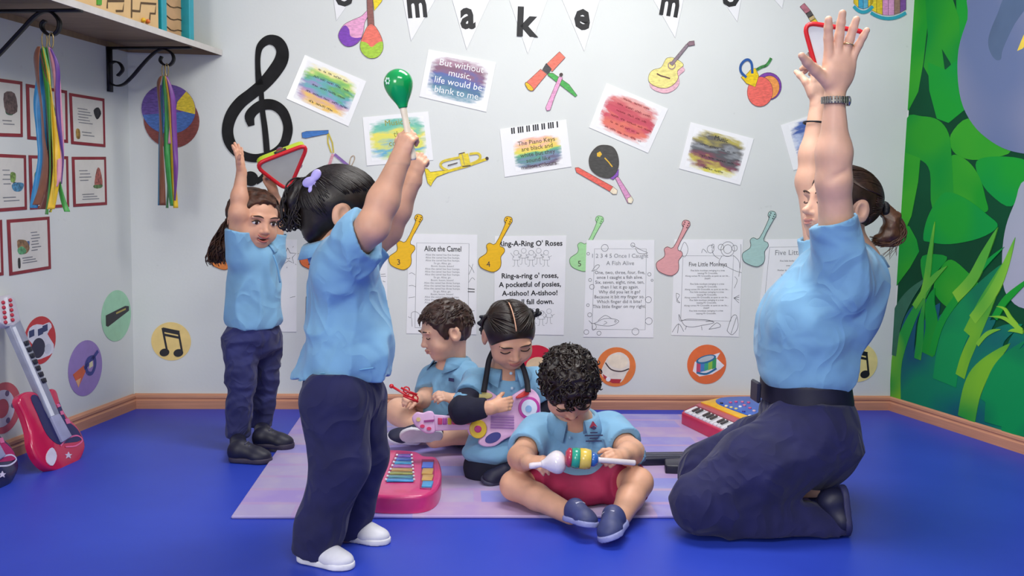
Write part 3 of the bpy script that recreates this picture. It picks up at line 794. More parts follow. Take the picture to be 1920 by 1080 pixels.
paper_guitar(501, 11, '#e2a3a3', '#5a3b40', '', 'pink paper guitar between the two middle song sheets', 0.0034)
paper_guitar(662, -6, '#a9ccc4', '#3d4a4a', '', 'pale teal paper guitar rightmost in the row', 0.0034)

# ---- coloured-in instrument drawings
def drawing(label, loc_pts, name='paper_cutout'): return thing(name, label, 'wall decoration', base_loc(BACK, loc_pts), 'coloured paper instruments on the back wall')
def piece(t, pts, col, name, n=0.0028, curve=4, out=True, ow=0.0014, oc=None, n0=0.001):
    lay(BACK, pts, n0, n, crayon(col), name, t, curve)
    if out: outline(BACK, pts, ow, n + 0.0003, t, oc, curve)
f6 = lambda L: [(600 + x / 4.908, y / 4.908) for (x, y) in L]
t = drawing('paper maraca pair, purple and pink crossed with coral and lime', [(640, 108), (715, 108)])
lm = f6([(435, 100), (380, 150), (300, 185), (220, 230), (172, 310), (182, 370), (220, 415), (265, 430), (320, 415), (370, 370), (400, 290), (412, 210), (440, 150)])
piece(t, lm, '#e6a3c8', 'pink_bulb'); piece(t, f6([(225, 235), (172, 310), (182, 370), (220, 415), (265, 430), (320, 415), (372, 365), (385, 345), (330, 350), (280, 330), (268, 270)]), '#7d3fb0', 'purple_bulb', 0.0031, 4, False)
piece(t, f6([(480, -60), (600, -60), (565, 20), (500, 100)]), '#ecd21c', 'yellow_tab', 0.0026, 0)
piece(t, f6([(430, -80), (480, -80), (492, 120), (500, 240), (440, 240), (436, 120)]), '#8f5a52', 'handle', 0.0034, 0)
piece(t, f6([(445, 235), (395, 330), (370, 420), (385, 480), (430, 525), (480, 538), (530, 525), (570, 480), (582, 420), (560, 330), (500, 235)]), '#ef7563', 'coral_bulb', 0.0036)
piece(t, f6([(376, 385), (370, 430), (385, 480), (430, 525), (480, 538), (530, 525), (570, 480), (582, 430), (576, 385), (530, 395), (475, 435), (430, 395)]), '#a8cf3e', 'lime_bulb', 0.0039, 3, False)
f9 = lambda L: [(940 + x / 5.053, y / 5.053) for (x, y) in L]
t = drawing('coral paper drum shaker with green and pink paper sticks', [(985, 207), (1080, 207)])
piece(t, f9([(440, 690), (490, 695), (640, 800), (718, 905), (700, 918), (600, 840), (440, 714)]), '#4fae55', 'green_stick', 0.0026, 0)
piece(t, f9([(550, 490), (605, 545), (480, 680), (425, 610)]), '#ee7a66', 'cylinder', 0.003, 0)
piece(t, f9([(372, 655), (430, 705), (300, 862), (255, 850), (222, 795)]), '#ee7a66', 'cylinder', 0.003, 0)
piece(t, f9([(425, 600), (475, 655), (440, 705), (388, 660)]), '#4a4a4c', 'joint', 0.0033, 0)
piece(t, f9([(225, 800), (240, 780), (300, 835), (290, 862), (255, 850)]), '#eebc2a', 'end_cap', 0.0033, 3)
piece(t, f9([(545, 725), (580, 735), (500, 930), (462, 1045), (430, 1050), (418, 1020), (470, 900)]), '#e6a3c8', 'pink_stick', 0.0036, 0)
V, F = slab_vf(BACK, circ(BACK.px(1052, 140), 3.2 / PXM, 12), 0.001, 0.004); obj('stick_head', V, F, M_OUT, t)
f11 = lambda L: [(1180 + x / 4.5, y / 4.5) for (x, y) in L]
t = drawing('yellow paper acoustic guitar drawing with mauve neck', [(1217, 174), (1300, 174)])
gb = f11([(320, 490), (375, 490), (455, 545), (405, 600), (410, 660), (370, 715), (300, 745), (220, 730), (165, 690), (165, 630), (200, 590), (265, 570), (300, 510)])
piece(t, [(u + 2.5, v + 9) for (u, v) in gb], '#e6b6c0', 'side', 0.0025, 4, True, 0.001, mat('#c58f9d', 0.6)); piece(t, gb, '#ede08a', 'body', 0.0032)
piece(t, f11([(340, 540), (480, 372), (500, 384), (362, 556)]), '#8f7f88', 'neck', 0.0037, 0)
piece(t, f11([(484, 370), (505, 350), (545, 345), (550, 380), (502, 390)]), '#8b6f78', 'headstock', 0.0038, 0)
V, F = stroke_vf(BACK, circ(BACK.px(1259, 123), 6.5 / PXM, 16) + [circ(BACK.px(1259, 123), 6.5 / PXM, 16)[0]], 0.004, 0.0042); obj('sound_hole', V, F, mat('#9a8088', 0.6), t)
strokes(BACK, [f11([(230, 622), (262, 640), (300, 650), (342, 664)])], 0.006, 0.0036, mat('#6a4a48', 0.6), 'bridge', t)
t = drawing('coral and purple paper castanets with a blue loop', [(1390, 199), (1465, 199)])
for (c, r, ry, col, n) in (((1440, 162), 25, 25, '#7d3fa0', 0.0024), ((1442, 164), 19, 21, '#ef9a4d', 0.0028), ((1424.5, 172), 24, 27, '#ea6a5e', 0.0034)):
    P = circ(BACK.px(*c), r / PXM, 26, ry / PXM); V, F = slab_vf(BACK, P, 0.001, n); obj('shell', V, F, crayon(col), t)
    V, F = stroke_vf(BACK, P + [P[0]], 0.0013, n + 0.0003); obj('outline', V, F, M_OUT, t)
piece(t, f11([(940, 650), (975, 640), (1020, 590), (1060, 575), (1090, 640), (1060, 735), (985, 705)]), '#ecc813', 'shield', 0.0039, 0)
strokes(BACK, [[(1399, 145.5), (1389, 135), (1388, 124), (1394, 115), (1402, 112), (1408.5, 119), (1410, 138)]], 0.0105, 0.0044, mat('#22559a', 0.6), 'loop', t, 5)
strokes(BACK, [[(1418, 131), (1427, 126), (1435.5, 123), (1441, 117), (1445.5, 109)]], 0.012, 0.003, mat('#3f8a45', 0.6, 0.3, 80), 'tie', t, 4)
f12 = lambda L: [(1060 + x / 4.153, 140 + y / 4.153) for (x, y) in L]
t = drawing('black paper maraca with pink handle', [(1105, 380), (1187, 380)])
piece(t, f12([(385, 800), (412, 795), (525, 970), (515, 1003), (485, 1000)]), '#dc9cc4', 'handle', 0.0027, 0)
piece(t, f12([(480, 965), (512, 945), (528, 975), (515, 1003), (488, 998)]), '#efe3c8', 'handle_tip', 0.0031, 0)
piece(t, f12([(335, 800), (375, 770), (415, 735), (412, 785), (370, 818)]), '#8a55b5', 'collar', 0.003, 0)
piece(t, f12([(310, 548), (250, 558), (200, 610), (182, 670), (200, 740), (260, 790), (335, 806), (390, 770), (415, 700), (405, 620), (370, 565)]), '#4b4a46', 'bulb', 0.0034)
piece(t, f12([(245, 610), (270, 598), (285, 620), (268, 642), (246, 636)]), '#e2b53a', 'yellow_patch', 0.0038, 0, False)
strokes(BACK, [f12([(305, 648), (335, 680), (365, 718)])], 0.005, 0.0038, mat('#e2b53a', 0.6), 'yellow_streak', t)
t = drawing('coral paper clave stick with cream tip beside the black paper maraca', [(1080, 362), (1158, 362)])
piece(t, f12([(75, 725), (100, 722), (370, 872), (345, 910), (85, 760)]), '#ea6a5c', 'stick', 0.0028, 0)
piece(t, f12([(370, 872), (405, 900), (400, 930), (370, 932), (345, 910)]), '#efe0c4', 'tip', 0.0028, 0)
f7 = lambda L: [(760 + x / 4.909, 180 + y / 4.909) for (x, y) in L]
t = drawing('yellow paper trumpet drawing', [(797, 348), (915, 348)])
piece(t, f7([(175, 665), (205, 670), (230, 700), (400, 680), (405, 700), (290, 745), (255, 790), (235, 830), (205, 800)]), '#ead32c', 'bell', 0.003, 0)
strokes(BACK, [f7([(395, 692), (560, 645), (750, 578)])], 0.011, 0.0034, crayon('#e3ca2a'), 'main_tube', t)
strokes(BACK, [f7([(390, 685), (340, 660), (325, 625), (365, 595), (500, 565)]), f7([(560, 640), (660, 600), (690, 560), (665, 528), (590, 535)])], 0.010, 0.0037, crayon('#d9c33a'), 'tubing', t, 5)
strokes(BACK, [f7([(505, 535), (530, 640)]), f7([(535, 520), (560, 635)]), f7([(565, 530), (585, 625)])], 0.012, 0.004, crayon('#e6d03a'), 'valve', t)
strokes(BACK, [f7([(490, 535), (545, 520)]), f7([(525, 650), (600, 640)]), f7([(390, 640), (480, 615)])], 0.004, 0.0044, M_OUT, 'valve_caps', t)
V, F = slab_vf(BACK, circ(BACK.px(913, 297), 3 / PXM, 12), 0.001, 0.0042); obj('mouthpiece', V, F, M_OUT, t)
f3 = lambda L: [(380 + x / 3.6, 40 + y / 3.6) for (x, y) in L]
t = drawing('paper triangle drawing with blue stick and coloured bars', [(566, 330), (660, 330)])
piece(t, f3([(670, 752), (700, 742), (850, 735), (850, 758), (695, 790), (672, 785)]), '#3a78c2', 'blue_stick', 0.0032, 0)
strokes(BACK, [f3([(845, 752), (846, 820), (868, 885), (884, 885), (876, 820), (848, 752)])], 0.0055, 0.003, mat('#c9b53a', 0.6), 'yellow_cord', t)
strokes(BACK, [f3([(880, 895), (850, 985), (800, 1130)])], 0.0115, 0.0028, crayon('#d79aa4'), 'pink_bar', t)
strokes(BACK, [f3([(890, 897), (990, 980), (1090, 1070)])], 0.0115, 0.0031, crayon('#8a68ad'), 'purple_bar', t)
strokes(BACK, [f3([(790, 1120), (940, 1100), (1100, 1075)])], 0.0115, 0.0031, crayon('#7fae62'), 'green_bar', t)
strokes(BACK, [f3([(990, 975), (1000, 920), (1020, 908), (1026, 930), (1005, 975)])], 0.003, 0.0034, mat('#b59a78', 0.6), 'small_loop', t, 4)
fT = lambda L: [(1380 + x / 3.176, y / 3.176) for (x, y) in L]
t = drawing('pink, brown and yellow paper recorder above the tambourine', [(1505, 60), (1540, 60)])
for (a, bb, col) in (((392, 30), (430, 75), '#b5707c'), ((428, 72), (445, 100), '#55504e'), ((442, 95), (458, 122), '#c9b07a'), ((455, 118), (478, 150), '#dcc62e'), ((475, 145), (500, 190), '#b5707c')):
    (x0, y0), (x1, y1) = a, bb; d = unit(np.array([x1 - x0, y1 - y0])); q = np.array([-d[1], d[0]]) * 17
    piece(t, fT([(x0 + q[0], y0 + q[1]), (x1 + q[0], y1 + q[1]), (x1 - q[0], y1 - q[1]), (x0 - q[0], y0 - q[1])]), col, 'segment', 0.003, 0)
t = drawing('pair of striped paper bongo drums at the top right of the back wall', [(1600, 33), (1697, 33)])
def drum(L, R, yb, cols):
    n = len(cols)
    for i, c in enumerate(cols):
        u0, u1 = L + (R - L) * i / n, L + (R - L) * (i + 1) / n
        s = lambda u: yb + 11 * (1 - ((u - (L + R) / 2) / ((R - L) / 2)) ** 2)
        piece(t, [(u0, -60), (u1, -60), (u1, s(u1) - 6), (u0, s(u0) - 6)], c, 'stripe', 0.003, 0)
    P = [(L + (R - L) * k / 10, yb + 11 * (1 - (k / 5 - 1) ** 2)) for k in range(11)]
    strokes(BACK, [P], 0.014, 0.0036, mat('#2fa3b5', 0.6), 'rim', t)
drum(1600, 1636, 12, ['#e0c42c', '#3fa5c9', '#5fb0c9', '#e0c42c'])
drum(1632, 1698, 24, ['#e6cf2c', '#e0c42c', '#d995c4', '#dc9cc8', '#9a7a6a', '#7d4f9a'])
t = thing('paper_disc', 'painted disc in purple, blue and yellow over a brown disc, hung under the shelf', 'wall decoration', base_loc(BACK, [(270, 274), (370, 274)]))
V, F = slab_vf(BACK, circ(BACK.px(322, 226), 47.5 / PXM, 40), 0.001, 0.0026); obj('brown_disc', V, F, crayon('#84433c', 0.12), t)
cD = BACK.px(316.5, 205); rD = 46 / PXM
V, F = slab_vf(BACK, circ(cD, rD, 40, rD * 0.93), 0.001, 0.0036); obj('purple_disc', V, F, crayon('#6a4f9c', 0.15), t)
V, F = slab_vf(BACK, circ(cD, rD * 0.99, 24, rD * 0.92, math.radians(195), math.radians(358)), 0.001, 0.004); obj('blue_sector', V, F, crayon('#4a70b5', 0.15), t)
V, F = slab_vf(BACK, circ(cD, rD * 0.99, 12, rD * 0.92, math.radians(-10), math.radians(48)) + [cD + np.array([0.035, 0.03]), cD + np.array([0.03, 0.0])], 0.001, 0.0044); obj('yellow_patch', V, F, crayon('#e2c83a', 0.12), t)

# ---- round stickers
def sticker(pl, c, r_px, col, label, vpx=True):
    cc = pl.px(*c); r = abs(pl.px(c[0], c[1] - r_px)[1] - cc[1])
    t = thing('round_sticker', label, 'sticker', pl.w((cc[0], cc[1] - r), 0.0), 'round instrument stickers')
    V, F = slab_vf(pl, circ(cc, r, 40), 0.0006, 0.0016); obj('disc', V, F, mat(col, 0.35, 0.03), t)
    S = lambda L: [cc + r * np.array(q) for q in L]
    def pc(L, col, name, n=0.0022, curve=0):
        P = S(L); P = spline(P, curve, closed=True) if curve else P
        V, F = slab_vf(pl, P, 0.001, n); obj(name, V, F, mat(col, 0.4), t)
    def ln(Ls, w, col, name, n=0.0026, curve=0):
        b = MB()
        for L in Ls:
            P = S(L); P = spline(P, curve) if curve else P
            b.add(*stroke_vf(pl, P, w * r, n))
        b.build(name, mat(col, 0.4), t)
    return pc, ln
def notes(pc, ln):
    ln([[(-0.42, 0.62), (0.42, 0.45)]], 0.22, '#16161c', 'beam', 0.0027); ln([[(-0.38, 0.36), (0.4, 0.2)]], 0.12, '#16161c', 'beam', 0.0026)
    ln([[(-0.42, 0.7), (-0.2, -0.55)], [(0.38, 0.5), (0.54, -0.5)]], 0.1, '#16161c', 'stem', 0.0024)
    for (x, y) in ((-0.34, -0.58), (0.36, -0.6)):
        pc([tuple(q) for q in circ((x, y), 0.25, 18, 0.2, rot=0.3)], '#16161c', 'note_head', 0.0029)
notes(*sticker(BACK, (321, 640), 36, '#f0d284', 'yellow round sticker with double music note near the left corner'))
notes(*sticker(BACK, (1610, 680), 36, '#eddc92', 'yellow round music note sticker half behind the kneeling woman'))
pc, ln = sticker(BACK, (1155, 688), 37, '#e8803f', 'orange round sticker with a white bongo drum')
pc([(-0.75, -0.25), (-0.55, 0.3), (-0.3, 0.62), (0.2, 0.75), (0.62, 0.45), (0.68, -0.05), (0.55, -0.3), (0.3, -0.75), (-0.1, -0.8), (-0.6, -0.55)], '#e9dfd0', 'drum_body', 0.0022, 3)
pc([(-0.68, -0.35), (-0.3, -0.6), (0.3, -0.62), (0.2, -0.82), (-0.15, -0.82), (-0.6, -0.58)], '#b8323c', 'red_band', 0.0025)
ln([[(-0.55, 0.22), (-0.25, -0.12), (0.25, -0.22), (0.66, -0.08)]], 0.06, '#4a3a3a', 'hoop', 0.0028, 4)
pc([tuple(q) for q in circ((0.08, 0.28), 0.5, 24, 0.34, rot=-0.25)], '#f0e2c8', 'drum_skin', 0.0026)
pc([tuple(q) for q in circ((-0.38, -0.62), 0.12, 12)], '#f4f0f0', 'stud', 0.003)
pc, ln = sticker(BACK, (1325, 683), 37, '#e6713c', 'orange round sticker with a striped snare drum')
pc([(-0.62, 0.12), (0.35, 0.5), (0.66, 0.6), (0.5, 0.3), (0.9, -0.05), (0.7, -0.25), (0.3, -0.5), (-0.35, -0.62), (-0.7, -0.35)], '#ece8ee', 'white_edge', 0.002)
for i, c in enumerate(('#c04a6a', '#4a7fc0', '#3aa58a', '#8fc04a', '#3a9a5a')):
    x0 = -0.52 + i * 0.2; pc([(x0, 0.12 + i * 0.05 - 0.05), (x0 + 0.2, 0.14 + i * 0.05), (x0 + 0.2, -0.4 + i * 0.06), (x0, -0.45 + i * 0.05)], c, 'stripe', 0.0024)
pc([tuple(q) for q in circ((-0.05, 0.26), 0.52, 24, 0.2, rot=0.28)], '#2f6f9a', 'rim', 0.0027); pc([tuple(q) for q in circ((-0.05, 0.28), 0.42, 24, 0.13, rot=0.28)], '#b8c4cc', 'drum_skin', 0.003)
ln([[(-0.5, -0.42), (0.0, -0.48), (0.5, -0.2)]], 0.1, '#2f6f9a', 'lower_rim', 0.0028, 4)
pc, ln = sticker(BACK, (1005, 684), 37, '#d11f3c', 'red round sticker behind the girl with pigtails')
pc([tuple(q) for q in circ((0.1, -0.05), 0.6, 24, 0.45)], '#e8cba0', 'drum_skin', 0.0024); pc([(-0.5, -0.1), (0.7, -0.1), (0.6, -0.6), (-0.4, -0.6)], '#d8dce8', 'drum_body', 0.0021)
pc, ln = sticker(LEFT, (75, 638), 45, '#c22f35', 'red round sticker with a drum kit behind the toy guitar neck')
pc([(-0.8, 0.2), (-0.65, 0.6), (-0.2, 0.7), (0.2, 0.62), (0.6, 0.68), (0.75, 0.45), (0.45, 0.2), (0.85, -0.3), (0.75, -0.65), (0.3, -0.75), (-0.3, -0.78), (-0.65, -0.6), (-0.5, -0.1)], '#d8d8e2', 'white_edge', 0.002, 2)
pc([tuple(q) for q in circ((-0.15, -0.3), 0.42, 24)], '#2c2c44', 'bass_drum', 0.0026)
for (x, y) in ((-0.55, 0.35), (0.0, 0.35), (0.3, 0.45)): pc([(x - 0.15, y - 0.15), (x + 0.17, y - 0.1), (x + 0.17, y + 0.17), (x - 0.15, y + 0.13)], '#2f3a66', 'tom', 0.0026)
pc([tuple(q) for q in circ((0.45, -0.42), 0.22, 16)], '#c8ccd8', 'floor_tom', 0.0028)
pc, ln = sticker(LEFT, (160, 690), 52, '#9a80c0', 'purple round sticker with a blue and orange trumpet')
pc([(-0.75, -0.1), (-0.1, 0.12), (0.0, -0.1), (-0.45, -0.6)], '#d8623a', 'bell', 0.0024)
ln([[(-0.1, 0.0), (0.3, 0.2), (0.75, 0.5)], [(0.1, -0.2), (0.0, 0.05), (0.15, 0.3), (0.5, 0.3), (0.55, 0.0), (0.35, -0.25), (0.1, -0.2)]], 0.14, '#2f3a8a', 'tubing', 0.0028, 4)
pc([(0.2, -0.05), (0.42, 0.0), (0.4, 0.2), (0.2, 0.15)], '#e6dcb0', 'valves', 0.003); pc([(-0.6, -0.35), (-0.3, -0.3), (-0.45, -0.62)], '#e8b080', 'bell_light', 0.0028)
pc, ln = sticker(LEFT, (218, 592), 48, '#9fd3ae', 'pale green round sticker with a black harmonica')
pc([(-0.72, 0.1), (0.6, 0.32), (0.85, 0.28), (0.85, 0.1), (-0.6, -0.35), (-0.72, -0.3)], '#26262e', 'harmonica', 0.0026)
ln([[(-0.05, 0.1), (0.62, 0.2)]], 0.07, '#b0a050', 'gold_plate', 0.003)
pc, ln = sticker(LEFT, (6, 765), 48, '#c25a62', 'dull red round sticker with a white tambourine, cut by the left frame edge')
ln([[tuple(q) for q in circ((-0.1, 0.0), 0.55, 28)] + [tuple(circ((-0.1, 0.0), 0.55, 28)[0])]], 0.35, '#c9c4d8', 'tambourine_ring', 0.0026)
for k in range(6):
    a = k * math.pi / 3; pc([tuple(q) for q in circ((-0.1 + 0.62 * math.cos(a), 0.62 * math.sin(a)), 0.12, 10)], '#6a5a7a', 'jingle', 0.003)

t = thing('dark_card', 'small dark card with a white drawing half hidden behind the girl with the ponytail', 'card', base_loc(BACK, [(574, 596), (640, 596)]))
lay(BACK, [(574, 556), (642, 557), (641, 597), (573, 596)], 0.001, 0.0025, mat('#3a393b', 0.5), 'card', t)
lay(BACK, [(592, 590), (584, 580), (590, 570), (604, 566), (620, 572), (612, 588)], 0.002, 0.003, mat('#d8d8da', 0.5), 'white_shape', t, 3)

# ---- red-bordered cards on the left wall
def red_card(c, label, pics, rows, side='l'):
    t = thing('bordered_card', label, 'card', base_loc(LEFT, c), 'red-bordered cards on the left wall')
    lay(LEFT, c, 0.0008, 0.002, mat('#8a2530', 0.5, 0.08), 'red_border', t)
    Q = [LEFT.px(*q) for q in c]
    def uvp(a, b):
        top = Q[0] * (1 - a) + Q[1] * a; bot = Q[3] * (1 - a) + Q[2] * a; return bot * (1 - b) + top * b
    V, F = slab_vf(LEFT, [uvp(0.07, 0.06), uvp(0.93, 0.06), uvp(0.93, 0.94), uvp(0.07, 0.94)], 0.001, 0.0027); obj('paper', V, F, mat('#d9d6cd', 0.5, 0.02), t)
    for (a, bb, wd) in rows:
        V, F = stroke_vf(LEFT, [uvp(a, bb), uvp(a + wd, bb)], 0.0035, 0.0031); obj('text_line', V, F, M_GREYINK, t)
    for (pts, col) in pics:
        P = spline([uvp(x, y) for (x, y) in pts], 3, closed=True); V, F = slab_vf(LEFT, P, 0.002, 0.0032 + 0.0002 * random.random()); obj('picture', V, F, mat(col, 0.5, 0.3, 90), t)
rws = lambda x, w, y0, n, dy=0.06: [(x + 0.02 * (i % 2), y0 - i * dy, w * (0.7 + 0.3 * ((i * 7) % 3) / 2)) for i in range(n)]
red_card([(-32, 143), (41, 153), (42, 257), (-30, 255)], 'red-bordered card with a dark red jar picture, top row at the frame edge', [([(0.5, 0.75), (0.78, 0.77), (0.84, 0.45), (0.55, 0.42)], '#5d4a48'), ([(0.55, 0.5), (0.75, 0.45), (0.7, 0.38), (0.55, 0.4)], '#3f6a50')], rws(0.45, 0.35, 0.28, 2))
red_card([(48, 157), (125, 170), (127, 268), (51, 261)], 'red-bordered card half hidden behind the long ribbon bundle, top row', [([(0.45, 0.7), (0.6, 0.75), (0.7, 0.5), (0.5, 0.45)], '#3f7a6a'), ([(0.3, 0.25), (0.42, 0.28), (0.42, 0.1), (0.3, 0.12)], '#3a3430')], rws(0.2, 0.3, 0.8, 3))
red_card([(129, 174), (195, 185), (197, 276), (133, 270)], 'red-bordered card with a small black figure, top row under the bracket', [([(0.66, 0.72), (0.8, 0.8), (0.88, 0.68), (0.75, 0.55)], '#2b2b2b'), ([(0.14, 0.3), (0.24, 0.3), (0.24, 0.13), (0.14, 0.13)], '#9a7a3a')], rws(0.2, 0.4, 0.72, 6, 0.055) + rws(0.3, 0.4, 0.26, 2))
red_card([(-30, 287), (48, 291), (50, 393), (-28, 399)], 'red-bordered card with a blue boat picture, middle row at the frame edge', [([(0.62, 0.45), (0.72, 0.5), (0.92, 0.48), (0.85, 0.35), (0.68, 0.35)], '#4a86a8'), ([(0.6, 0.68), (0.72, 0.66), (0.7, 0.52), (0.6, 0.52)], '#7a9a4a'), ([(0.66, 0.5), (0.74, 0.5), (0.74, 0.42), (0.66, 0.42)], '#222226')], rws(0.4, 0.25, 0.72, 4, 0.08) + rws(0.4, 0.45, 0.24, 2))
red_card([(53, 291), (127, 293), (129, 388), (56, 393)], 'red-bordered card behind the ribbon ends, middle row', [([(0.12, 0.66), (0.2, 0.66), (0.2, 0.35), (0.12, 0.35)], '#4a7a4a')], rws(0.3, 0.4, 0.7, 4))
red_card([(134, 294), (198, 294), (200, 384), (137, 388)], 'red-bordered card with a red tower picture, middle row beside the corner', [([(0.7, 0.74), (0.8, 0.74), (0.86, 0.4), (0.62, 0.38)], '#a05a50'), ([(0.6, 0.42), (0.85, 0.42), (0.82, 0.36), (0.62, 0.36)], '#5a7a4a')], rws(0.18, 0.35, 0.72, 4, 0.065) + rws(0.25, 0.5, 0.24, 3, 0.05))
red_card([(12, 412), (92, 406), (95, 504), (17, 517)], 'red-bordered card with a peacock-like green and brown picture, bottom row', [([(0.2, 0.6), (0.3, 0.62), (0.42, 0.58), (0.48, 0.45), (0.4, 0.36), (0.24, 0.38)], '#8a6a4a'), ([(0.2, 0.45), (0.3, 0.5), (0.4, 0.42), (0.36, 0.36), (0.24, 0.36)], '#5a9a6a'), ([(0.36, 0.55), (0.48, 0.58), (0.46, 0.46), (0.38, 0.46)], '#4a6a9a'), ([(0.2, 0.28), (0.25, 0.28), (0.25, 0.12), (0.2, 0.12)], '#333333')], rws(0.52, 0.22, 0.73, 7, 0.055) + rws(0.3, 0.35, 0.28, 3, 0.045))
red_card([(-76, 417), (3, 412), (6, 516), (-72, 526)], 'red-bordered card of which only the right edge shows, bottom row', [], rws(0.3, 0.4, 0.7, 4))
# ================================================================== shelf with brackets
def bevel(o, w, seg=2, ang=40):
    m = o.modifiers.new('bevel', 'BEVEL'); m.width = w; m.segments = seg; m.limit_method = 'ANGLE'; m.angle_limit = math.radians(ang)
    o.data.polygons.foreach_set('use_smooth', np.ones(len(o.data.polygons), bool)); return o
zs0 = BACK.px(417, 104)[1]; zs1 = BACK.px(417, 94)[1]
fc = BACK.w(BACK.px(416, 104)); nS = np.dot(fc - LEFT.O, LEFT.N)
M_SHELF = mat('#927a5c', 0.5, 0.08, 5, stretch=(1, 8, 1)); M_EDGE = mat('#d9d4cc', 0.6, 0.03)
shelf = thing('wall_shelf', 'long wooden wall shelf with white edge and black scroll brackets', 'shelf', LEFT.w((LS - 1.5, zs0), 0.0))
V, F = slab_vf(Plane(np.array([0, 0, zs0]), XYZ[0], XYZ[1], XYZ[2]), [(LEFT.w((x, 0), n))[:2] for (x, n) in ((LS - 3.0, 0.001), (LS - 0.06, 0.001))] + [tuple(BACK.w((0.004, 0), 0.002)[:2])] + [tuple((BACK.w(BACK.px(416, 104), 0.002))[:2]), tuple(LEFT.w((LS - 3.0, 0), nS)[:2])], 0.0, zs1 - zs0)
obj('board', V, F, M_SHELF, shelf)
a = BACK.w(BACK.px(416, 104), 0.002); b_ = LEFT.w((LS - 3.0, zs0), nS); d = unit(b_ - a)
V, F = box_vf((a + b_) / 2 + np.array([0, 0, (zs1 - zs0) / 2]) + LEFT.N * 0.001, (d, LEFT.N, Zup), (np.linalg.norm(b_ - a) / 2, 0.0012, (zs1 - zs0) / 2 + 0.0005)); obj('edge_strip', V, F, M_EDGE, shelf)
M_IRON = mat('#17161a', 0.45, 0.2, 40, metal=0.4)
def bracket_plane(u, v):
    p = gp(u, v, zs0); x = np.dot(p - LEFT.O, LEFT.X)
    return Plane(LEFT.w((x, 0), 0), LEFT.N, Zup, -LEFT.X)
BR1 = bracket_plane(270, 88); BR2 = bracket_plane(75, 18)
def strip3(pl, P, w, th, name, parent, m):
    """flat iron strip: path in bracket plane, width across the plane"""
    V = []; F = []; n = len(P)
    for i in range(n):
        d = P[min(i + 1, n - 1)] - P[max(i - 1, 0)]; d = d / np.linalg.norm(d); q = np.array([-d[1], d[0]]) * th / 2
        V += [pl.w(P[i] + q, -w / 2), pl.w(P[i] + q, w / 2), pl.w(P[i] - q, w / 2), pl.w(P[i] - q, -w / 2)]
    for i in range(n - 1):
        for k in range(4): l = (k + 1) % 4; F.append((4 * i + k, 4 * i + l, 4 * i + 4 + l, 4 * i + 4 + k))
    F += [(3, 2, 1, 0), (4 * n - 4, 4 * n - 3, 4 * n - 2, 4 * n - 1)]
    return obj(name, V, F, m, parent, True)
k36 = lambda L: [(x / 3.6, y / 3.6) for (x, y) in L]
def bracket(pl, arm, plate, scroll):
    z_ = zs0 - 0.004
    P = [np.array([q, z_]) for q in arm]
    o = strip3(pl, P, 0.028, 0.007, 'bracket', shelf, M_IRON); o['label'] = 'black wrought iron bracket'
    strip3(pl, [np.array([0.005, plate[0]]), np.array([0.005, plate[1]])], 0.03, 0.008, 'wall_plate', o, M_IRON)
    Q = spline(scroll, 6); strip3(pl, Q, 0.018, 0.006, 'scroll', o, M_IRON)
sc1 = [BR1.px(u, v) for (u, v) in k36([(795, 512), (828, 470), (805, 425), (760, 420), (722, 470), (724, 535), (770, 575), (830, 572), (890, 520), (950, 450), (1010, 385), (1060, 345), (1110, 332), (1160, 360), (1172, 405), (1145, 440), (1105, 435), (1082, 410), (1092, 380)])]
zmin = BR1.px(196, 172)[1]
bracket(BR1, (0.0, BR1.px(357, 90)[0]), (zs0 - 0.004, zmin), sc1)
dx = BR2.px(96, 23)[0] - sc1[12][0]
sc2 = [BR2.px(u, v) for (u, v) in k36([(-140, 500), (0, 360), (80, 275), (150, 200), (230, 115), (290, 80), (350, 85), (398, 140), (395, 200), (360, 235), (320, 230), (287, 195), (285, 160), (305, 140)])]
q0 = sc2[0]
sc2 = [np.array([0.05, q0[1] + 0.06]), np.array([0.075, q0[1] + 0.1]), np.array([0.04, q0[1] + 0.13]), np.array([0.012, q0[1] + 0.06]), np.array([0.03, q0[1] - 0.01]), np.array([0.09, q0[1] - 0.035])] + sc2[1:] if q0[0] > 0.1 else sc2
bracket(BR2, (0.0, BR2.px(151, 19)[0]), (zs0 - 0.004, min(p[1] for p in sc2) - 0.03), sc2)

# ---- ribbon bundles on metal rings
M_RING = mat('#a8946a', 0.3, 0.1, metal=0.8)
def ribbon(pl, pts, wpx, col, off, parent, ph):
    P = spline([pl.px(u, v) for (u, v) in pts], 8); n = len(P); sc = abs(pl.px(pts[0][0] + 1, pts[0][1])[0] - pl.px(*pts[0])[0])
    V = []; F = []; w = wpx * sc / 2 * 1.2
    for i in range(n):
        t = i / (n - 1); a = 0.75 * math.sin(3.6 * t + ph)
        ww = w * (0.35 + 0.65 * min(1, t * 6))
        o = off + 0.006 * math.sin(5 * t + ph)
        for k, q in enumerate((-1, -0.3, 0.4, 1)):
            V.append(pl.w(P[i] + np.array([q * ww * math.cos(a), 0]), o + q * ww * math.sin(a) + (0.0008 if k in (1, 2) else 0)))
    for i in range(n - 1):
        for k in range(3): F.append((4 * i + k, 4 * i + k + 1, 4 * i + 5 + k, 4 * i + 4 + k))
    o = obj('ribbon', V, F, mat(col, 0.35, 0.06, 30, sheen=0.2), parent, True)
    s = o.modifiers.new('thick', 'SOLIDIFY'); s.thickness = 0.0007
def ring(pl, c, rx, ry, off, parent):
    cc = pl.px(*c); sc = abs(pl.px(c[0] + 1, c[1])[0] - cc[0])
    P = [pl.w(q, off) for q in circ(cc, rx * sc, 18, ry * sc)]
    V, F = tube_vf(P, 0.0022, 6, closed=True); obj('ring', V, F, M_RING, parent, True)
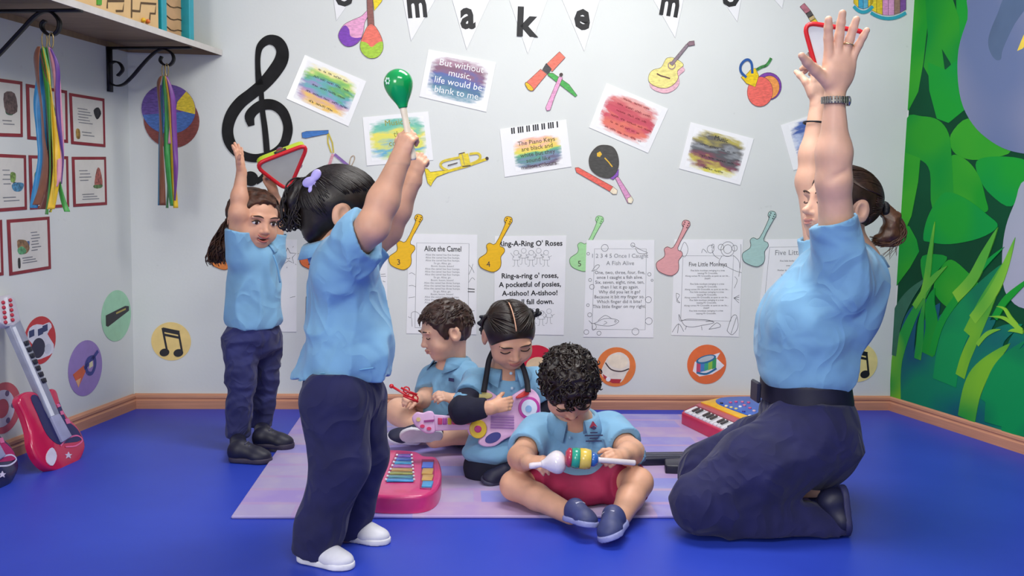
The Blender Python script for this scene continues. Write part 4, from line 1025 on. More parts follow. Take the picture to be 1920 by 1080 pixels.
t = thing('ribbon_bundle', 'long bundle of brown, blue, green and yellow ribbons on the nearer bracket', 'ribbons', BR2.w(BR2.px(98, 398)))
ring(BR2, (85, 76), 5, 14, 0.004, t); ring(BR2, (100, 77), 4, 13, 0.010, t)
for i, (pts, w, c) in enumerate([
    ([(85, 90), (82, 110), (85, 150), (91, 200), (94, 260), (96, 300), (90, 350), (80, 384)], 14, '#8a5238'),
    ([(86, 92), (90, 120), (97, 170), (101, 240), (103, 300), (97, 360), (88, 392)], 11, '#7a4630'),
    ([(84, 92), (79, 150), (74, 195), (79, 250), (83, 300), (76, 350), (70, 390)], 12, '#2f8ec4'),
    ([(85, 92), (83, 180), (87, 250), (87, 300), (82, 345)], 9, '#2a86bd'),
    ([(89, 90), (95, 130), (101, 180), (105, 260), (104, 330), (96, 402)], 9, '#3f9a35'),
    ([(91, 90), (99, 150), (105, 240), (110, 320), (118, 370), (127, 397)], 8, '#3a9a3a'),
    ([(92, 90), (101, 150), (107, 220), (113, 290), (112, 340), (105, 392)], 10, '#eec22e'),
    ([(97, 90), (108, 135), (112, 200), (117, 260), (118, 320), (110, 350)], 9, '#e09ab0'),
    ([(99, 90), (112, 125), (114, 180), (118, 230), (124, 270), (127, 300), (123, 345)], 6, '#5a2a86'),
    ([(88, 92), (98, 140), (104, 200), (109, 290), (108, 370), (100, 398)], 6, '#e9d44a')]):
    ribbon(BR2, pts, w, c, (0.030, 0.022, 0.012, 0.006, 0.026, 0.008, 0.024, 0.012, 0.018, 0.020)[i], t, i * 1.3)
t = thing('ribbon_bundle', 'ribbon bundle hanging in front of the painted disc', 'ribbons', BR1.w(BR1.px(318, 390)))
ring(BR1, (307.5, 133), 3, 11, 0.003, t); ring(BR1, (315, 132), 3, 11, 0.008, t)
for i, (pts, w, c) in enumerate([
    ([(308, 144), (304, 165), (307, 220), (308, 300), (309, 385)], 9, '#8a5238'),
    ([(309, 144), (306, 180), (302, 250), (301, 330), (302, 385)], 6, '#3f86a8'),
    ([(311, 144), (315, 180), (318, 240), (319, 300), (327, 386)], 8, '#2f9a45'),
    ([(312, 144), (317, 200), (314, 280), (318, 340), (315, 390)], 7, '#2f8a40'),
    ([(314, 144), (321, 190), (324, 260), (326, 320), (332, 390)], 7, '#eac22e'),
    ([(315, 144), (321, 170), (325, 215), (323, 270)], 6, '#d795ac'),
    ([(316, 144), (327, 185), (331, 250), (335, 310), (335, 345), (333, 376)], 7, '#7a3a98')]):
    ribbon(BR1, pts, w, c, (0.022, 0.006, 0.016, 0.010, 0.014, 0.012, 0.018)[i], t, i * 1.7)

# ---- wooden toys on the shelf
SF = Plane(LEFT.w((0, 0), nS - 0.03), LEFT.X, Zup, LEFT.N)
xa, xb, xc_, xd_ = SF.px(95, 10)[0], SF.px(298, 40)[0], SF.px(302, 40)[0], SF.px(362, 60)[0]
M_PLY = mat('#e3bd84', 0.5, 0.05, 8); M_TEAL = mat('#1fa3b2', 0.4); M_GROOVE = mat('#5a4224', 0.6)
t = thing('maze_box', 'wooden bead maze box with brown grooves on the shelf', 'toy', LEFT.w(((xa + xb) / 2, zs1), nS - 0.13))
V, F = box_vf(LEFT.w(((xa + xb) / 2, zs1 + 0.16), nS - 0.13), (LEFT.X, LEFT.N, Zup), ((xb - xa) / 2, 0.10, 0.159), 0.004); obj('box', V, F, M_PLY, t)
k8 = lambda L: [(180 + x / 8, y / 8) for (x, y) in L]
for Lq in ([(165, 125), (170, 15), (420, 15), (400, 165), (295, 165)], [(535, -200), (530, 265)], [(540, 160), (655, 170), (670, 45), (900, 60), (885, 205), (810, 200), (800, 340)]):
    P = [SF.px(u, v) for (u, v) in k8(Lq)]; V, F = stroke_vf(SF, P, 0.0075, 0.0012); obj('groove', V, F, M_GROOVE, t)
for (x, y, c) in ((690, 300, '#e6b92a'), (755, 320, '#e0783a')):
    V, F = ball_vf(SF.w(SF.px(*k8([(x, y)])[0]), 0.006), 0.008); obj('bead', V, F, mat(c, 0.3), t, True)
V, F = slab_vf(SF, [SF.px(*q) for q in k8([(5, -60), (75, -60), (70, 75), (5, 70)])], 0.0, 0.004); obj('green_block', V, F, mat('#4aa32a', 0.4), t)
t = thing('bead_frame', 'turquoise-edged wooden toy panel at the corner end of the shelf', 'toy', LEFT.w(((xc_ + xd_) / 2, zs1), nS - 0.10))
for (p, q) in ((xc_, xc_ + 0.034), (xd_ - 0.034, xd_)):
    V, F = box_vf(LEFT.w(((p + q) / 2, zs1 + 0.15), nS - 0.07), (LEFT.X, LEFT.N, Zup), ((q - p) / 2, 0.045, 0.149), 0.003); obj('post', V, F, M_TEAL, t)
V, F = box_vf(LEFT.w(((xc_ + xd_) / 2, zs1 + 0.15), nS - 0.09), (LEFT.X, LEFT.N, Zup), ((xd_ - xc_) / 2 - 0.034, 0.03, 0.149), 0.001); obj('panel', V, F, mat('#cda274', 0.5, 0.08, 10), t)
for z in (0.035, 0.075, 0.12):
    V, F = tube_vf([LEFT.w((xc_ + 0.035 + (xd_ - xc_ - 0.07) * i / 6, zs1 + z + 0.006 * math.sin(i * 1.4)), nS - 0.058) for i in range(7)], 0.0018, 5); obj('wire', V, F, M_GROOVE, t)
V, F = ball_vf(LEFT.w((xd_ + 0.004, zs1 + 0.09), nS - 0.04), 0.009); obj('knob', V, F, mat('#b58a5a', 0.5), t, True)

# ================================================================== play mat
A_, D_, B_ = gp(435, 967, 0.01), gp(567, 772, 0.01), gp(1556, 966, 0.01)
C_ = B_ + (D_ - A_)
matX, matY = unit(B_ - A_), unit(D_ - A_)
def mat_material():
    m = bpy.data.materials.new('play_mat_print'); m.use_nodes = True
    nt = m.node_tree; N = nt.nodes; L = nt.links; b = N['Principled BSDF']
    tc = N.new('ShaderNodeTexCoord')
    br_ = N.new('ShaderNodeTexBrick'); br_.inputs['Scale'].default_value = 1.0; br_.offset = 0.37; br_.squash = 1.3
    br_.inputs['Brick Width'].default_value = 0.34; br_.inputs['Row Height'].default_value = 0.13; br_.inputs['Mortar Size'].default_value = 0.012
    br_.inputs['Color1'].default_value = (0, 0, 0, 1); br_.inputs['Color2'].default_value = (1, 1, 1, 1); br_.inputs['Mortar'].default_value = (0.5, 0.5, 0.5, 1)
    L.new(tc.outputs['Object'], br_.inputs['Vector'])
    r = N.new('ShaderNodeValToRGB'); el = r.color_ramp.elements
    cols = ['#928dd2', '#ab90cb', '#8d85d2', '#be9cbd', '#8391d8', '#b9abc2', '#9d8ad6']
    while len(el) < len(cols): el.new(0.5)
    for i, c in enumerate(cols): el[i].position = i / (len(cols) - 1); el[i].color = lin(c)
    r.color_ramp.interpolation = 'CONSTANT'
    L.new(br_.outputs['Color'], r.inputs[0])
    n = N.new('ShaderNodeTexNoise'); n.inputs['Scale'].default_value = 9; n.inputs['Detail'].default_value = 3; L.new(tc.outputs['Object'], n.inputs['Vector'])
    r2 = N.new('ShaderNodeValToRGB'); r2.color_ramp.elements[0].position = 0.42; r2.color_ramp.elements[1].position = 0.62
    r2.color_ramp.elements[0].color = lin('#9a8dd4'); r2.color_ramp.elements[1].color = lin('#b3a8d2'); L.new(n.outputs['Fac'], r2.inputs[0])
    mx = N.new('ShaderNodeMixRGB'); mx.inputs[0].default_value = 0.45; L.new(r.outputs[0], mx.inputs[1]); L.new(r2.outputs[0], mx.inputs[2])
    L.new(mx.outputs[0], b.inputs['Base Color']); b.inputs['Roughness'].default_value = 0.5
    return m
hx, hy = np.linalg.norm(B_ - A_) / 2, np.linalg.norm(D_ - A_) / 2
mc = (A_ + C_) / 2
V, F = box_vf((0, 0, 0.005), XYZ, (hx, hy, 0.0048), 0.003)
play_mat = obj('play_mat', V, F, mat_material(), None, loc=np.zeros(3))
play_mat.location = (mc[0], mc[1], 0.0); play_mat.rotation_euler = (0, 0, math.atan2(matX[1], matX[0]))
tag(play_mat, 'pastel lavender printed foam play mat spread on the blue floor', 'mat')
MATZ = 0.0105

# ================================================================== toy guitars leaning on the left wall
def toy_guitar(Apx, Bpx, du, dv, cols, label):
    A = gp(Apx[0], Apx[1]); B = LEFT.w(LEFT.px(*Bpx), 0.02)
    a = unit(B - A); w = LEFT.X - a * np.dot(LEFT.X, a); w = unit(w); n = np.cross(w, a)
    if np.dot(n, CAM - A) < 0: n = -n
    pl = Plane(A, w, a, n)
    k = lambda L: [pl.px(x / 2.7 + du, 540 + y / 2.7 + dv) for (x, y) in L]
    t = thing('toy_guitar', label, 'toy guitar', A, 'toy electric guitars leaning on the left wall')
    body = spline(k([(98, 570), (120, 530), (170, 522), (205, 550), (225, 620), (262, 640), (270, 590), (246, 540), (262, 508), (290, 520), (312, 590), (345, 650), (395, 700), (428, 765), (432, 820), (395, 890), (330, 922), (255, 917), (200, 872), (166, 800), (155, 720), (130, 640)]), 4, closed=True)
    V, F = slab_vf(pl, body, -0.028, 0.0); bevel(obj('body', V, F, mat(cols[0], 0.22, 0.03, coat=0.5), t), 0.009, 3)
    pg = spline(k([(155, 555), (190, 548), (235, 640), (285, 625), (300, 580), (330, 660), (390, 715), (410, 770), (330, 785), (290, 790), (235, 740), (190, 640)]), 3, closed=True)
    V, F = slab_vf(pl, pg, -0.01, 0.0015); obj('pickguard', V, F, mat(cols[1], 0.3, 0.05), t)
    V, F = slab_vf(pl, k([(38, 195), (92, 165), (292, 642), (245, 662)]), -0.012, 0.009); bevel(obj('neck', V, F, mat('#8f93a8', 0.35), t), 0.003)
    V, F = slab_vf(pl, k([(50, 205), (64, 200), (262, 648), (246, 655)]), 0.0, 0.0115); obj('string_strip', V, F, mat('#dfe2ee', 0.3), t)
    V, F = slab_vf(pl, k([(-45, 70), (-30, 45), (40, 38), (62, 55), (95, 170), (60, 195), (20, 200), (-10, 180)]), -0.012, 0.010); bevel(obj('headstock', V, F, mat('#c7c3cf', 0.35), t), 0.004)
    V, F = slab_vf(pl, k([(8, 55), (22, 52), (38, 185), (20, 190)]), 0.0, 0.012); obj('head_strip', V, F, mat('#e8e8f0', 0.3), t)
    for i in range(5):
        for (x, y) in ((36 + i * 3, 68 + i * 25), (0 + i * 3, 80 + i * 25)):
            V, F = lathe_vf(pl.w(k([(x, y)])[0], 0.0098), n, [(0, 0.006), (0.006, 0.006), (0.007, 0.004)], 8); obj('tuning_peg', V, F, mat('#c23048', 0.35), t, True)
    for i in range(7):
        x, y = 118 + i * 14.6, 285 + i * 31.5
        V, F = slab_vf(pl, k([(x - 12, y - 8), (x + 8, y - 15), (x + 16, y + 8), (x - 2, y + 14)]), 0.0, 0.015); bevel(obj('button', V, F, mat('#17172a', 0.35), t), 0.002)
    V, F = slab_vf(pl, k([(245, 655), (288, 640), (352, 755), (305, 785)]), 0.0, 0.012); bevel(obj('bridge', V, F, mat('#9d9fc0', 0.3), t), 0.003)
    V, F = slab_vf(pl, spline(k([(235, 840), (262, 808), (285, 850), (265, 900), (235, 880)]), 3, closed=True), 0.0, 0.0025); obj('white_decal', V, F, mat('#d6cfe4', 0.4), t)
    st = []
    for i in range(10):
        r = 18 if i % 2 == 0 else 8; a_ = math.radians(90 + 36 * i); st.append((345 + r * math.cos(a_), 848 - r * math.sin(a_)))
    V, F = slab_vf(pl, k(st), 0.0, 0.0025); obj('star_decal', V, F, mat('#cfc6e0', 0.4), t)
    V, F = stroke_vf(pl, spline(k([(305, 800), (340, 762), (390, 748), (415, 772), (380, 800), (330, 805)]), 4), 0.005, 0.002); obj('swirl', V, F, mat(cols[2], 0.4), t)
    for q in ([(282, 590), (296, 586), (305, 600), (290, 606)], [(300, 625), (314, 622), (322, 640), (306, 644)], [(325, 665), (345, 660), (355, 685), (335, 690)]):
        V, F = slab_vf(pl, k(q), 0.0, 0.003); obj('letter_decal', V, F, mat('#d86a9a', 0.4), t)
    return t
toy_guitar((100, 884), (8, 556), 0, 0, ('#c2184e', '#23235a', '#e0659a'), 'crimson toy electric guitar with silver neck leaning on the left wall')
toy_guitar((-18, 924), (-110, 596), -124, 36, ('#1f2450', '#b02a66', '#c9c6e0'), 'dark blue toy guitar cut off by the lower left frame edge')

# ================================================================== pink xylophone on the mat
TOPZ = 0.062
HP = lambda z: Plane(np.array([0, 0, z]), XYZ[0], XYZ[1], XYZ[2])
k5 = lambda L, z: [HP(z).px(500 + x / 2.7, 680 + y / 2.7) for (x, y) in L]
t = thing('toy_xylophone', 'pink toy xylophone with coloured metal bars on the mat', 'toy', np.append(HP(0).px(757, 925), MATZ))
P = spline(k5([(600, 440), (750, 447), (800, 470), (862, 478), (886, 545), (870, 625), (800, 668), (660, 675), (540, 668), (515, 640), (560, 540), (580, 470)], TOPZ), 4, closed=True)
V, F = slab_vf(HP(0), P, MATZ, TOPZ); bevel(obj('body', V, F, mat('#d4377a', 0.3, 0.04, coat=0.3), t), 0.014, 4)
V, F = slab_vf(HP(0), k5([(655, 452), (735, 455), (748, 520), (742, 605), (600, 600), (625, 520)], TOPZ), TOPZ - 0.01, TOPZ + 0.002); bevel(obj('tray', V, F, mat('#b32868', 0.35), t), 0.002)
for i, c in enumerate(('#7a5ab8', '#4a6fc8', '#3fa0cf', '#a86ab8', '#c8a06a', '#9aa05a', '#5a9aa8', '#4a9fdf')):
    f = i / 7; y = 466 + f * 124; w = 34 + 34 * f; xc = 697 - 22 * f
    V, F = slab_vf(HP(0), k5([(xc - w, y - 6), (xc + w, y - 6), (xc + w, y + 7), (xc - w, y + 7)], TOPZ + 0.006), TOPZ + 0.002, TOPZ + 0.0055); bevel(obj('bar', V, F, mat(c, 0.25, 0.03, metal=0.5), t), 0.001)
    for s in (-1, 1):
        p = k5([(xc + s * (w + 3), y)], TOPZ + 0.007)[0]; V, F = ball_vf((p[0], p[1], TOPZ + 0.006), 0.0042, None, 8, 6); obj('pin', V, F, mat('#dfe3ee', 0.3), t, True)
V, F = slab_vf(HP(0), k5([(785, 490), (848, 492), (850, 560), (832, 645), (775, 640)], TOPZ), TOPZ - 0.01, TOPZ + 0.002); bevel(obj('key_tray', V, F, mat('#a02060', 0.35), t), 0.002)
for i, c in enumerate(('#4a72d8', '#c9a05a', '#c9a05a', '#4aa0d8')):
    y = 503 + i * 32; V, F = slab_vf(HP(0), k5([(790, y), (845, y), (841 - i * 2, y + 27), (784, y + 27)], TOPZ + 0.006), TOPZ, TOPZ + 0.007); bevel(obj('key', V, F, mat(c, 0.3), t), 0.0015)
hb = [gp(706, 838, 0.05), gp(702, 830, 0.085), gp(708, 826, 0.105), gp(718, 829, 0.098), gp(722, 838, 0.05)]
V, F = tube_vf(spline(hb, 5), 0.009, 8); obj('carry_handle', V, F, mat('#d1304e', 0.3), t, True)

# ================================================================== red toy keyboard
KZ = 0.06
k9 = lambda L, z=KZ: [HP(z).px(940 + x / 3.84, 640 + y / 3.84) for (x, y) in L]
t = thing('toy_keyboard', 'red and yellow toy keyboard on the mat beside the kneeling woman', 'toy', np.append(HP(0).px(1400, 800), MATZ))
P = k9([(1298, 505), (1340, 478), (1440, 432), (1480, 432), (1540, 412), (1600, 404), (1850, 395), (2000, 440), (2060, 620), (1990, 700), (1900, 760), (1690, 690)])
V, F = slab_vf(HP(0), P, MATZ, KZ); bevel(obj('body', V, F, mat('#c21c4a', 0.3, 0.03, coat=0.3), t), 0.008, 3)
V, F = slab_vf(HP(0), k9([(1300, 520), (1690, 700), (1890, 770), (1890, 778), (1690, 712), (1300, 532)], 0.02), MATZ, 0.016); obj('foot_rail', V, F, mat('#3a3f58', 0.4), t)
V, F = slab_vf(HP(0), k9([(1435, 442), (1540, 418), (1600, 410), (1850, 402), (1990, 450), (2040, 610), (1960, 640), (1840, 606), (1500, 465)]), KZ - 0.01, KZ + 0.004); bevel(obj('yellow_panel', V, F, mat('#f0b821', 0.35), t), 0.002)
V, F = slab_vf(HP(0), spline(k9([(1545, 445), (1560, 425), (1640, 412), (1850, 412), (1960, 450), (2000, 580), (1920, 590), (1840, 566), (1600, 478)]), 3, closed=True), KZ - 0.01, KZ + 0.008); bevel(obj('blue_panel', V, F, mat('#2a62c8', 0.35), t), 0.002)
random.seed(5)
for (x, y, c) in [(1585, 445, '#23234a'), (1650, 440, '#d85a8a'), (1690, 435, '#d85a8a'), (1735, 436, '#e07a9a'), (1780, 440, '#d85a8a'), (1620, 465, '#e8e0c0'), (1655, 475, '#e6d98a'), (1690, 485, '#e6d98a'), (1720, 470, '#f0f0f4'), (1750, 460, '#e07a9a'), (1745, 505, '#3a3a9a'), (1790, 480, '#d85a8a'), (1820, 500, '#e8c0d0'), (1790, 535, '#f0f0f4'), (1870, 450, '#e8d060'), (1900, 500, '#d85a8a'), (1880, 540, '#f0f0f4')]:
    p = k9([(x, y)], KZ + 0.01)[0]; V, F = lathe_vf((p[0], p[1], KZ + 0.006), Zup, [(0, 0.007), (0.006, 0.007), (0.0075, 0.005)], 10); obj('button', V, F, mat(c, 0.3), t, True)
V, F = slab_vf(HP(0), k9([(1312, 500), (1400, 460), (1920, 690), (1845, 742)]), KZ - 0.012, KZ + 0.0015); obj('key_bed', V, F, mat('#8a1638', 0.4), t)
e0, e1, f0, f1 = [np.array(q, float) for q in ((1318, 501), (1830, 728), (1398, 466), (1912, 690))]
for i in range(20):
    a0, a1 = (i + 0.06) / 20, (i + 0.94) / 20
    q = [e0 + (e1 - e0) * a0, e0 + (e1 - e0) * a1, f0 + (f1 - f0) * a1, f0 + (f1 - f0) * a0]
    V, F = slab_vf(HP(0), k9([tuple(p) for p in q], KZ + 0.006), KZ, KZ + 0.006); obj('white_key', V, F, mat('#eceaf2', 0.3), t)
for i in range(20):
    if i % 7 in (2, 6): continue
    a0, a1 = (i + 0.75) / 20, (i + 1.25) / 20
    g0_, g1_ = e0 + (f0 - e0) * 0.42, e1 + (f1 - e1) * 0.42
    q = [g0_ + (g1_ - g0_) * a0, g0_ + (g1_ - g0_) * a1, f0 + (f1 - f0) * a1, f0 + (f1 - f0) * a0]
    V, F = slab_vf(HP(0), k9([tuple(p) for p in q], KZ + 0.012), KZ + 0.004, KZ + 0.012); obj('black_key', V, F, mat('#16161e', 0.3), t)

# ---- long dark toy lying on the mat behind the curly-haired boy
t = thing('toy_guitar', 'long black toy guitar lying flat on the mat behind the curly-haired boy', 'toy guitar', np.append(HP(0).px(1180, 860), MATZ))
lz = 0.035
kL = lambda L, z=lz: [HP(z).px(u, v) for (u, v) in L]
V, F = slab_vf(HP(0), kL([(1130, 848), (1290, 846), (1300, 852), (1290, 858), (1130, 862)]), MATZ, lz); bevel(obj('neck', V, F, mat('#22233a', 0.35), t), 0.004)
V, F = slab_vf(HP(0), kL([(1246, 862), (1310, 858), (1316, 866), (1300, 876), (1248, 874)]), MATZ, lz + 0.004); bevel(obj('headstock', V, F, mat('#1d1e33', 0.35), t), 0.005)
V, F = slab_vf(HP(0), spline(kL([(1092, 840), (1120, 836), (1140, 846), (1142, 862), (1120, 868), (1096, 866), (1086, 855)]), 3, closed=True), MATZ, lz); bevel(obj('body', V, F, mat('#26274a', 0.35), t), 0.006)
for s in (0, 1, 2):
    V, F = tube_vf([np.append(kL([(1130, 851 + s * 3.0)])[0], lz + 0.003), np.append(kL([(1290, 849 + s * 3.0)])[0], lz + 0.003)], 0.0012, 5); obj('string', V, F, mat('#9a9cb0', 0.3, metal=0.6), t)
# ================================================================== smooth-blended body surfaces
_rng = np.random.default_rng(3)
_LAT = _rng.random((33, 33, 33)).astype(np.float32)
_LAT[32] = _LAT[0]; _LAT[:, 32] = _LAT[:, 0]; _LAT[:, :, 32] = _LAT[:, :, 0]
def vnoise(P, s):
    Q = P * s; I = np.floor(Q).astype(np.int32); f = (Q - I).astype(np.float32); f = f * f * (3 - 2 * f); I = I & 31
    x, y, z = I[..., 0], I[..., 1], I[..., 2]; u, v, w = f[..., 0], f[..., 1], f[..., 2]
    g = lambda a, b, c: _LAT[x + a, y + b, z + c]
    return ((g(0, 0, 0) * (1 - u) + g(1, 0, 0) * u) * (1 - v) + (g(0, 1, 0) * (1 - u) + g(1, 1, 0) * u) * v) * (1 - w) + \
           ((g(0, 0, 1) * (1 - u) + g(1, 0, 1) * u) * (1 - v) + (g(0, 1, 1) * (1 - u) + g(1, 1, 1) * u) * v) * w
def folds(amp, sc, stretch=(1, 1, 1)):
    st = np.array(stretch, np.float32)
    def f(P):
        n = vnoise(P * st + 7.1, sc); m = vnoise(P * st + 3.3, sc * 2.1)
        return -amp * ((1 - np.abs(2 * n - 1)) ** 2 * 1.4 + 0.5 * m - 0.7)
    return f
def smin(a, b, k):
    h = np.maximum(k - np.abs(a - b), 0) / k
    return np.minimum(a, b) - h * h * k * 0.25

class SDF:
    def __init__(s): s.p = []
    def cone(s, a, b, ra, rb, k=0.012, ax=None, sc=1.0, op='add'):
        a = np.asarray(a, float); b = np.asarray(b, float); M = max(ra, rb) * max(sc, 1) + k + 0.025
        ba = b - a; L2 = float(ba @ ba) + 1e-12
        def f(P):
            q = P - a
            if ax is not None: q = q + ((1 / sc - 1) * (q @ ax))[..., None] * ax
            bb = ba if ax is None else ba + (1 / sc - 1) * (ba @ ax) * ax
            l2 = float(bb @ bb) + 1e-12
            h = np.clip((q @ bb) / l2, 0, 1)
            return np.sqrt(((q - h[..., None] * bb) ** 2).sum(-1)) - (ra + (rb - ra) * h)
        s.p.append((f, np.minimum(a, b) - M, np.maximum(a, b) + M, k, op)); return s
    def chain(s, pts, rad, k=0.012, **kw):
        for i in range(len(pts) - 1): s.cone(pts[i], pts[i + 1], rad[i], rad[i + 1], k, **kw)
        return s
    def ell(s, c, r, R=None, k=0.012, op='add'):
        c = np.asarray(c, float); r = np.asarray(r, float); R = np.eye(3) if R is None else np.asarray(R, float)
        M = r.max() + k + 0.025
        def f(P):
            q = (P - c) @ R
            k0 = np.sqrt(((q / r) ** 2).sum(-1)); k1 = np.sqrt(((q / (r * r)) ** 2).sum(-1)) + 1e-9
            return k0 * (k0 - 1) / k1
        s.p.append((f, c - M, c + M, k, op)); return s
    def rbox(s, c, h, R, rd, k=0.008, op='add'):
        c = np.asarray(c, float); h = np.asarray(h, float); R = np.asarray(R, float); M = np.linalg.norm(h) + k + 0.025
        def f(P):
            q = np.abs((P - c) @ R) - (h - rd)
            return np.sqrt((np.maximum(q, 0) ** 2).sum(-1)) + np.minimum(q.max(-1), 0) - rd
        s.p.append((f, c - M, c + M, k, op)); return s
    def cut(s, pt, n, ball=None, rad=None, k=0.004):
        """remove everything on the side of the plane that n points to (within a ball)"""
        pt = np.asarray(pt, float); n = unit(n)
        c = pt if ball is None else np.asarray(ball, float)
        if rad is None: lo, hi = None, None
        else: lo, hi = c - rad, c + rad
        def f(P):
            d = (P - pt) @ n
            if rad is not None: d = np.where(((P - c) ** 2).sum(-1) < rad * rad, d, -1.0)
            return d
        s.p.append((f, lo, hi, k, 'cut')); return s
    def bounds(s):
        L = [(a, b) for (f, a, b, k, op) in s.p if op == 'add']
        return np.min([a for a, b in L], 0) + 0.02, np.max([b for a, b in L], 0) - 0.02
    def field(s, lo, res, shape, disp=None):
        F = np.full(shape, 0.08, np.float32)
        ax = [lo[i] + res * np.arange(shape[i]) for i in range(3)]
        for (f, a, b, k, op) in s.p:
            sl = []
            for i in range(3):
                if a is None: i0, i1 = 0, shape[i]
                else: i0 = max(0, int((a[i] - lo[i]) / res)); i1 = min(shape[i], int((b[i] - lo[i]) / res) + 2)
                sl.append(slice(i0, i1))
            if any(q.stop <= q.start for q in sl): continue
            sl = tuple(sl)
            P = np.stack(np.meshgrid(ax[0][sl[0]], ax[1][sl[1]], ax[2][sl[2]], indexing='ij'), -1)
            d = f(P).astype(np.float32); S = F[sl]
            if op == 'add': F[sl] = smin(S, d, k)
            elif op == 'sub': F[sl] = -smin(-S, d, k)
            elif op == 'cut': F[sl] = np.maximum(S, d)
        if disp is not None:
            m = np.argwhere(np.abs(F) < 0.02)
            if len(m):
                P = lo + m * res; i = tuple(m.T); F[i] += disp(P).astype(np.float32)
        return F
    def poly(s, lo, hi, res, disp=None):
        lo = np.asarray(lo, float); n = np.maximum(3, np.ceil((np.asarray(hi) - lo) / res).astype(int) + 1)
        F = s.field(lo, res, tuple(n), disp)
        return surface_nets(F, lo, res)
    def mesh(s, res=0.006, fine=(), disp=None, lo=None, hi=None):
        l, h = s.bounds()
        if lo is not None: l = np.maximum(l, lo)
        if hi is not None: h = np.minimum(h, hi)
        V, F = s.poly(l, h, res, disp)
        for (a, b, r) in fine:
            a = np.asarray(a, float); b = np.asarray(b, float)
            if len(F):
                c = V[F].mean(1); sh = 1.6 * r + 0.4 * res
                inside = np.all((c > a + sh) & (c < b - sh), 1); F = F[~inside]
            V2, F2 = s.poly(a, b, r, disp)
            F = np.vstack([F, F2 + len(V)]); V = np.vstack([V, V2])
        used = np.unique(F); mp_ = np.full(len(V), -1); mp_[used] = np.arange(len(used))
        return V[used], mp_[F]

_C = np.array([[i & 1, (i >> 1) & 1, (i >> 2) & 1] for i in range(8)])
_E = [(a, b) for a in range(8) for b in range(a + 1, 8) if bin(a ^ b).count('1') == 1]
def surface_nets(F, lo, res):
    S = F < 0; nx, ny, nz = F.shape
    cnt = np.zeros((nx - 1, ny - 1, nz - 1), np.int8)
    for c in _C: cnt += S[c[0]:nx - 1 + c[0], c[1]:ny - 1 + c[1], c[2]:nz - 1 + c[2]]
    A = np.argwhere((cnt > 0) & (cnt < 8))
    if not len(A): return np.zeros((0, 3)), np.zeros((0, 4), int)
    idx = np.full(cnt.shape, -1, np.int32); idx[tuple(A.T)] = np.arange(len(A))
    vals = np.stack([F[A[:, 0] + c[0], A[:, 1] + c[1], A[:, 2] + c[2]] for c in _C], 1)
    acc = np.zeros((len(A), 3)); w = np.zeros(len(A))
    for a, b in _E:
        va, vb = vals[:, a], vals[:, b]; m = (va < 0) != (vb < 0)
        t = np.where(m, va / (va - vb + 1e-12), 0)
        acc += m[:, None] * (_C[a] + t[:, None] * (_C[b] - _C[a])); w += m
    V = lo + (A + acc / w[:, None]) * res
    Q = []
    for ax in range(3):
        o = [0, 0, 0]; o[ax] = 1
        a = S[:nx - o[0], :ny - o[1], :nz - o[2]]; b = S[o[0]:, o[1]:, o[2]:]
        e = np.argwhere(a != b); u, v = (ax + 1) % 3, (ax + 2) % 3
        ok = (e[:, u] > 0) & (e[:, v] > 0) & (e[:, u] < F.shape[u] - 1) & (e[:, v] < F.shape[v] - 1)
        e = e[ok]; fl = a[tuple(e.T)]
        def g(du, dv):
            q = e.copy(); q[:, u] -= du; q[:, v] -= dv; return idx[q[:, 0], q[:, 1], q[:, 2]]
        q = np.stack([g(1, 1), g(0, 1), g(0, 0), g(1, 0)], 1); q[~fl] = q[~fl][:, ::-1]; Q.append(q)
    Q = np.vstack(Q); Q = Q[(Q >= 0).all(1)]
    return V, Q
def sobj(name, sdf, m, parent, res=0.006, fine=(), disp=None, **k):
    V, F = sdf.mesh(res, fine, disp, **k)
    return obj(name, V, F, m, parent, True)
def boxes(pts, mar, res):
    P = np.array(pts); return (P.min(0) - mar, P.max(0) + mar, res)

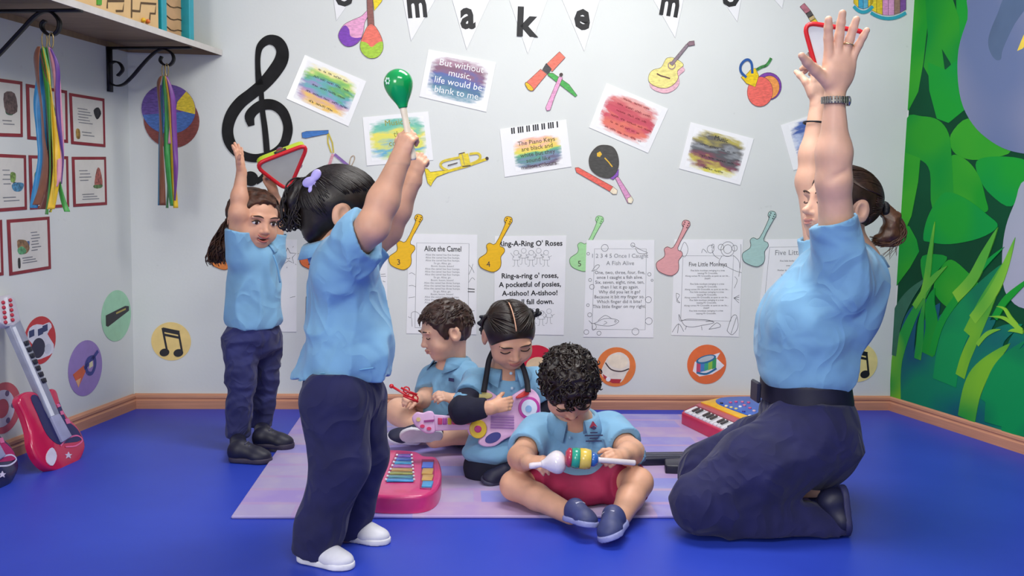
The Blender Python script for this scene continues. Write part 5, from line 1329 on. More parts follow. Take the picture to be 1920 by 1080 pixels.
# ------------------------------------------------------------------ anatomy
def frame(fwd, up):
    """columns: right, forward, up"""
    f = unit(fwd); u = np.asarray(up, float); u = unit(u - f * (u @ f)); return np.stack([np.cross(f, u), f, u], 1)
class Head:
    def __init__(s, c, fwd, up, h, wide=1.0):
        s.c = np.asarray(c, float); s.R = frame(fwd, up); s.h = h; s.wd = wide
    def p(s, x, y, z): return s.c + s.R @ (np.array([x * s.wd, y, z]) * s.h)
    def v(s, x, y, z): return s.R @ np.array([x, y, z])
def head_sdf(b, H, child=True, mouth='smile', ears=True, nose=1.0):
    h = H.h; R = H.R; E = lambda x, y, z, rx, ry, rz, k, op='add': b.ell(H.p(x, y, z), np.array([rx * H.wd, ry, rz]) * h, R, k * h, op)
    E(0, -0.045, 0.13, 0.385, 0.455, 0.375, 0.05)
    E(0, 0.10, -0.12, 0.315, 0.325, 0.36, 0.10)
    E(0, 0.23, -0.38, 0.15 if child else 0.14, 0.13, 0.10, 0.12)
    for s_ in (-1, 1):
        E(s_ * 0.175, 0.245, -0.185, 0.13, 0.12, 0.13, 0.10)
        E(s_ * 0.15, 0.39, 0.10, 0.11, 0.04, 0.035, 0.08)
    for s_ in (-1, 1): E(s_ * 0.155, 0.455, 0.015, 0.085, 0.06, 0.05, 0.06, 'sub')
    b.cone(H.p(0, 0.40, 0.03), H.p(0, 0.455 * (0.97 + 0.03 * nose), -0.115), 0.035 * h, 0.048 * h, 0.05 * h)
    E(0, 0.468 if nose <= 1 else 0.49, -0.125, 0.045, 0.04, 0.038, 0.03)
    for s_ in (-1, 1): E(s_ * 0.052, 0.425, -0.145, 0.032, 0.035, 0.028, 0.025)
    if mouth == 'open':
        E(0, 0.385, -0.225, 0.12, 0.055, 0.022, 0.03); E(0, 0.365, -0.315, 0.10, 0.055, 0.028, 0.03)
        E(0, 0.43, -0.266, 0.11, 0.10, 0.036, 0.015, 'sub')
    else:
        E(0, 0.395, -0.232, 0.105, 0.055, 0.022, 0.025); E(0, 0.385, -0.280, 0.088, 0.055, 0.026, 0.025)
        E(0, 0.46, -0.256, 0.12, 0.05, 0.006, 0.012, 'sub')
    if ears:
        for s_ in (-1, 1):
            E(s_ * 0.388, -0.055, -0.03, 0.04, 0.105, 0.145, 0.03); E(s_ * 0.445, -0.03, -0.015, 0.058, 0.06, 0.092, 0.010, 'sub')
def face_parts(H, body, brow='#2a1c14', iris='#2b1a10', eyes='open', lip='#c07f72', teeth=False, mouth='smile', sides=(-1, 1)):
    h = H.h
    for s_ in sides:
        if eyes == 'open':
            V, F = ball_vf(H.p(s_ * 0.155, 0.362, 0.012), np.array([0.068, 0.05, 0.038]) * h, H.R, 14, 10); e = obj('eye', V, F, mat('#e9e4e0', 0.2), body, True)
            V, F = ball_vf(H.p(s_ * 0.155 + 0.004, 0.395, 0.012), np.array([0.034, 0.022, 0.034]) * h, H.R, 12, 8); obj('iris', V, F, mat(iris, 0.15), e, True)
            P = [H.p(s_ * (0.155 + q), 0.405 - 1.6 * q * q - 0.02 * (q > 0.06), 0.05 - 5.0 * q * q) for q in (-0.075, -0.04, 0, 0.04, 0.08)]
        else:
            P = [H.p(s_ * (0.155 + q), 0.405 - 1.6 * q * q - 0.02 * (q > 0.06), -0.02 + 3.5 * q * q) for q in (-0.075, -0.04, 0, 0.04, 0.08)]
        V, F = tube_vf(spline(P, 3), 0.009 * h, 5); obj('eyelash', V, F, mat(brow, 0.5), body, True)
        P = [H.p(s_ * (0.155 + q), 0.445 - 2.2 * (q + 0.02) ** 2 - 0.05 * (q > 0.07), 0.13 - 2.5 * (q - 0.01) ** 2) for q in (-0.10, -0.05, 0, 0.05, 0.10)]
        V, F = tube_vf(spline(P, 3), [0.005 * h + 0.008 * h * math.sin(math.pi * i / 12) for i in range(13)], 5); obj('eyebrow', V, F, mat(brow, 0.7), body, True)
    if mouth == 'open':
        V, F = ball_vf(H.p(0, 0.335, -0.268), np.array([0.10, 0.05, 0.038]) * h, H.R, 14, 8); obj('mouth', V, F, mat('#5a1e20', 0.4), body, True)
        V, F = ball_vf(H.p(0, 0.372, -0.249), np.array([0.078, 0.03, 0.015]) * h, H.R, 14, 8); obj('teeth', V, F, mat('#f0ece4', 0.25), body, True)
    else:
        P = [H.p(q, 0.438 - 1.6 * q * q, -0.259 + 3.4 * q * q) for q in (-0.10, -0.05, 0, 0.05, 0.10)]
        V, F = tube_vf(spline(P, 3), [0.004 * h + 0.009 * h * math.sin(math.pi * i / 12) for i in range(13)], 5); obj('lip_line', V, F, mat(lip, 0.45), body, True)
        if teeth:
            V, F = ball_vf(H.p(0, 0.395, -0.258), np.array([0.08, 0.04, 0.016]) * h, H.R, 14, 8); obj('teeth', V, F, mat('#f2eee8', 0.25), body, True)
    yy, zz = ((0.425, -0.305) if mouth == 'open' else (0.432, -0.282))
    for (y_, z_, w_) in ((yy, zz, 0.10 if mouth == 'open' else 0.08), (yy + 0.012, -0.236 if mouth == 'open' else -0.240, 0.11 if mouth == 'open' else 0.088)):
        P = [H.p(q, y_ - 1.8 * q * q, z_ + ((4.2 if mouth == 'open' else 2.6) * q * q)) for q in (-w_, -w_ / 2, 0, w_ / 2, w_)]
        V, F = tube_vf(spline(P, 3), [0.006 * h + 0.013 * h * math.sin(math.pi * i / 12) for i in range(13)], 6); obj('lip', V, F, mat(lip, 0.4), body, True)

def hand_sdf(b, wrist, d, palm, thumb, L, curl=(0.2, 0.2, 0.2, 0.2), spread=0.10, tcurl=0.2, tout=0.9, wr=None):
    """wrist point, d: wrist to knuckles, palm: palm-facing normal, thumb: side the thumb leaves on; L hand length"""
    wrist = np.asarray(wrist, float); d = unit(d); pn = np.asarray(palm, float); pn = unit(pn - d * (pn @ d)); th = np.asarray(thumb, float); th = unit(th - d * (th @ d) - pn * (th @ pn))
    R = np.stack([th, d, pn], 1); pts = [wrist]
    pw = 0.22 * L; kn = 0.50 * L
    b.ell(wrist + d * 0.27 * L, (0.225 * L, 0.30 * L, 0.105 * L), R, 0.02 * L + 0.004)
    b.cone(wrist - d * 0.05 * L, wrist + d * 0.25 * L, (wr or 0.15 * L) * 0.88, 0.13 * L, 0.02 * L + 0.004, th, 1.2)
    b.ell(wrist + d * 0.2 * L + th * 0.12 * L + pn * 0.05 * L, (0.09 * L, 0.16 * L, 0.08 * L), R, 0.015)
    fl = (0.44, 0.50, 0.46, 0.37); off = (0.165, 0.055, -0.055, -0.16)
    for i in range(4):
        a = wrist + d * (kn - 0.02 * L * abs(i - 1)) + th * off[i] * L
        sd = (1.4 - i) * spread; l = fl[i] * L; r = (0.062, 0.062, 0.06, 0.053)[i] * L
        P = [a - d * 0.12 * L, a]; ang = 0.0; p = a
        for seg, fr in enumerate((0.45, 0.31, 0.24)):
            ang += curl[i] * (0.9, 1.1, 0.7)[seg]
            v = unit((d * math.cos(sd) + th * math.sin(sd)) * math.cos(ang) + pn * math.sin(ang)); p = p + v * l * fr; P.append(p)
        b.chain(P, [r * 1.1, r * 1.05, r * 0.98, r * 0.9, r * 0.78], 0.004); pts += P
    a = wrist + d * 0.13 * L + th * 0.15 * L + pn * 0.04 * L
    v1 = unit(d * math.cos(tout) + th * math.sin(tout) + pn * 0.25)
    p1 = a + v1 * 0.24 * L; v2 = unit(v1 + d * 0.25 * tcurl + pn * tcurl); p2 = p1 + v2 * 0.18 * L; v3 = unit(v2 + pn * tcurl * 0.8 - th * tcurl * 0.5); p3 = p2 + v3 * 0.14 * L
    b.chain([a, p1, p2, p3], [0.085 * L, 0.068 * L, 0.059 * L, 0.045 * L], 0.006); pts += [a, p1, p2, p3]
    return boxes(pts, 0.018, 0.0024)

def collar(parent, c, up, fwd, r, h, m, gap=28, rx=1.0, point=0.03, name='collar'):
    """turned-down polo collar around a neck"""
    R = frame(fwd, up); V = []; F = []; n = 26
    for i in range(n + 1):
        t = math.radians(gap + (360 - 2 * gap) * i / n); e = min(i, n - i) / (n / 2)
        d = np.array([math.sin(t) * rx, math.cos(t), 0]); ds = d
        pt = point * max(0, 1 - e * 3.2)
        rows = [(0.99 * r, -0.012), (0.96 * r, h * 0.75), (0.99 * r, h), (1.09 * r, h * 0.86), (1.38 * r + pt * 0.5, h * 0.12 - pt)]
        for (rr, zz) in rows: V.append(np.asarray(c) + R @ (ds * rr + np.array([0, 0, zz])))
    k = 5
    for i in range(n):
        for j in range(k - 1): F.append((i * k + j, i * k + j + 1, (i + 1) * k + j + 1, (i + 1) * k + j))
    o = obj(name, V, F, m, parent, True)
    s_ = o.modifiers.new('thick', 'SOLIDIFY'); s_.thickness = 0.003; s_.offset = 0
    return o
def hair_mat(c, key=None): return mat(c, 0.4, 0.25, 45, 0.05, 120, spec=0.45)
class Shell:
    """ellipsoid carrying the hair of a head"""
    def __init__(s, H, r=(0.41, 0.485, 0.41), c=(0, -0.045, 0.13)):
        s.H = H; s.r = np.array(r); s.c0 = np.array(c)
    def p(s, d, off=1.0):
        d = unit(d); q = d / math.sqrt(((d / s.r) ** 2).sum()) * off + s.c0; return s.H.p(*q)
    def path(s, d0, d1, n=8, off0=1.0, off1=1.0, lift=0.0):
        d0, d1 = unit(d0), unit(d1); w = math.acos(max(-1, min(1, float(d0 @ d1)))) + 1e-6; out = []
        for i in range(n + 1):
            t = i / n; d = (math.sin((1 - t) * w) * d0 + math.sin(t * w) * d1) / math.sin(w)
            out.append(s.p(d, off0 + (off1 - off0) * t + lift * math.sin(math.pi * t)))
        return out
def strands(name, paths, r, m, parent, n=5, taper=0.35):
    b = MB()
    for P in paths:
        k = len(P); R_ = [r * (1 - (1 - taper) * (abs(2 * i / (k - 1) - 1) ** 3)) for i in range(k)]
        b.add(*tube_vf(P, R_, n))
    o = b.build(name, m, parent, True); o['kind'] = 'stuff'; return o
def curl(P0, axis, length, rad, turns, n=22, out=None, grow=0.6, ph=0.0, sag=None):
    """spiral lock starting at P0"""
    axis = unit(axis); x, y = perp(axis); P = []
    for i in range(n + 1):
        t = i / n; a = ph + 2 * math.pi * turns * t; rr = rad * (grow + (1 - grow) * t) * min(1, t * 5)
        q = P0 + axis * length * t + rr * (math.cos(a) * x + math.sin(a) * y)
        if sag is not None: q = q + np.asarray(sag) * t * t
        P.append(q)
    return P
SKIN_A = mat('#d9a285', 0.5, 0.05, 18, sss=0.12); SKIN_B = mat('#dca789', 0.5, 0.05, 18, sss=0.12); SKIN_C = mat('#e2b298', 0.48, 0.04, 18, sss=0.12)
POLO = mat('#7badd0', 0.85, 0.04, 12, 0.08, 900, sheen=0.15, wrinkle=0.25, wscale=8); POLO_D = mat('#649fc8', 0.8, 0.05, 12, 0.2, 900, sheen=0.3)
NAVY = mat('#18194a', 0.85, 0.12, 10, 0.08, 700, sheen=0.1, wrinkle=0.4, wscale=9); NAVY2 = mat('#262a5e', 0.85, 0.12, 10, 0.2, 700, sheen=0.1, wrinkle=0.45, wscale=13); BLACKCLOTH = mat('#14152e', 0.85, 0.12, 10, 0.2, 700)
# ================================================================== standing girl with ponytail and green maraca
def shoe(person, heel, toe, H_, w, upper_m, sole_m, lace_m=None, up=(0, 0, 1), boot=0.0, ank=None, name='shoe'):
    """shoe from heel to toe points on the sole plane"""
    heel = np.asarray(heel, float); toe = np.asarray(toe, float); d = unit(toe - heel); L = np.linalg.norm(toe - heel); u = np.asarray(up, float); u = unit(u - d * (u @ d)); r = np.cross(d, u)
    b = SDF(); R = np.stack([r, d, u], 1)
    b.ell(heel + d * 0.24 * L + u * 0.42 * H_, (w * 0.43, L * 0.25, H_ * 0.52), R, 0.01)
    b.ell(heel + d * 0.72 * L + u * 0.27 * H_, (w * 0.5, L * 0.29, H_ * 0.36), R, 0.02)
    b.cone(heel + d * 0.3 * L + u * 0.66 * H_, heel + d * 0.62 * L + u * 0.38 * H_, w * 0.36, w * 0.38, 0.02)
    if boot: b.cone(heel + d * 0.24 * L + u * 0.5 * H_, (heel + d * 0.22 * L + u * (H_ + boot)) if ank is None else ank, w * 0.42, w * 0.43, 0.015)
    b.cut(heel + u * 0.10 * H_, -u)
    o = sobj(name, b, upper_m, person, 0.0035)
    s_ = SDF(); s_.cone(heel + d * 0.22 * L + u * 0.12 * H_, heel + d * 0.74 * L + u * 0.12 * H_, w * 0.45, w * 0.5, 0.002)
    s_.ell(heel + d * 0.78 * L + u * 0.12 * H_, (w * 0.48, L * 0.25, w * 0.5), R, 0.01)
    s_.cut(heel, -u); s_.cut(heel + u * 0.24 * H_, u)
    sobj('sole', s_, sole_m, o, 0.0035)
    if lace_m:
        for i in range(4):
            c = heel + d * (0.42 + 0.085 * i) * L + u * (0.80 - 0.115 * i) * H_
            nn = unit(u * 0.85 + d * 0.5); P = [c + r * w * q + nn * (0.13 * w - 0.9 * w * q * q) for q in (-0.26, -0.13, 0, 0.13, 0.26)]
            V, F = tube_vf(P, 0.0028, 5); obj('lace', V, F, lace_m, o, True)
    return o
def polo_torso(b, fr, pts, k=0.03):
    """stack of ellipsoids: (centre, half width, half depth, half height)"""
    for (c, w, dp, hh) in pts: b.ell(c, (w, dp, hh), fr, k)
def maraca(base, tip_dir, L, cols, label, flower=False, bulb=0.032, hf=0.58):
    """maraca: handle from base along tip_dir"""
    d = unit(tip_dir); t = thing('maraca', label, 'maraca', base)
    hl = L * hf
    V, F = lathe_vf(base, d, [(0, 0.006), (0.004, 0.0085), (0.012, 0.009), (hl * 0.8, 0.0075), (hl, 0.0085), (hl + 0.01, 0.008)], 14); obj('handle', V, F, mat(cols[1], 0.4), t, True)
    b0 = np.asarray(base) + d * (hl * 0.97); bl = L - hl
    prof = [(0, 0.010), (bl * 0.12, bulb * 0.42), (bl * 0.28, bulb * 0.68), (bl * 0.45, bulb * 0.9), (bl * 0.62, bulb), (bl * 0.78, bulb * 0.92), (bl * 0.9, bulb * 0.68), (bl * 0.97, bulb * 0.38), (bl, 0.002)]
    q = spline([np.array(x) for x in prof], 3)
    V, F = lathe_vf(b0, d, [(x[0], max(0.001, x[1])) for x in q], 24); bo = obj('bulb', V, F, mat(cols[0], 0.15, 0.03, coat=0.5), t, True)
    return t, b0, d, bl, bo

def girl_ponytail():
    Y = 2.36
    base = gp(630, 1050)
    me = thing('person', 'girl with dark ponytail in blue polo raising a green maraca', 'person', base)
    fwd = unit((0.93, 0.30, 0)); fr = frame(fwd, Zup); rt = fr[:, 0]
    W = lambda u, v, y=Y: at(u, v, y)
    H = Head(W(643, 397, 2.37), unit((0.94, 0.26, -0.10)), (0.06, 0, 1), 0.215, 1.02)
    b = SDF(); head_sdf(b, H)
    b.cone(H.p(0, -0.08, -0.25), W(628, 478, 2.37), 0.045, 0.05, 0.02)
    # trunk and legs under the clothes
    b.chain([W(628, 478, 2.37), W(645, 560, 2.37), W(645, 640, 2.37), W(640, 730, 2.37)], [0.06, 0.075, 0.08, 0.07], 0.02)
    shN, elN, wrN = W(640, 484, 2.27), W(699, 424, 2.18), W(751, 296, 2.20)
    shF, elF, wrF = W(668, 490, 2.47), W(727, 432, 2.50), W(775, 335, 2.48)
    b.chain([shN, elN], [0.043, 0.037], 0.02); b.chain([elN, elN * 0.62 + wrN * 0.38, wrN], [0.036, 0.0355, 0.0235], 0.02)
    b.chain([shF, elF], [0.043, 0.037], 0.02); b.chain([elF, elF * 0.6 + wrF * 0.4, wrF], [0.036, 0.034, 0.023], 0.02)
    b.chain([W(640, 730, 2.30), W(640, 870, 2.29), W(590, 1015, 2.26)], [0.06, 0.045, 0.03], 0.02)
    b.chain([W(655, 730, 2.43), W(672, 870, 2.42), W(655, 1000, 2.40)], [0.06, 0.045, 0.03], 0.02)
    grip = W(762, 236, 2.205); md = unit(W(741, 130, 2.24) - W(770, 285, 2.20))
    # hands: near fist around the handle, far fist
    h1 = hand_sdf(b, wrN, unit(W(766, 248, 2.19) - wrN), unit((0.45, 0.85, 0.1)), md, 0.100, (1.05, 1.1, 1.1, 1.15), 0.02, 0.9, 0.55, 0.025)
    h2 = hand_sdf(b, wrF, unit(W(787, 298, 2.47) - wrF), unit((0.3, 0.9, 0.2)), unit((-0.6, 0, 1)), 0.10, (0.95, 1.0, 1.05, 1.1), 0.04, 0.7, 0.6, 0.025)
    hb = boxes([H.p(x, y, z) for x in (-.5, .5) for y in (-.55, .6) for z in (-.55, .6)], 0.0, 0.0034)
    body = sobj('body', b, SKIN_B, me, 0.005, [hb, h1, h2])
    face_parts(H, body, eyes='open')
    # polo shirt
    s = SDF()
    polo_torso(s, fr, [(W(640, 500, 2.365), 0.105, 0.078, 0.07), (W(648, 560, 2.365), 0.110, 0.092, 0.10), (W(655, 625, 2.365), 0.110, 0.100, 0.09), (W(650, 670, 2.365), 0.113, 0.103, 0.075)], 0.05)
    s.cone(W(640, 482, 2.29), W(645, 482, 2.45), 0.05, 0.05, 0.04)
    slN = shN + (elN - shN) * 0.62
    s.cone(W(632, 510, 2.28), slN + (elN - shN) * 0.06, 0.062, 0.060, 0.045); s.cone(W(655, 500, 2.45), shF + (elF - shF) * 0.62, 0.056, 0.055, 0.045)
    s.cone(W(610, 680, 2.36), W(572, 712, 2.36), 0.055, 0.03, 0.04, rt, 1.8)
    s.cone(W(690, 670, 2.36), W(706, 700, 2.36), 0.045, 0.022, 0.04, rt, 2.0)
    s.cut(slN + (elN - shN) * 0.12, unit((0.86, -0.2, 0.40)), slN, 0.14); sF = shF + (elF - shF) * 0.62; s.cut(sF, unit(elF - shF), sF, 0.12)
    s.cone(slN - (elN - shN) * 0.05, elN, 0.044, 0.042, 0.003, op='sub'); s.cone(sF - (elF - shF) * 0.05, elF, 0.043, 0.042, 0.003, op='sub')
    hn = unit((0.06, 0, -1)); s.cut(W(645, 704, 2.36), hn)
    s.ell(W(632, 455, 2.37), (0.052, 0.052, 0.04), None, 0.01, 'sub')
    sh = sobj('polo_shirt', s, POLO, me, 0.005, disp=folds(0.010, 10, (1.2, 1.2, 0.8)))
    collar(sh, W(622, 472, 2.365), unit((-0.3, -0.05, 1)), unit((0.95, 0.2, 0.3)), 0.062, 0.036, POLO, 24, 1.0, 0.02)
    V, F = tube_vf(spline([W(600, 700, 2.252), W(645, 697, 2.250), W(700, 690, 2.262)], 5), 0.002, 5); obj('hem_seam', V, F, POLO_D, sh, True)
    # trousers
    t = SDF()
    t.ell(W(642, 735, 2.365), (0.108, 0.100, 0.085), fr, 0.03)
    t.chain([W(628, 750, 2.29), W(640, 870, 2.27), W(600, 985, 2.25), W(588, 1030, 2.25)], [0.088, 0.069, 0.056, 0.054], 0.03)
    t.chain([W(672, 750, 2.43), W(684, 860, 2.42), W(664, 960, 2.40), W(655, 1000, 2.40)], [0.078, 0.058, 0.046, 0.043], 0.02)
    t.cut(W(590, 1040, 2.25), unit((-0.25, 0, -1)), W(590, 1040, 2.25), 0.11); t.cut(W(655, 1003, 2.40), unit((0, 0, -1)), W(655, 1003, 2.40), 0.09)
    t.cut(W(640, 690, 2.36), Zup)
    sobj('trousers', t, NAVY, me, 0.006, disp=folds(0.006, 10, (1, 1, 0.6)))
    WH = mat('#d9d9e2', 0.5, 0.04); SO = mat('#e4e4ea', 0.5)
    z0 = 0.001
    shoe(me, np.append(W(556, 1072, 2.26)[:2], z0), np.append(W(660, 1080, 2.20)[:2], z0), 0.065, 0.066, WH, SO, mat('#c6c6d4', 0.6))
    shoe(me, np.append(W(622, 1030, 2.42)[:2], MATZ * 0 + z0), np.append(W(728, 1046, 2.37)[:2], z0), 0.065, 0.066, WH, SO, mat('#c6c6d4', 0.6))
    # hair
    hm = hair_mat('#1c1411'); S = Shell(H, (0.415, 0.49, 0.415))
    hs = SDF(); hs.ell(H.p(0, -0.045, 0.13), np.array([0.412 * H.wd, 0.487, 0.412]) * H.h, H.R, 0.01)
    hs.cut(H.p(0, 0.27, 0.13), H.v(0, 0.88, -0.42)); hs.cut(H.p(0, -0.05, -0.20), H.v(0, 0.2, -1))
    for q in (-1, 1): hs.ell(H.p(q * 0.41, -0.02, -0.06), np.array([0.09, 0.12, 0.16]) * H.h, H.R, 0.01, 'sub')
    hs.ell(H.p(0, -0.30, -0.18), np.array([0.27, 0.17, 0.24]) * H.h, H.R, 0.03)
    hair = sobj('hair', hs, hm, me, 0.004)
    pb = unit((0.05, -0.80, 0.60)); paths = []; rnd = random.Random(2)
    for i in range(320):
        a = rnd.uniform(-1.0, 1.0) * math.pi * 0.98
        if abs(a) < 0.5 * math.pi * 1.2: d0 = np.array([math.sin(a) * 0.9, 0.75 * math.cos(a) + 0.25, 0.62 + 0.1 * rnd.random() - 0.55 * abs(a) / 2.2])
        else: d0 = np.array([math.sin(a) * 0.8, math.cos(a) * 0.9, -0.62])
        paths.append(S.path(d0, pb + np.array([rnd.uniform(-.1, .1), 0, rnd.uniform(-.1, .1)]), 9, 0.998, 1.005, 0.006))
    for i in range(130): # sides, from behind the ears and the nape
        sg = rnd.choice((-1, 1)); d0 = np.array([sg * rnd.uniform(0.6, 0.95), rnd.uniform(-0.6, 0.1), rnd.uniform(-0.65, 0.4)])
        if d0[2] < 0.3: d0[1] = -0.35 - 0.3 * rnd.random()
        paths.append(S.path(d0, pb + np.array([rnd.uniform(-.08, .08), 0, rnd.uniform(-.1, .1)]), 8, 0.998, 1.005, 0.006))
    strands('hair_strands', paths, 0.0021, hm, hair)
    P0 = W(588, 352, 2.35)
    pt = SDF(); pt.chain([P0, W(566, 352, 2.34), W(549, 372, 2.335), W(553, 408, 2.335)], [0.016, 0.018, 0.016, 0.008], 0.02)
    po = sobj('ponytail', pt, hm, hair, 0.005, disp=folds(0.006, 28)); paths = []
    for i in range(80):
        o = np.array([rnd.uniform(-1, 1), rnd.uniform(-1, 1), rnd.uniform(-1, 1)]) * 0.012
        c = [P0 + o * 0.6, W(570, 347, 2.345) + o * 1.6, W(551, 365, 2.335) + o * 1.9, W(545, 392, 2.335) + o * 2.0, W(548 + rnd.uniform(-14, 14), 416 + rnd.uniform(-8, 8), 2.335) + o * 1.5, W(540 + rnd.uniform(-16, 16), 412 + rnd.uniform(-12, 8), 2.335) + o]
        Q = spline(c, 6); ph = rnd.random() * 6
        paths.append([p + np.array([math.cos(ph + j * 0.6), 0.3, math.sin(ph + j * 0.6)]) * 0.004 * min(1, j / 8) for j, p in enumerate(Q)])
    for i in range(7):
        paths.append(curl(W(540 + i * 2.5, 392 + i * 2, 2.335), (-0.5 + 0.1 * i, 0, -0.35), 0.02, 0.010, 1.3, 16, ph=i))
    for i in range(10): # loose neck hair
        q = W(580 + i * 3, 440 + i * 1.5, 2.36); paths.append(spline([q + np.array([0.012, 0, 0.03]), q, q + np.array([-0.012 - 0.01 * rnd.random(), 0, -0.008])], 5))
    strands('ponytail_strands', paths, 0.0022, hm, hair)
    bw = mat('#b3a8e6', 0.5)
    bc = W(588, 338, 2.30); bo = SDF()
    for (du, dv) in ((7, -15), (-13, 5)): # two loops
        e = W(588 + du, 338 + dv, 2.29); x_ = unit(e - bc); z_ = np.cross(x_, (0, 1, 0))
        bo.ell((bc + e) / 2 + x_ * 0.004, (0.014, 0.006, 0.0105), np.stack([x_, np.array([0, 1.0, 0]), z_], 1), 0.003)
    for (du, dv) in ((-5, 19), (8, 12)): bo.cone(bc, W(588 + du, 338 + dv, 2.29), 0.004, 0.0075, 0.003, np.array([0, 1.0, 0]), 0.5)
    bo.ell(bc, (0.0065, 0.008, 0.0065), None, 0.003); sobj('hair_bow', bo, bw, hair, 0.002)
    # maraca
    mb = W(775, 300, 2.205); mt = W(741, 126, 2.205); L = np.linalg.norm(mt - mb)
    t_, b0, d_, bl, bo_ = maraca(mb, mt - mb, L, ('#0fa352', '#efe2c8'), 'green maraca with cream handle held up by the ponytailed girl', bulb=0.034)
    fc_ = W(727, 152, 2.178)
    for k in range(6):
        a = k * math.pi / 3; V, F = ball_vf(fc_ + np.array([math.cos(a) * 0.0045, -0.0015, math.sin(a) * 0.0058]), (0.0022, 0.0015, 0.003)); obj('petal', V, F, mat('#cfeeda', 0.3), bo_, True)
girl_ponytail()
# ================================================================== long-haired girl holding up a triangle tambourine
def tambourine(center, n, corners, label, side_px=None, thick=0.026, skin='#cfd2cb', side='#b9cf2e', rim='#d1242b', jing=False):
    n = unit(n); X = unit(np.cross(Zup, n)); Z = np.cross(n, X)
    if np.dot(X, _R) < 0: X = -X
    pl = Plane(center, X, Z, n)
    C = [pl.px(*c) for c in corners]; cen = sum(C) / 3
    def rounded(f, r):
        out = []
        for i in range(3):
            c = cen + (C[i] - cen) * f; a = cen + (C[i - 1] - cen) * f; b = cen + (C[(i + 1) % 3] - cen) * f
            ua, ub = (a - c) / np.linalg.norm(a - c), (b - c) / np.linalg.norm(b - c)
            p0, p1 = c + ua * r, c + ub * r
            for k in range(7):
                t = k / 6; out.append((1 - t) ** 2 * p0 + 2 * t * (1 - t) * c + t * t * p1)
        return out
    t = thing('triangle_tambourine', label, 'tambourine', pl.w(min(C, key=lambda q: q[1])))
    o = rounded(1.0, 0.045)
    V, F = slab_vf(pl, o, -thick, -0.002); bevel(obj('shell', V, F, mat(side, 0.3, 0.03), t), 0.004, 2)
    P = [pl.w(q, 0.0) for q in rounded(0.97, 0.042)]; V, F = tube_vf(P, 0.0075, 8, closed=True); obj('rim', V, F, mat(rim, 0.3, 0.03), t, True)
    V, F = slab_vf(pl, rounded(0.90, 0.036), -0.004, 0.001); obj('drum_skin', V, F, mat(skin, 0.45, 0.02), t)
    for (i, f) in ((0, 0.5), (1, 0.5), (2, 0.5)):
        a, b = C[i], C[(i + 1) % 3]; m_ = (a * (1 - f) + b * f); out_ = m_ - cen; out_ = out_ / np.linalg.norm(out_); al = (b - a) / np.linalg.norm(b - a)
        q = m_ + out_ * 0.0002
        V, F = slab_vf(pl, [q - al * 0.022 - out_ * 0.004, q + al * 0.022 - out_ * 0.004, q + al * 0.022 + out_ * 0.0012, q - al * 0.022 + out_ * 0.0012], -thick * 0.75, -thick * 0.3); obj('jingle_slot', V, F, mat('#1a1a1a', 0.5), t)
        for s_ in (-0.5, 0.5):
            V, F = lathe_vf(pl.w(q + out_ * 0.002, -thick * 0.5 + s_ * 0.003), n, [(0, 0.001), (0.0005, 0.014), (0.0015, 0.014), (0.002, 0.001)], 14)
            obj('jingle', V, F, mat('#c9c9c4', 0.25, metal=0.9), t)
    return t, pl
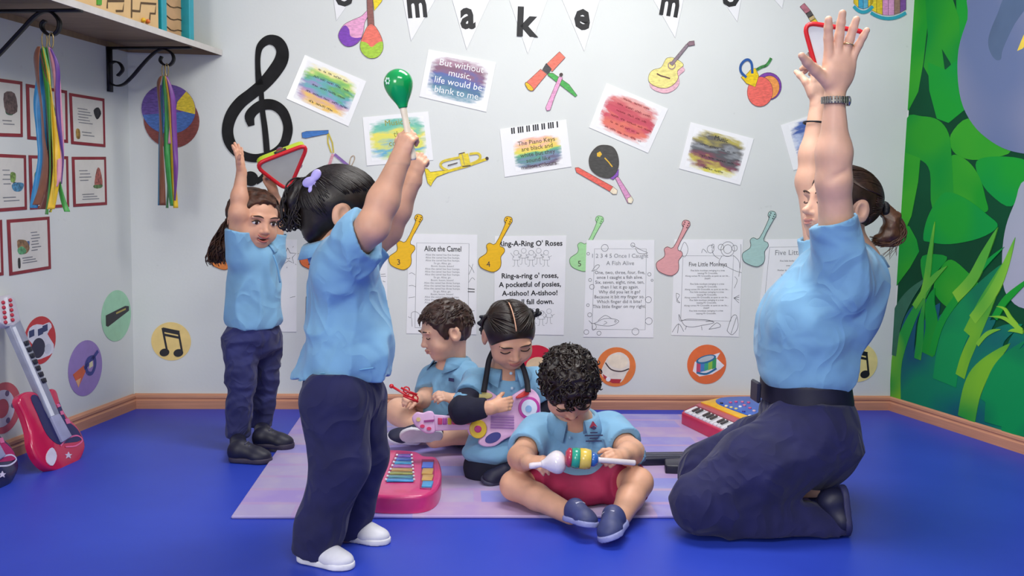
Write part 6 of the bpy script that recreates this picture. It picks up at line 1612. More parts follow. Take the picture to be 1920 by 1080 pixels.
def girl_long_hair():
    Y = 3.34; W = lambda u, v, y=Y: at(u, v, y)
    me = thing('person', 'long-haired girl in blue polo holding up a triangle tambourine', 'person', gp(475, 862))
    fwd = unit((0.72, -0.69, 0)); fr = frame(fwd, Zup)
    H = Head(W(476, 413, 3.33), unit((0.68, -0.72, -0.13)), (0.12, 0, 1), 0.205, 1.03)
    b = SDF(); head_sdf(b, H, mouth='open')
    b.cone(H.p(0, -0.08, -0.25), W(480, 480, 3.35), 0.042, 0.05, 0.02)
    b.chain([W(477, 480, 3.35), W(477, 540, 3.34), W(475, 615, 3.34)], [0.06, 0.07, 0.06], 0.02)
    shR, elR, wrR = W(446, 462, 3.27), W(446, 400, 3.24), W(453, 322, 3.26)
    shL, elL, wrL = W(512, 462, 3.42), W(520, 405, 3.44), W(511, 355, 3.41)
    b.chain([shR, elR], [0.033, 0.029], 0.02); b.chain([elR, elR * .6 + wrR * .4, wrR], [0.028, 0.026, 0.0175], 0.02)
    b.chain([shL, elL], [0.033, 0.029], 0.02); b.chain([elL, elL * .6 + wrL * .4, wrL], [0.028, 0.026, 0.0175], 0.02)
    b.chain([W(455, 640, 3.30), W(453, 720, 3.26), W(446, 835, 3.24)], [0.045, 0.035, 0.026], 0.02); b.chain([W(495, 640, 3.38), W(500, 715, 3.40), W(492, 815, 3.40)], [0.045, 0.035, 0.026], 0.02)
    h1 = hand_sdf(b, wrR, unit((-0.12, 0.0, 1)), unit((0.95, -0.25, 0.15)), unit((0.25, -0.95, 0.1)), 0.100, (-0.12, -0.1, -0.06, -0.02), 0.10, 0.25, 0.55, 0.0175)
    h2 = hand_sdf(b, wrL, unit(W(495, 330, 3.385) - wrL), unit((0.45, -0.45, 0.55)), unit((0.7, -0.4, 0.4)), 0.095, (0.55, 0.6, 0.6, 0.6), 0.05, 0.5, 0.6, 0.0175)
    hb = boxes([H.p(x, y, z) for x in (-.5, .5) for y in (-.55, .6) for z in (-.55, .6)], 0.0, 0.0032)
    body = sobj('body', b, SKIN_A, me, 0.006, [hb, h1, h2]); face_parts(H, body, brow='#3b2a20', mouth='open', lip='#b8645c')
    s = SDF(); polo_torso(s, fr, [(W(479, 478, 3.34), 0.092, 0.068, 0.05), (W(477, 520, 3.34), 0.092, 0.080, 0.09), (W(476, 565, 3.34), 0.094, 0.086, 0.08), (W(476, 600, 3.34), 0.097, 0.090, 0.07)], 0.05)
    s.cone(W(457, 474, 3.30), W(502, 474, 3.40), 0.042, 0.042, 0.03)
    s.cone(W(450, 482, 3.28), W(446, 420, 3.25), 0.050, 0.044, 0.03); s.cone(W(507, 482, 3.40), W(519, 425, 3.43), 0.048, 0.044, 0.03)
    s.cut(W(446, 432, 3.25), unit((0.15, -0.1, 1)), W(446, 432, 3.25), 0.08); s.cut(W(518, 437, 3.43), Zup, W(518, 437, 3.43), 0.07)
    s.cone(W(446, 440, 3.25), W(446, 405, 3.24), 0.0325, 0.0325, 0.003, op='sub'); s.cone(W(517, 445, 3.43), W(520, 410, 3.44), 0.0325, 0.0325, 0.003, op='sub')
    s.ell(W(483, 455, 3.34), (0.046, 0.046, 0.035), None, 0.01, 'sub'); s.cut(W(475, 611, 3.34), unit((0.05, 0, -1)))
    sh = sobj('polo_shirt', s, POLO, me, 0.005, disp=folds(0.007, 11, (1.2, 1.2, 0.7)))
    collar(sh, W(481, 470, 3.34), unit((0.05, -0.1, 1)), unit((0.6, -0.78, 0.2)), 0.05, 0.022, POLO, 26, 1.05, 0.022)
    V, F = tube_vf(spline([W(512, 478, 3.262), W(520, 500, 3.262), W(525, 530, 3.268)], 4), 0.0035, 5); obj('placket', V, F, POLO_D, sh, True)
    t = SDF(); t.ell(W(475, 632, 3.34), (0.098, 0.092, 0.085), fr, 0.03)
    t.chain([W(450, 645, 3.29), W(452, 705, 3.265), W(450, 760, 3.25), W(446, 812, 3.25)], [0.062, 0.050, 0.042, 0.040], 0.02)
    t.chain([W(499, 645, 3.39), W(499, 705, 3.39), W(495, 755, 3.39), W(491, 795, 3.39)], [0.058, 0.046, 0.038, 0.036], 0.02)
    t.cut(W(446, 817, 3.25), -Zup, W(446, 817, 3.25), 0.09); t.cut(W(491, 798, 3.39), -Zup, W(491, 798, 3.39), 0.06); t.cut(W(475, 604, 3.34), Zup)
    sobj('trousers', t, NAVY2, me, 0.005, disp=folds(0.007, 16, (0.7, 0.7, 1.6)))
    BT = mat('#16162c', 0.5, 0.1); BS = mat('#3a3346', 0.6)
    f = lambda u, v, z=0.001: np.append(gp(u, v)[:2], z)
    shoe(me, f(428, 864), f(508, 868), 0.075, 0.066, BT, BS, mat('#4a4a62', 0.6), boot=0.028, ank=W(446, 822, 3.25), name='boot')
    shoe(me, f(474, 843, MATZ), f(550, 845, MATZ), 0.075, 0.066, BT, BS, mat('#4a4a62', 0.6), boot=0.028, ank=W(491, 802, 3.39), name='boot')
    # wavy brown hair
    hm = mat('#43291c', 0.5, 0.35, 45, 0.2, 120, spec=0.35); S = Shell(H, (0.42, 0.495, 0.42)); rnd = random.Random(4)
    hs = SDF(); hs.ell(H.p(0, -0.045, 0.13), np.array([0.412 * H.wd, 0.487, 0.412]) * H.h, H.R, 0.01)
    hs.cut(H.p(0, 0.20, 0.13), H.v(0, 0.84, -0.5)); hs.cut(H.p(0, -0.1, -0.25), H.v(0, 0.1, -1))
    hs.chain([H.p(-0.2, -0.35, 0.1), W(440, 430, 3.43), W(416, 466, 3.43), W(408, 486, 3.43)], [0.05, 0.036, 0.026, 0.014], 0.03)
    hair = sobj('hair', hs, hm, me, 0.005, disp=folds(0.008, 30)); paths = []
    for i in range(90):
        a = rnd.uniform(-1, 1) * 2.0; a = math.copysign(0.75 + abs(a) * 0.9, a); d0 = np.array([0.05 + 0.35 * math.copysign(rnd.random(), a), 0.5, 0.82])
        d1 = np.array([math.sin(a) * 0.95, -0.35 + 0.3 * math.cos(a), -0.15 - 0.3 * rnd.random()]); paths.append(S.path(d0, d1, 9, 0.99, 1.0 + 0.05 * rnd.random(), 0.03))
    for i in range(95):
        u0 = rnd.uniform(-1, 1); c = [W(456 + 14 * u0, 385 + 12 * rnd.random(), 3.42 + 0.04 * rnd.uniform(-1, 1)), W(432 + 14 * u0, 425, 3.42 + 0.04 * rnd.uniform(-1, 1)), W(414 + 18 * u0, 462, 3.42 + 0.04 * rnd.uniform(-1, 1)), W(406 + 18 * u0, 484 + 12 * rnd.random(), 3.42 + 0.04 * rnd.uniform(-1, 1))]
        P = spline(c, 8); ph = rnd.random() * 6
        paths.append([p + np.array([math.cos(ph + i_ * 0.55), 0.5, math.sin(ph + i_ * 0.55)]) * 0.009 * min(1, i_ / 8) for i_, p in enumerate(P)])
    for i in range(24): # curls over the crown and temples
        a = rnd.uniform(-1.3, 1.3); P0 = S.p(np.array([math.sin(a) * 0.9, 0.35, 0.75 - 0.3 * abs(a)]), 0.99); paths.append(curl(P0, H.v(math.sin(a) * 0.6, 0.0, -0.7), 0.045, 0.006, 1.4, 14, ph=i))
    for i in range(14): # locks beside the cheeks
        q = rnd.random(); P0 = H.p(0.41, 0.02 + 0.1 * q, 0.15); paths.append(curl(P0, H.v(0.1, -0.1, -1), 0.05 + 0.03 * q, 0.006, 1.5, 14, ph=i))
    strands('hair_strands', paths, 0.0026, hm, hair)
    tambourine(W(533, 312, 3.36), (0.36, -0.84, -0.42), [(474, 309), (580, 268), (541, 360)], 'lime and red triangle tambourine held by the long-haired girl', thick=0.045, skin='#b9bcb2')
girl_long_hair()
# ================================================================== short-haired boy sitting on the left
def boy_left():
    Y = 3.45; W = lambda u, v, y=Y: at(u, v, y)
    me = thing('person', 'short-haired boy in blue polo sitting and looking down at a red toy', 'person', np.append(gp(820, 835)[:2], MATZ))
    fwd = unit((-0.65, -0.76, 0)); fr = frame(fwd, Zup)
    H = Head(W(836, 622, 3.45), unit((-0.90, -0.36, -0.24)), (-0.20, 0, 1), 0.205, 1.0)
    b = SDF(); head_sdf(b, H)
    b.cone(H.p(0, -0.12, -0.2), W(848, 695, 3.48), 0.043, 0.05, 0.02)
    b.chain([W(845, 700, 3.48), W(840, 740, 3.48), W(832, 790, 3.5)], [0.065, 0.075, 0.08], 0.02)
    shR, elR, wrR = W(806, 705, 3.52), W(798, 748, 3.44), W(782, 750, 3.36)
    shL, elL, wrL = W(876, 702, 3.42), W(884, 750, 3.34), W(848, 748, 3.28)
    for (a, e, w) in ((shR, elR, wrR), (shL, elL, wrL)): b.chain([a, e], [0.036, 0.031], 0.02); b.chain([e, e * .6 + w * .4, w], [0.031, 0.028, 0.02], 0.02)
    kR, aR = W(748, 772, 3.42), W(795, 812, 3.28); kL, aL = W(868, 806, 3.22), W(815, 822, 3.18)
    b.chain([W(815, 800, 3.5), kR, aR], [0.062, 0.048, 0.034], 0.02); b.chain([W(850, 800, 3.47), kL, aL], [0.062, 0.048, 0.034], 0.02)
    b.cut((0, 0, MATZ), -Zup)
    h1 = hand_sdf(b, wrR, unit(W(764, 744, 3.32) - wrR), unit((0.2, 0.5, -0.6)), unit((-0.2, -0.6, 0.7)), 0.09, (0.8, 0.8, 0.85, 0.9), 0.05, 0.7, 0.6, 0.0195)
    h2 = hand_sdf(b, wrL, unit(W(828, 742, 3.25) - wrL), unit((-0.3, 0.5, -0.7)), unit((-0.4, 0.3, 0.8)), 0.09, (0.6, 0.65, 0.7, 0.75), 0.06, 0.5, 0.6, 0.0195)
    hb = boxes([H.p(x, y, z) for x in (-.5, .5) for y in (-.55, .6) for z in (-.55, .6)], 0.0, 0.0032)
    body = sobj('body', b, SKIN_C, me, 0.006, [hb, h1, h2]); face_parts(H, body, brow='#3a281e', eyes='down', lip='#cc8f80')
    s = SDF(); polo_torso(s, fr, [(W(845, 708, 3.475), 0.105, 0.072, 0.05), (W(840, 738, 3.475), 0.098, 0.085, 0.08), (W(834, 772, 3.485), 0.10, 0.092, 0.06)], 0.04)
    s.cone(shR + (0.01, 0, 0), elR * 0.75 + shR * 0.25, 0.046, 0.045, 0.03); s.cone(shL, elL * 0.75 + shL * 0.25, 0.046, 0.045, 0.03)
    for (a, e) in ((shR, elR), (shL, elL)):
        q = a + (e - a) * 0.68; s.cut(q, unit(e - a), q, 0.065); s.cone(a + (e - a) * 0.5, e, 0.037, 0.036, 0.003, op='sub')
    s.ell(W(840, 676, 3.46), (0.05, 0.05, 0.045), None, 0.01, 'sub'); s.cut(W(835, 797, 3.48), -Zup)
    sh = sobj('polo_shirt', s, POLO, me, 0.005, disp=folds(0.007, 12, (1.1, 1.1, 0.8)))
    collar(sh, W(849, 682, 3.474), unit((-0.38, -0.3, 1)), unit((-0.75, -0.62, 0.1)), 0.056, 0.03, POLO, 30, 1.05, 0.035)
    V, F = box_vf(W(846, 712, 3.375), (unit((0.8, -0.6, 0)), unit((-0.6, -0.8, 0)), Zup), (0.012, 0.001, 0.006)); obj('school_badge', V, F, mat('#3a3a6a', 0.6), sh)
    t = SDF(); t.ell(W(832, 803, 3.49), (0.1, 0.095, 0.055), fr, 0.03); t.cone(W(818, 802, 3.48), W(785, 788, 3.45), 0.07, 0.062, 0.02); t.cone(W(850, 804, 3.45), W(872, 806, 3.28), 0.07, 0.062, 0.02)
    t.cut(W(787, 788, 3.45), unit(W(748, 772, 3.42) - W(815, 800, 3.5)), W(787, 788, 3.45), 0.085); t.cut((0, 0, MATZ), -Zup)
    sobj('shorts', t, NAVY, me, 0.006, disp=folds(0.004, 16))
    ND = mat('#1d1f3c', 0.6); SO = mat('#d4d2dc', 0.55)
    shoe(me, W(790, 826, 3.27), W(726, 822, 3.22), 0.06, 0.06, ND, SO, mat('#8a8aa0', 0.6), up=(-0.15, -0.55, 0.75))
    shoe(me, W(832, 820, 3.145), W(752, 818, 3.10), 0.055, 0.068, ND, SO, None, up=(0.1, 0.75, 0.45))
    hm = hair_mat('#3a2720'); S = Shell(H, (0.44, 0.515, 0.46)); rnd = random.Random(6)
    hs = SDF(); hs.ell(H.p(0, -0.05, 0.15), np.array([0.42 * H.wd, 0.50, 0.45]) * H.h, H.R, 0.01)
    hs.cut(H.p(0, 0.24, 0.13), H.v(0, 0.86, -0.5)); hs.cut(H.p(0, -0.1, -0.16), H.v(0, 0.45, -1))
    for q in (-1, 1): hs.ell(H.p(q * 0.40, -0.02, -0.06), np.array([0.09, 0.13, 0.16]) * H.h, H.R, 0.01, 'sub')
    hair = sobj('hair', hs, hm, me, 0.0045, disp=folds(0.006, 45)); paths = []
    for i in range(420):
        a = rnd.random() * 2 * math.pi; e = rnd.uniform(-0.15, 1.0); d0 = np.array([math.cos(a) * math.sqrt(max(0, 1 - e * e)), math.sin(a) * math.sqrt(max(0, 1 - e * e)), e])
        if d0[1] > 0.35 and e < 0.45: continue
        if abs(d0[0]) > 0.75 and e < 0.25 and d0[1] > -0.35: continue
        d1 = d0 + np.array([rnd.uniform(-.2, .2), 0.30 if e > 0.3 else 0.05, -0.12 + rnd.uniform(-.15, .1)]); paths.append(S.path(d0, d1, 4, 0.95, 1.0 + 0.05 * rnd.random(), 0.02))
    strands('hair_strands', paths, 0.003, hm, hair)
    # red plastic toy
    rm = mat('#d1202f', 0.3, 0.03, coat=0.3); yT = 3.27
    a, c = W(734, 724, yT), W(784, 754, yT); t_ = thing('toy_clapper', 'small red plastic toy in the hands of the boy on the left', 'toy', W(775, 754, yT)); d = unit(c - a)
    V, F = tube_vf([a, a + (c - a) * 0.5, c], 0.0045, 8); obj('rod', V, F, rm, t_, True)
    V, F = ball_vf(a, 0.0085); obj('knob', V, F, rm, t_, True)
    for (p0, p1) in (((752, 727), (782, 740)), ((756, 742), (783, 752))):
        V, F = tube_vf([W(*p0, yT - 0.012), W((p0[0] + p1[0]) / 2, (p0[1] + p1[1]) / 2 + 1, yT - 0.016), W(*p1, yT - 0.01)], 0.0042, 8); obj('clapper_arm', V, F, rm, t_, True)
    for (u, v) in ((762, 731), (770, 743), (778, 747)):
        P = [W(u, v, yT) + np.array([math.cos(q) * 0.011, 0, math.sin(q) * 0.011]) for q in np.linspace(0, 2 * math.pi, 13)[:-1]]; V, F = tube_vf(P, 0.0028, 6, closed=True); obj('ring', V, F, rm, t_, True)
boy_left()
# ================================================================== girl with pigtails playing a pink toy guitar
def girl_pigtails():
    Y = 3.0; W = lambda u, v, y=Y: at(u, v, y)
    me = thing('person', 'girl with two pigtails sitting with a pink toy guitar', 'person', np.append(gp(930, 915)[:2], MATZ))
    fwd = unit((0.10, -1, 0)); fr = frame(fwd, Zup)
    H = Head(W(955, 628, 2.98), unit((0.26, -0.80, -0.52)), (-0.03, -0.3, 1), 0.20, 1.03)
    b = SDF(); head_sdf(b, H); b.cone(H.p(0, -0.15, -0.15), W(950, 706, 3.06), 0.042, 0.05, 0.02)
    b.chain([W(950, 706, 3.06), W(948, 770, 3.06), W(945, 860, 3.06)], [0.065, 0.08, 0.085], 0.02)
    shR, elR, wrR = W(893, 718, 3.04), W(866, 770, 2.87), W(922, 764, 2.85)
    shL, elL, wrL = W(1000, 716, 3.08), W(1014, 768, 3.07), W(1002, 800, 3.0)
    for (a, e, w) in ((shR, elR, wrR), (shL, elL, wrL)): b.chain([a, e], [0.036, 0.031], 0.02); b.chain([e, e * .6 + w * .4, w], [0.031, 0.028, 0.0205], 0.02)
    kR, aR, kL, aL = W(905, 878, 2.95), W(965, 888, 2.96), W(985, 872, 3.02), W(930, 888, 2.93)
    b.chain([W(920, 868, 3.08), kR, aR], [0.06, 0.045, 0.03], 0.02); b.chain([W(975, 868, 3.08), kL, aL], [0.06, 0.045, 0.03], 0.02)
    b.cut((0, 0, MATZ), -Zup)
    h1 = hand_sdf(b, wrR, unit(W(960, 756, 2.865) - wrR), unit((0.1, 0.95, -0.2)), unit((0.1, 0.2, 1)), 0.095, (0.5, 0.6, 0.65, 0.7), 0.05, 0.4, 0.6, 0.0205)
    h2 = hand_sdf(b, wrL, unit(W(992, 818, 2.98) - wrL), unit((-0.2, 0.9, 0)), unit((-0.1, 0, 1)), 0.095, (0.6, 0.6, 0.65, 0.7), 0.05, 0.4, 0.6, 0.0205)
    hb = boxes([H.p(x, y, z) for x in (-.5, .5) for y in (-.55, .6) for z in (-.55, .6)], 0.0, 0.0032)
    body = sobj('body', b, SKIN_B, me, 0.006, [hb, h1, h2]); face_parts(H, body, brow='#2a1c16', eyes='down', lip='#bf7a70')
    s = SDF(); polo_torso(s, fr, [(W(950, 722, 3.06), 0.10, 0.072, 0.055), (W(949, 765, 3.05), 0.098, 0.085, 0.09), (W(945, 825, 3.05), 0.108, 0.10, 0.09)], 0.04)
    s.cone(W(905, 722, 3.06), W(997, 720, 3.07), 0.045, 0.045, 0.03)
    s.cone(shR, shR + (elR - shR) * 0.7, 0.047, 0.050, 0.03); s.cone(shL, shL + (elL - shL) * 0.8, 0.047, 0.050, 0.03)
    s.ell(W(915, 846, 2.97), (0.082, 0.09, 0.034), fr, 0.06)
    q = shR + (elR - shR) * 0.55; s.cut(q, unit(elR - shR), q, 0.07); q = shL + (elL - shL) * 0.7; s.cut(q, unit(elL - shL), q, 0.07)
    s.ell(W(952, 690, 3.04), (0.05, 0.055, 0.04), None, 0.01, 'sub'); s.cut(W(915, 872, 2.9), -Zup)
    sh = sobj('polo_dress', s, POLO, me, 0.005, disp=folds(0.006, 12, (1.1, 1.1, 0.8)))
    collar(sh, W(951, 702, 3.045), unit((0.02, -0.35, 1)), unit((0.10, -1, 0)), 0.056, 0.026, POLO, 22, 1.08, 0.03)
    for (u, v) in ((958, 700), (960, 728)):
        V, F = ball_vf(W(u, v, 2.968), (0.005, 0.003, 0.005)); obj('button', V, F, mat('#b8d4ea', 0.4), sh, True)
    for (a, e, w) in ((shR, elR, wrR), (shL, elL, wrL)):
        sl = SDF(); sl.chain([a + (e - a) * 0.4, e, e + (w - e) * 0.82], [0.039, 0.038, 0.029], 0.02); q = e + (w - e) * 0.80; sl.cut(q, unit(w - e), q, 0.05)
        sobj('long_sleeve', sl, BLACKCLOTH, me, 0.0045, disp=folds(0.004, 22))
    t = SDF(); t.ell(W(946, 870, 3.06), (0.115, 0.11, 0.06), fr, 0.03)
    t.chain([W(922, 868, 3.08), W(907, 878, 2.95), W(955, 888, 2.96)], [0.075, 0.058, 0.045], 0.02); t.chain([W(965, 866, 3.08), W(985, 872, 3.03), W(945, 888, 2.93)], [0.07, 0.052, 0.045], 0.02); t.cut((0, 0, MATZ), -Zup)
    sobj('trousers', t, BLACKCLOTH, me, 0.006, disp=folds(0.005, 14))
    shoe(me, W(955, 900, 2.90), W(905, 904, 2.86), 0.05, 0.055, mat('#1c1d38', 0.6), mat('#3a3a52', 0.6), up=(-0.1, -0.3, 0.9))
    # straps of the dark apron / guitar strap
    for k, P in enumerate(([(926, 655, 3.00), (917, 675, 2.985), (912, 705, 2.975), (907, 735, 2.93)], [(976, 676, 2.985), (983, 695, 2.985), (988, 715, 2.97), (990, 735, 2.93)])):
        P = spline([W(*q) for q in P], 5); V = []; F = []
        for p in P: V += [p + np.array([-0.009, -0.004, 0]), p + np.array([0.009, -0.004, 0])]
        for i in range(len(P) - 1): F.append((2 * i, 2 * i + 1, 2 * i + 3, 2 * i + 2))
        o = obj('shoulder_strap', V, F, mat('#14141f', 0.7), me, True); m_ = o.modifiers.new('t', 'SOLIDIFY'); m_.thickness = 0.003
    hm = hair_mat('#241813'); S = Shell(H, (0.415, 0.49, 0.415)); rnd = random.Random(8)
    hs = SDF(); hs.ell(H.p(0, -0.045, 0.13), np.array([0.405 * H.wd, 0.48, 0.405]) * H.h, H.R, 0.01); hs.cut(H.p(0, 0.30, 0.13), H.v(0, 0.80, -0.6)); hs.cut(H.p(0, -0.1, -0.2), H.v(0, 0.2, -1))
    for q in (-1, 1): hs.ell(H.p(q * 0.40, -0.02, -0.06), np.array([0.09, 0.13, 0.16]) * H.h, H.R, 0.01, 'sub')
    hair = sobj('hair', hs, hm, me, 0.004); paths = []
    for sgn in (-1, 1):
        pb = np.array([sgn * 0.85, -0.15, 0.62])
        for i in range(85):
            a = rnd.uniform(-1.15, 1.25); d0 = np.array([sgn * 0.03, math.sin(a) * 0.9, math.cos(a) * 0.95 + 0.05])
            if a > 1.0: d0 = np.array([sgn * rnd.uniform(0.05, 0.8), 0.78, 0.42])
            paths.append(S.path(d0, pb + np.array([0, rnd.uniform(-.1, .1), rnd.uniform(-.1, .1)]), 8, 0.985, 1.0, 0.02))
        for i in range(25):
            d0 = np.array([sgn * 0.6, -0.7 + rnd.random() * 0.5, -0.3]); paths.append(S.path(d0, pb, 8, 0.985, 1.0, 0.02))
    strands('hair_strands', paths, 0.003, hm, hair)
    P = [S.p(np.array([0, math.sin(a), math.cos(a)]), 1.006) for a in np.linspace(-0.3, 1.02, 14)]
    V, F = tube_vf(P, 0.0022, 5); obj('parting', V, F, SKIN_B, hair, True)
    tie = mat('#12131f', 0.6)
    for (c, n_) in ((W(906, 606, 2.99), 12), (W(1003, 590, 3.02), 8)):
        tb = SDF(); r2 = random.Random(int(c[0] * 1000))
        for i in range(n_):
            o = np.array([r2.uniform(-1, 1) * 0.011, r2.uniform(-1, 1) * 0.011, r2.uniform(-1.0, 1.0) * 0.021]); o2 = np.array([r2.uniform(-1, 1), r2.uniform(-1, 1), r2.uniform(-1, 1)]) * 0.010
            tb.cone(c + o, c + o + o2, 0.0055, 0.0065, 0.003)
        if c[0] < W(950, 600)[0]: tb.chain([c + (0.0, 0, -0.02), W(904, 625, 2.98)], [0.009, 0.006], 0.006)
        sobj('hair_bobble', tb, tie, hair, 0.003)
    # pink toy guitar
    O = W(925, 785, 2.925); n = unit((0.12, -0.96, 0.25)); X = unit(np.cross(Zup, n)); X = X if X[0] > 0 else -X; Z = unit(np.cross(X, n)); Z = Z if Z[2] > 0 else -Z
    pl = Plane(O, X, Z, n); k = lambda L: [pl.px(700 + x / 3.376, 540 + y / 3.376) for (x, y) in L]
    t = thing('toy_guitar', 'pale pink toy guitar with coloured buttons held by the pigtailed girl', 'toy guitar', pl.w(k([(800, 1000)])[0]))
    PK = mat('#e3b6de', 0.3, 0.03, coat=0.3)
    def sl_(L, n0, n1, m, name, cv=0, bv=0.0):
        P = k(L); P = spline(P, cv, closed=True) if cv else P; V, F = slab_vf(pl, P, n0, n1); o = obj(name, V, F, m, t)
        if bv: bevel(o, bv, 3)
        return o
    sl_([(632, 690), (645, 655), (700, 636), (755, 662), (830, 705), (900, 665), (960, 634), (1015, 645), (1055, 700), (1060, 780), (1080, 900), (1060, 960), (980, 960), (900, 935), (830, 960), (770, 1000), (700, 1003), (665, 975), (690, 930), (610, 930), (600, 840), (640, 790), (650, 740)], -0.03, 0.0, PK, 'body', 3, 0.008)
    sl_([(380, 800), (640, 822), (640, 895), (390, 905)], -0.022, 0.004, PK, 'neck', 0, 0.004)
    sl_([(245, 820), (275, 785), (315, 790), (350, 778), (385, 795), (395, 905), (345, 922), (300, 900), (262, 865)], -0.02, 0.002, PK, 'headstock', 3, 0.005)
    for (x0, x1, c) in ((408, 435, '#cf3a6a'), (438, 465, '#a84aa0'), (470, 494, '#e3c23a'), (498, 525, '#c9285a'), (528, 552, '#e3c23a'), (556, 580, '#b0429a'), (583, 610, '#d86a7a')):
        sl_([(x0, 822), (x1, 823), (x1, 865), (x0, 864)], 0.0, 0.009, mat(c, 0.3), 'button', 0, 0.002)
    sl_([(320, 838), (385, 832), (383, 846), (322, 850)], 0.0, 0.005, mat('#9a3a86', 0.4), 'head_slot')
    for (x, y) in ((310, 875), (352, 890)): sl_([tuple(q) for q in circ((x, y), 15, 12, 11)], 0.0, 0.008, mat('#d8386a', 0.3), 'head_button')
    sl_([tuple(q) for q in circ((285, 832), 14, 12)], 0.0, 0.006, mat('#e6cc8a', 0.3), 'head_light')
    sl_([tuple(q) for q in circ((662, 893), 55, 24, 60)], 0.0, 0.010, mat('#e3c23a', 0.3), 'yellow_wheel', 0, 0.003); sl_([tuple(q) for q in circ((660, 893), 23, 18)], 0.0, 0.014, mat('#c73a8a', 0.3), 'wheel_button', 0, 0.003)
    sl_([tuple(q) for q in circ((985, 760), 68, 28, 72)], 0.0, 0.006, mat('#b83a9a', 0.3), 'speaker_ring', 0, 0.002); sl_([tuple(q) for q in circ((985, 760), 50, 28, 54)], 0.0, 0.008, mat('#d3dcf0', 0.3), 'speaker_disc'); sl_([tuple(q) for q in circ((980, 765), 20, 14, 22)], 0.0, 0.0105, mat('#8ab4e0', 0.3), 'speaker_star')
    sl_([(745, 800), (890, 805), (890, 895), (740, 890)], -0.002, 0.002, mat('#c79ad0', 0.4), 'string_plate')
    for i in range(5):
        y = 815 + i * 17; V, F = tube_vf([pl.w(k([(742, y)])[0], 0.004), pl.w(k([(890, y + 3)])[0], 0.004)], 0.0016, 5); obj('string', V, F, mat('#a87ab8', 0.3), t)
    sl_([tuple(q) for q in circ((757, 948), 54, 20, 30, rot=-0.45)], -0.001, 0.002, mat('#3a3f8a', 0.4), 'handle_hole')
    sl_([tuple(q) for q in circ((700, 682), 55, 18, 22)], 0.0, 0.006, mat('#e0d38a', 0.3), 'yellow_pad', 0, 0.002)
    sl_([(900, 690), (940, 660), (975, 645), (985, 670), (950, 690), (910, 700)], 0.0, 0.012, mat('#d83a3a', 0.3), 'red_lever', 2, 0.003)
girl_pigtails()
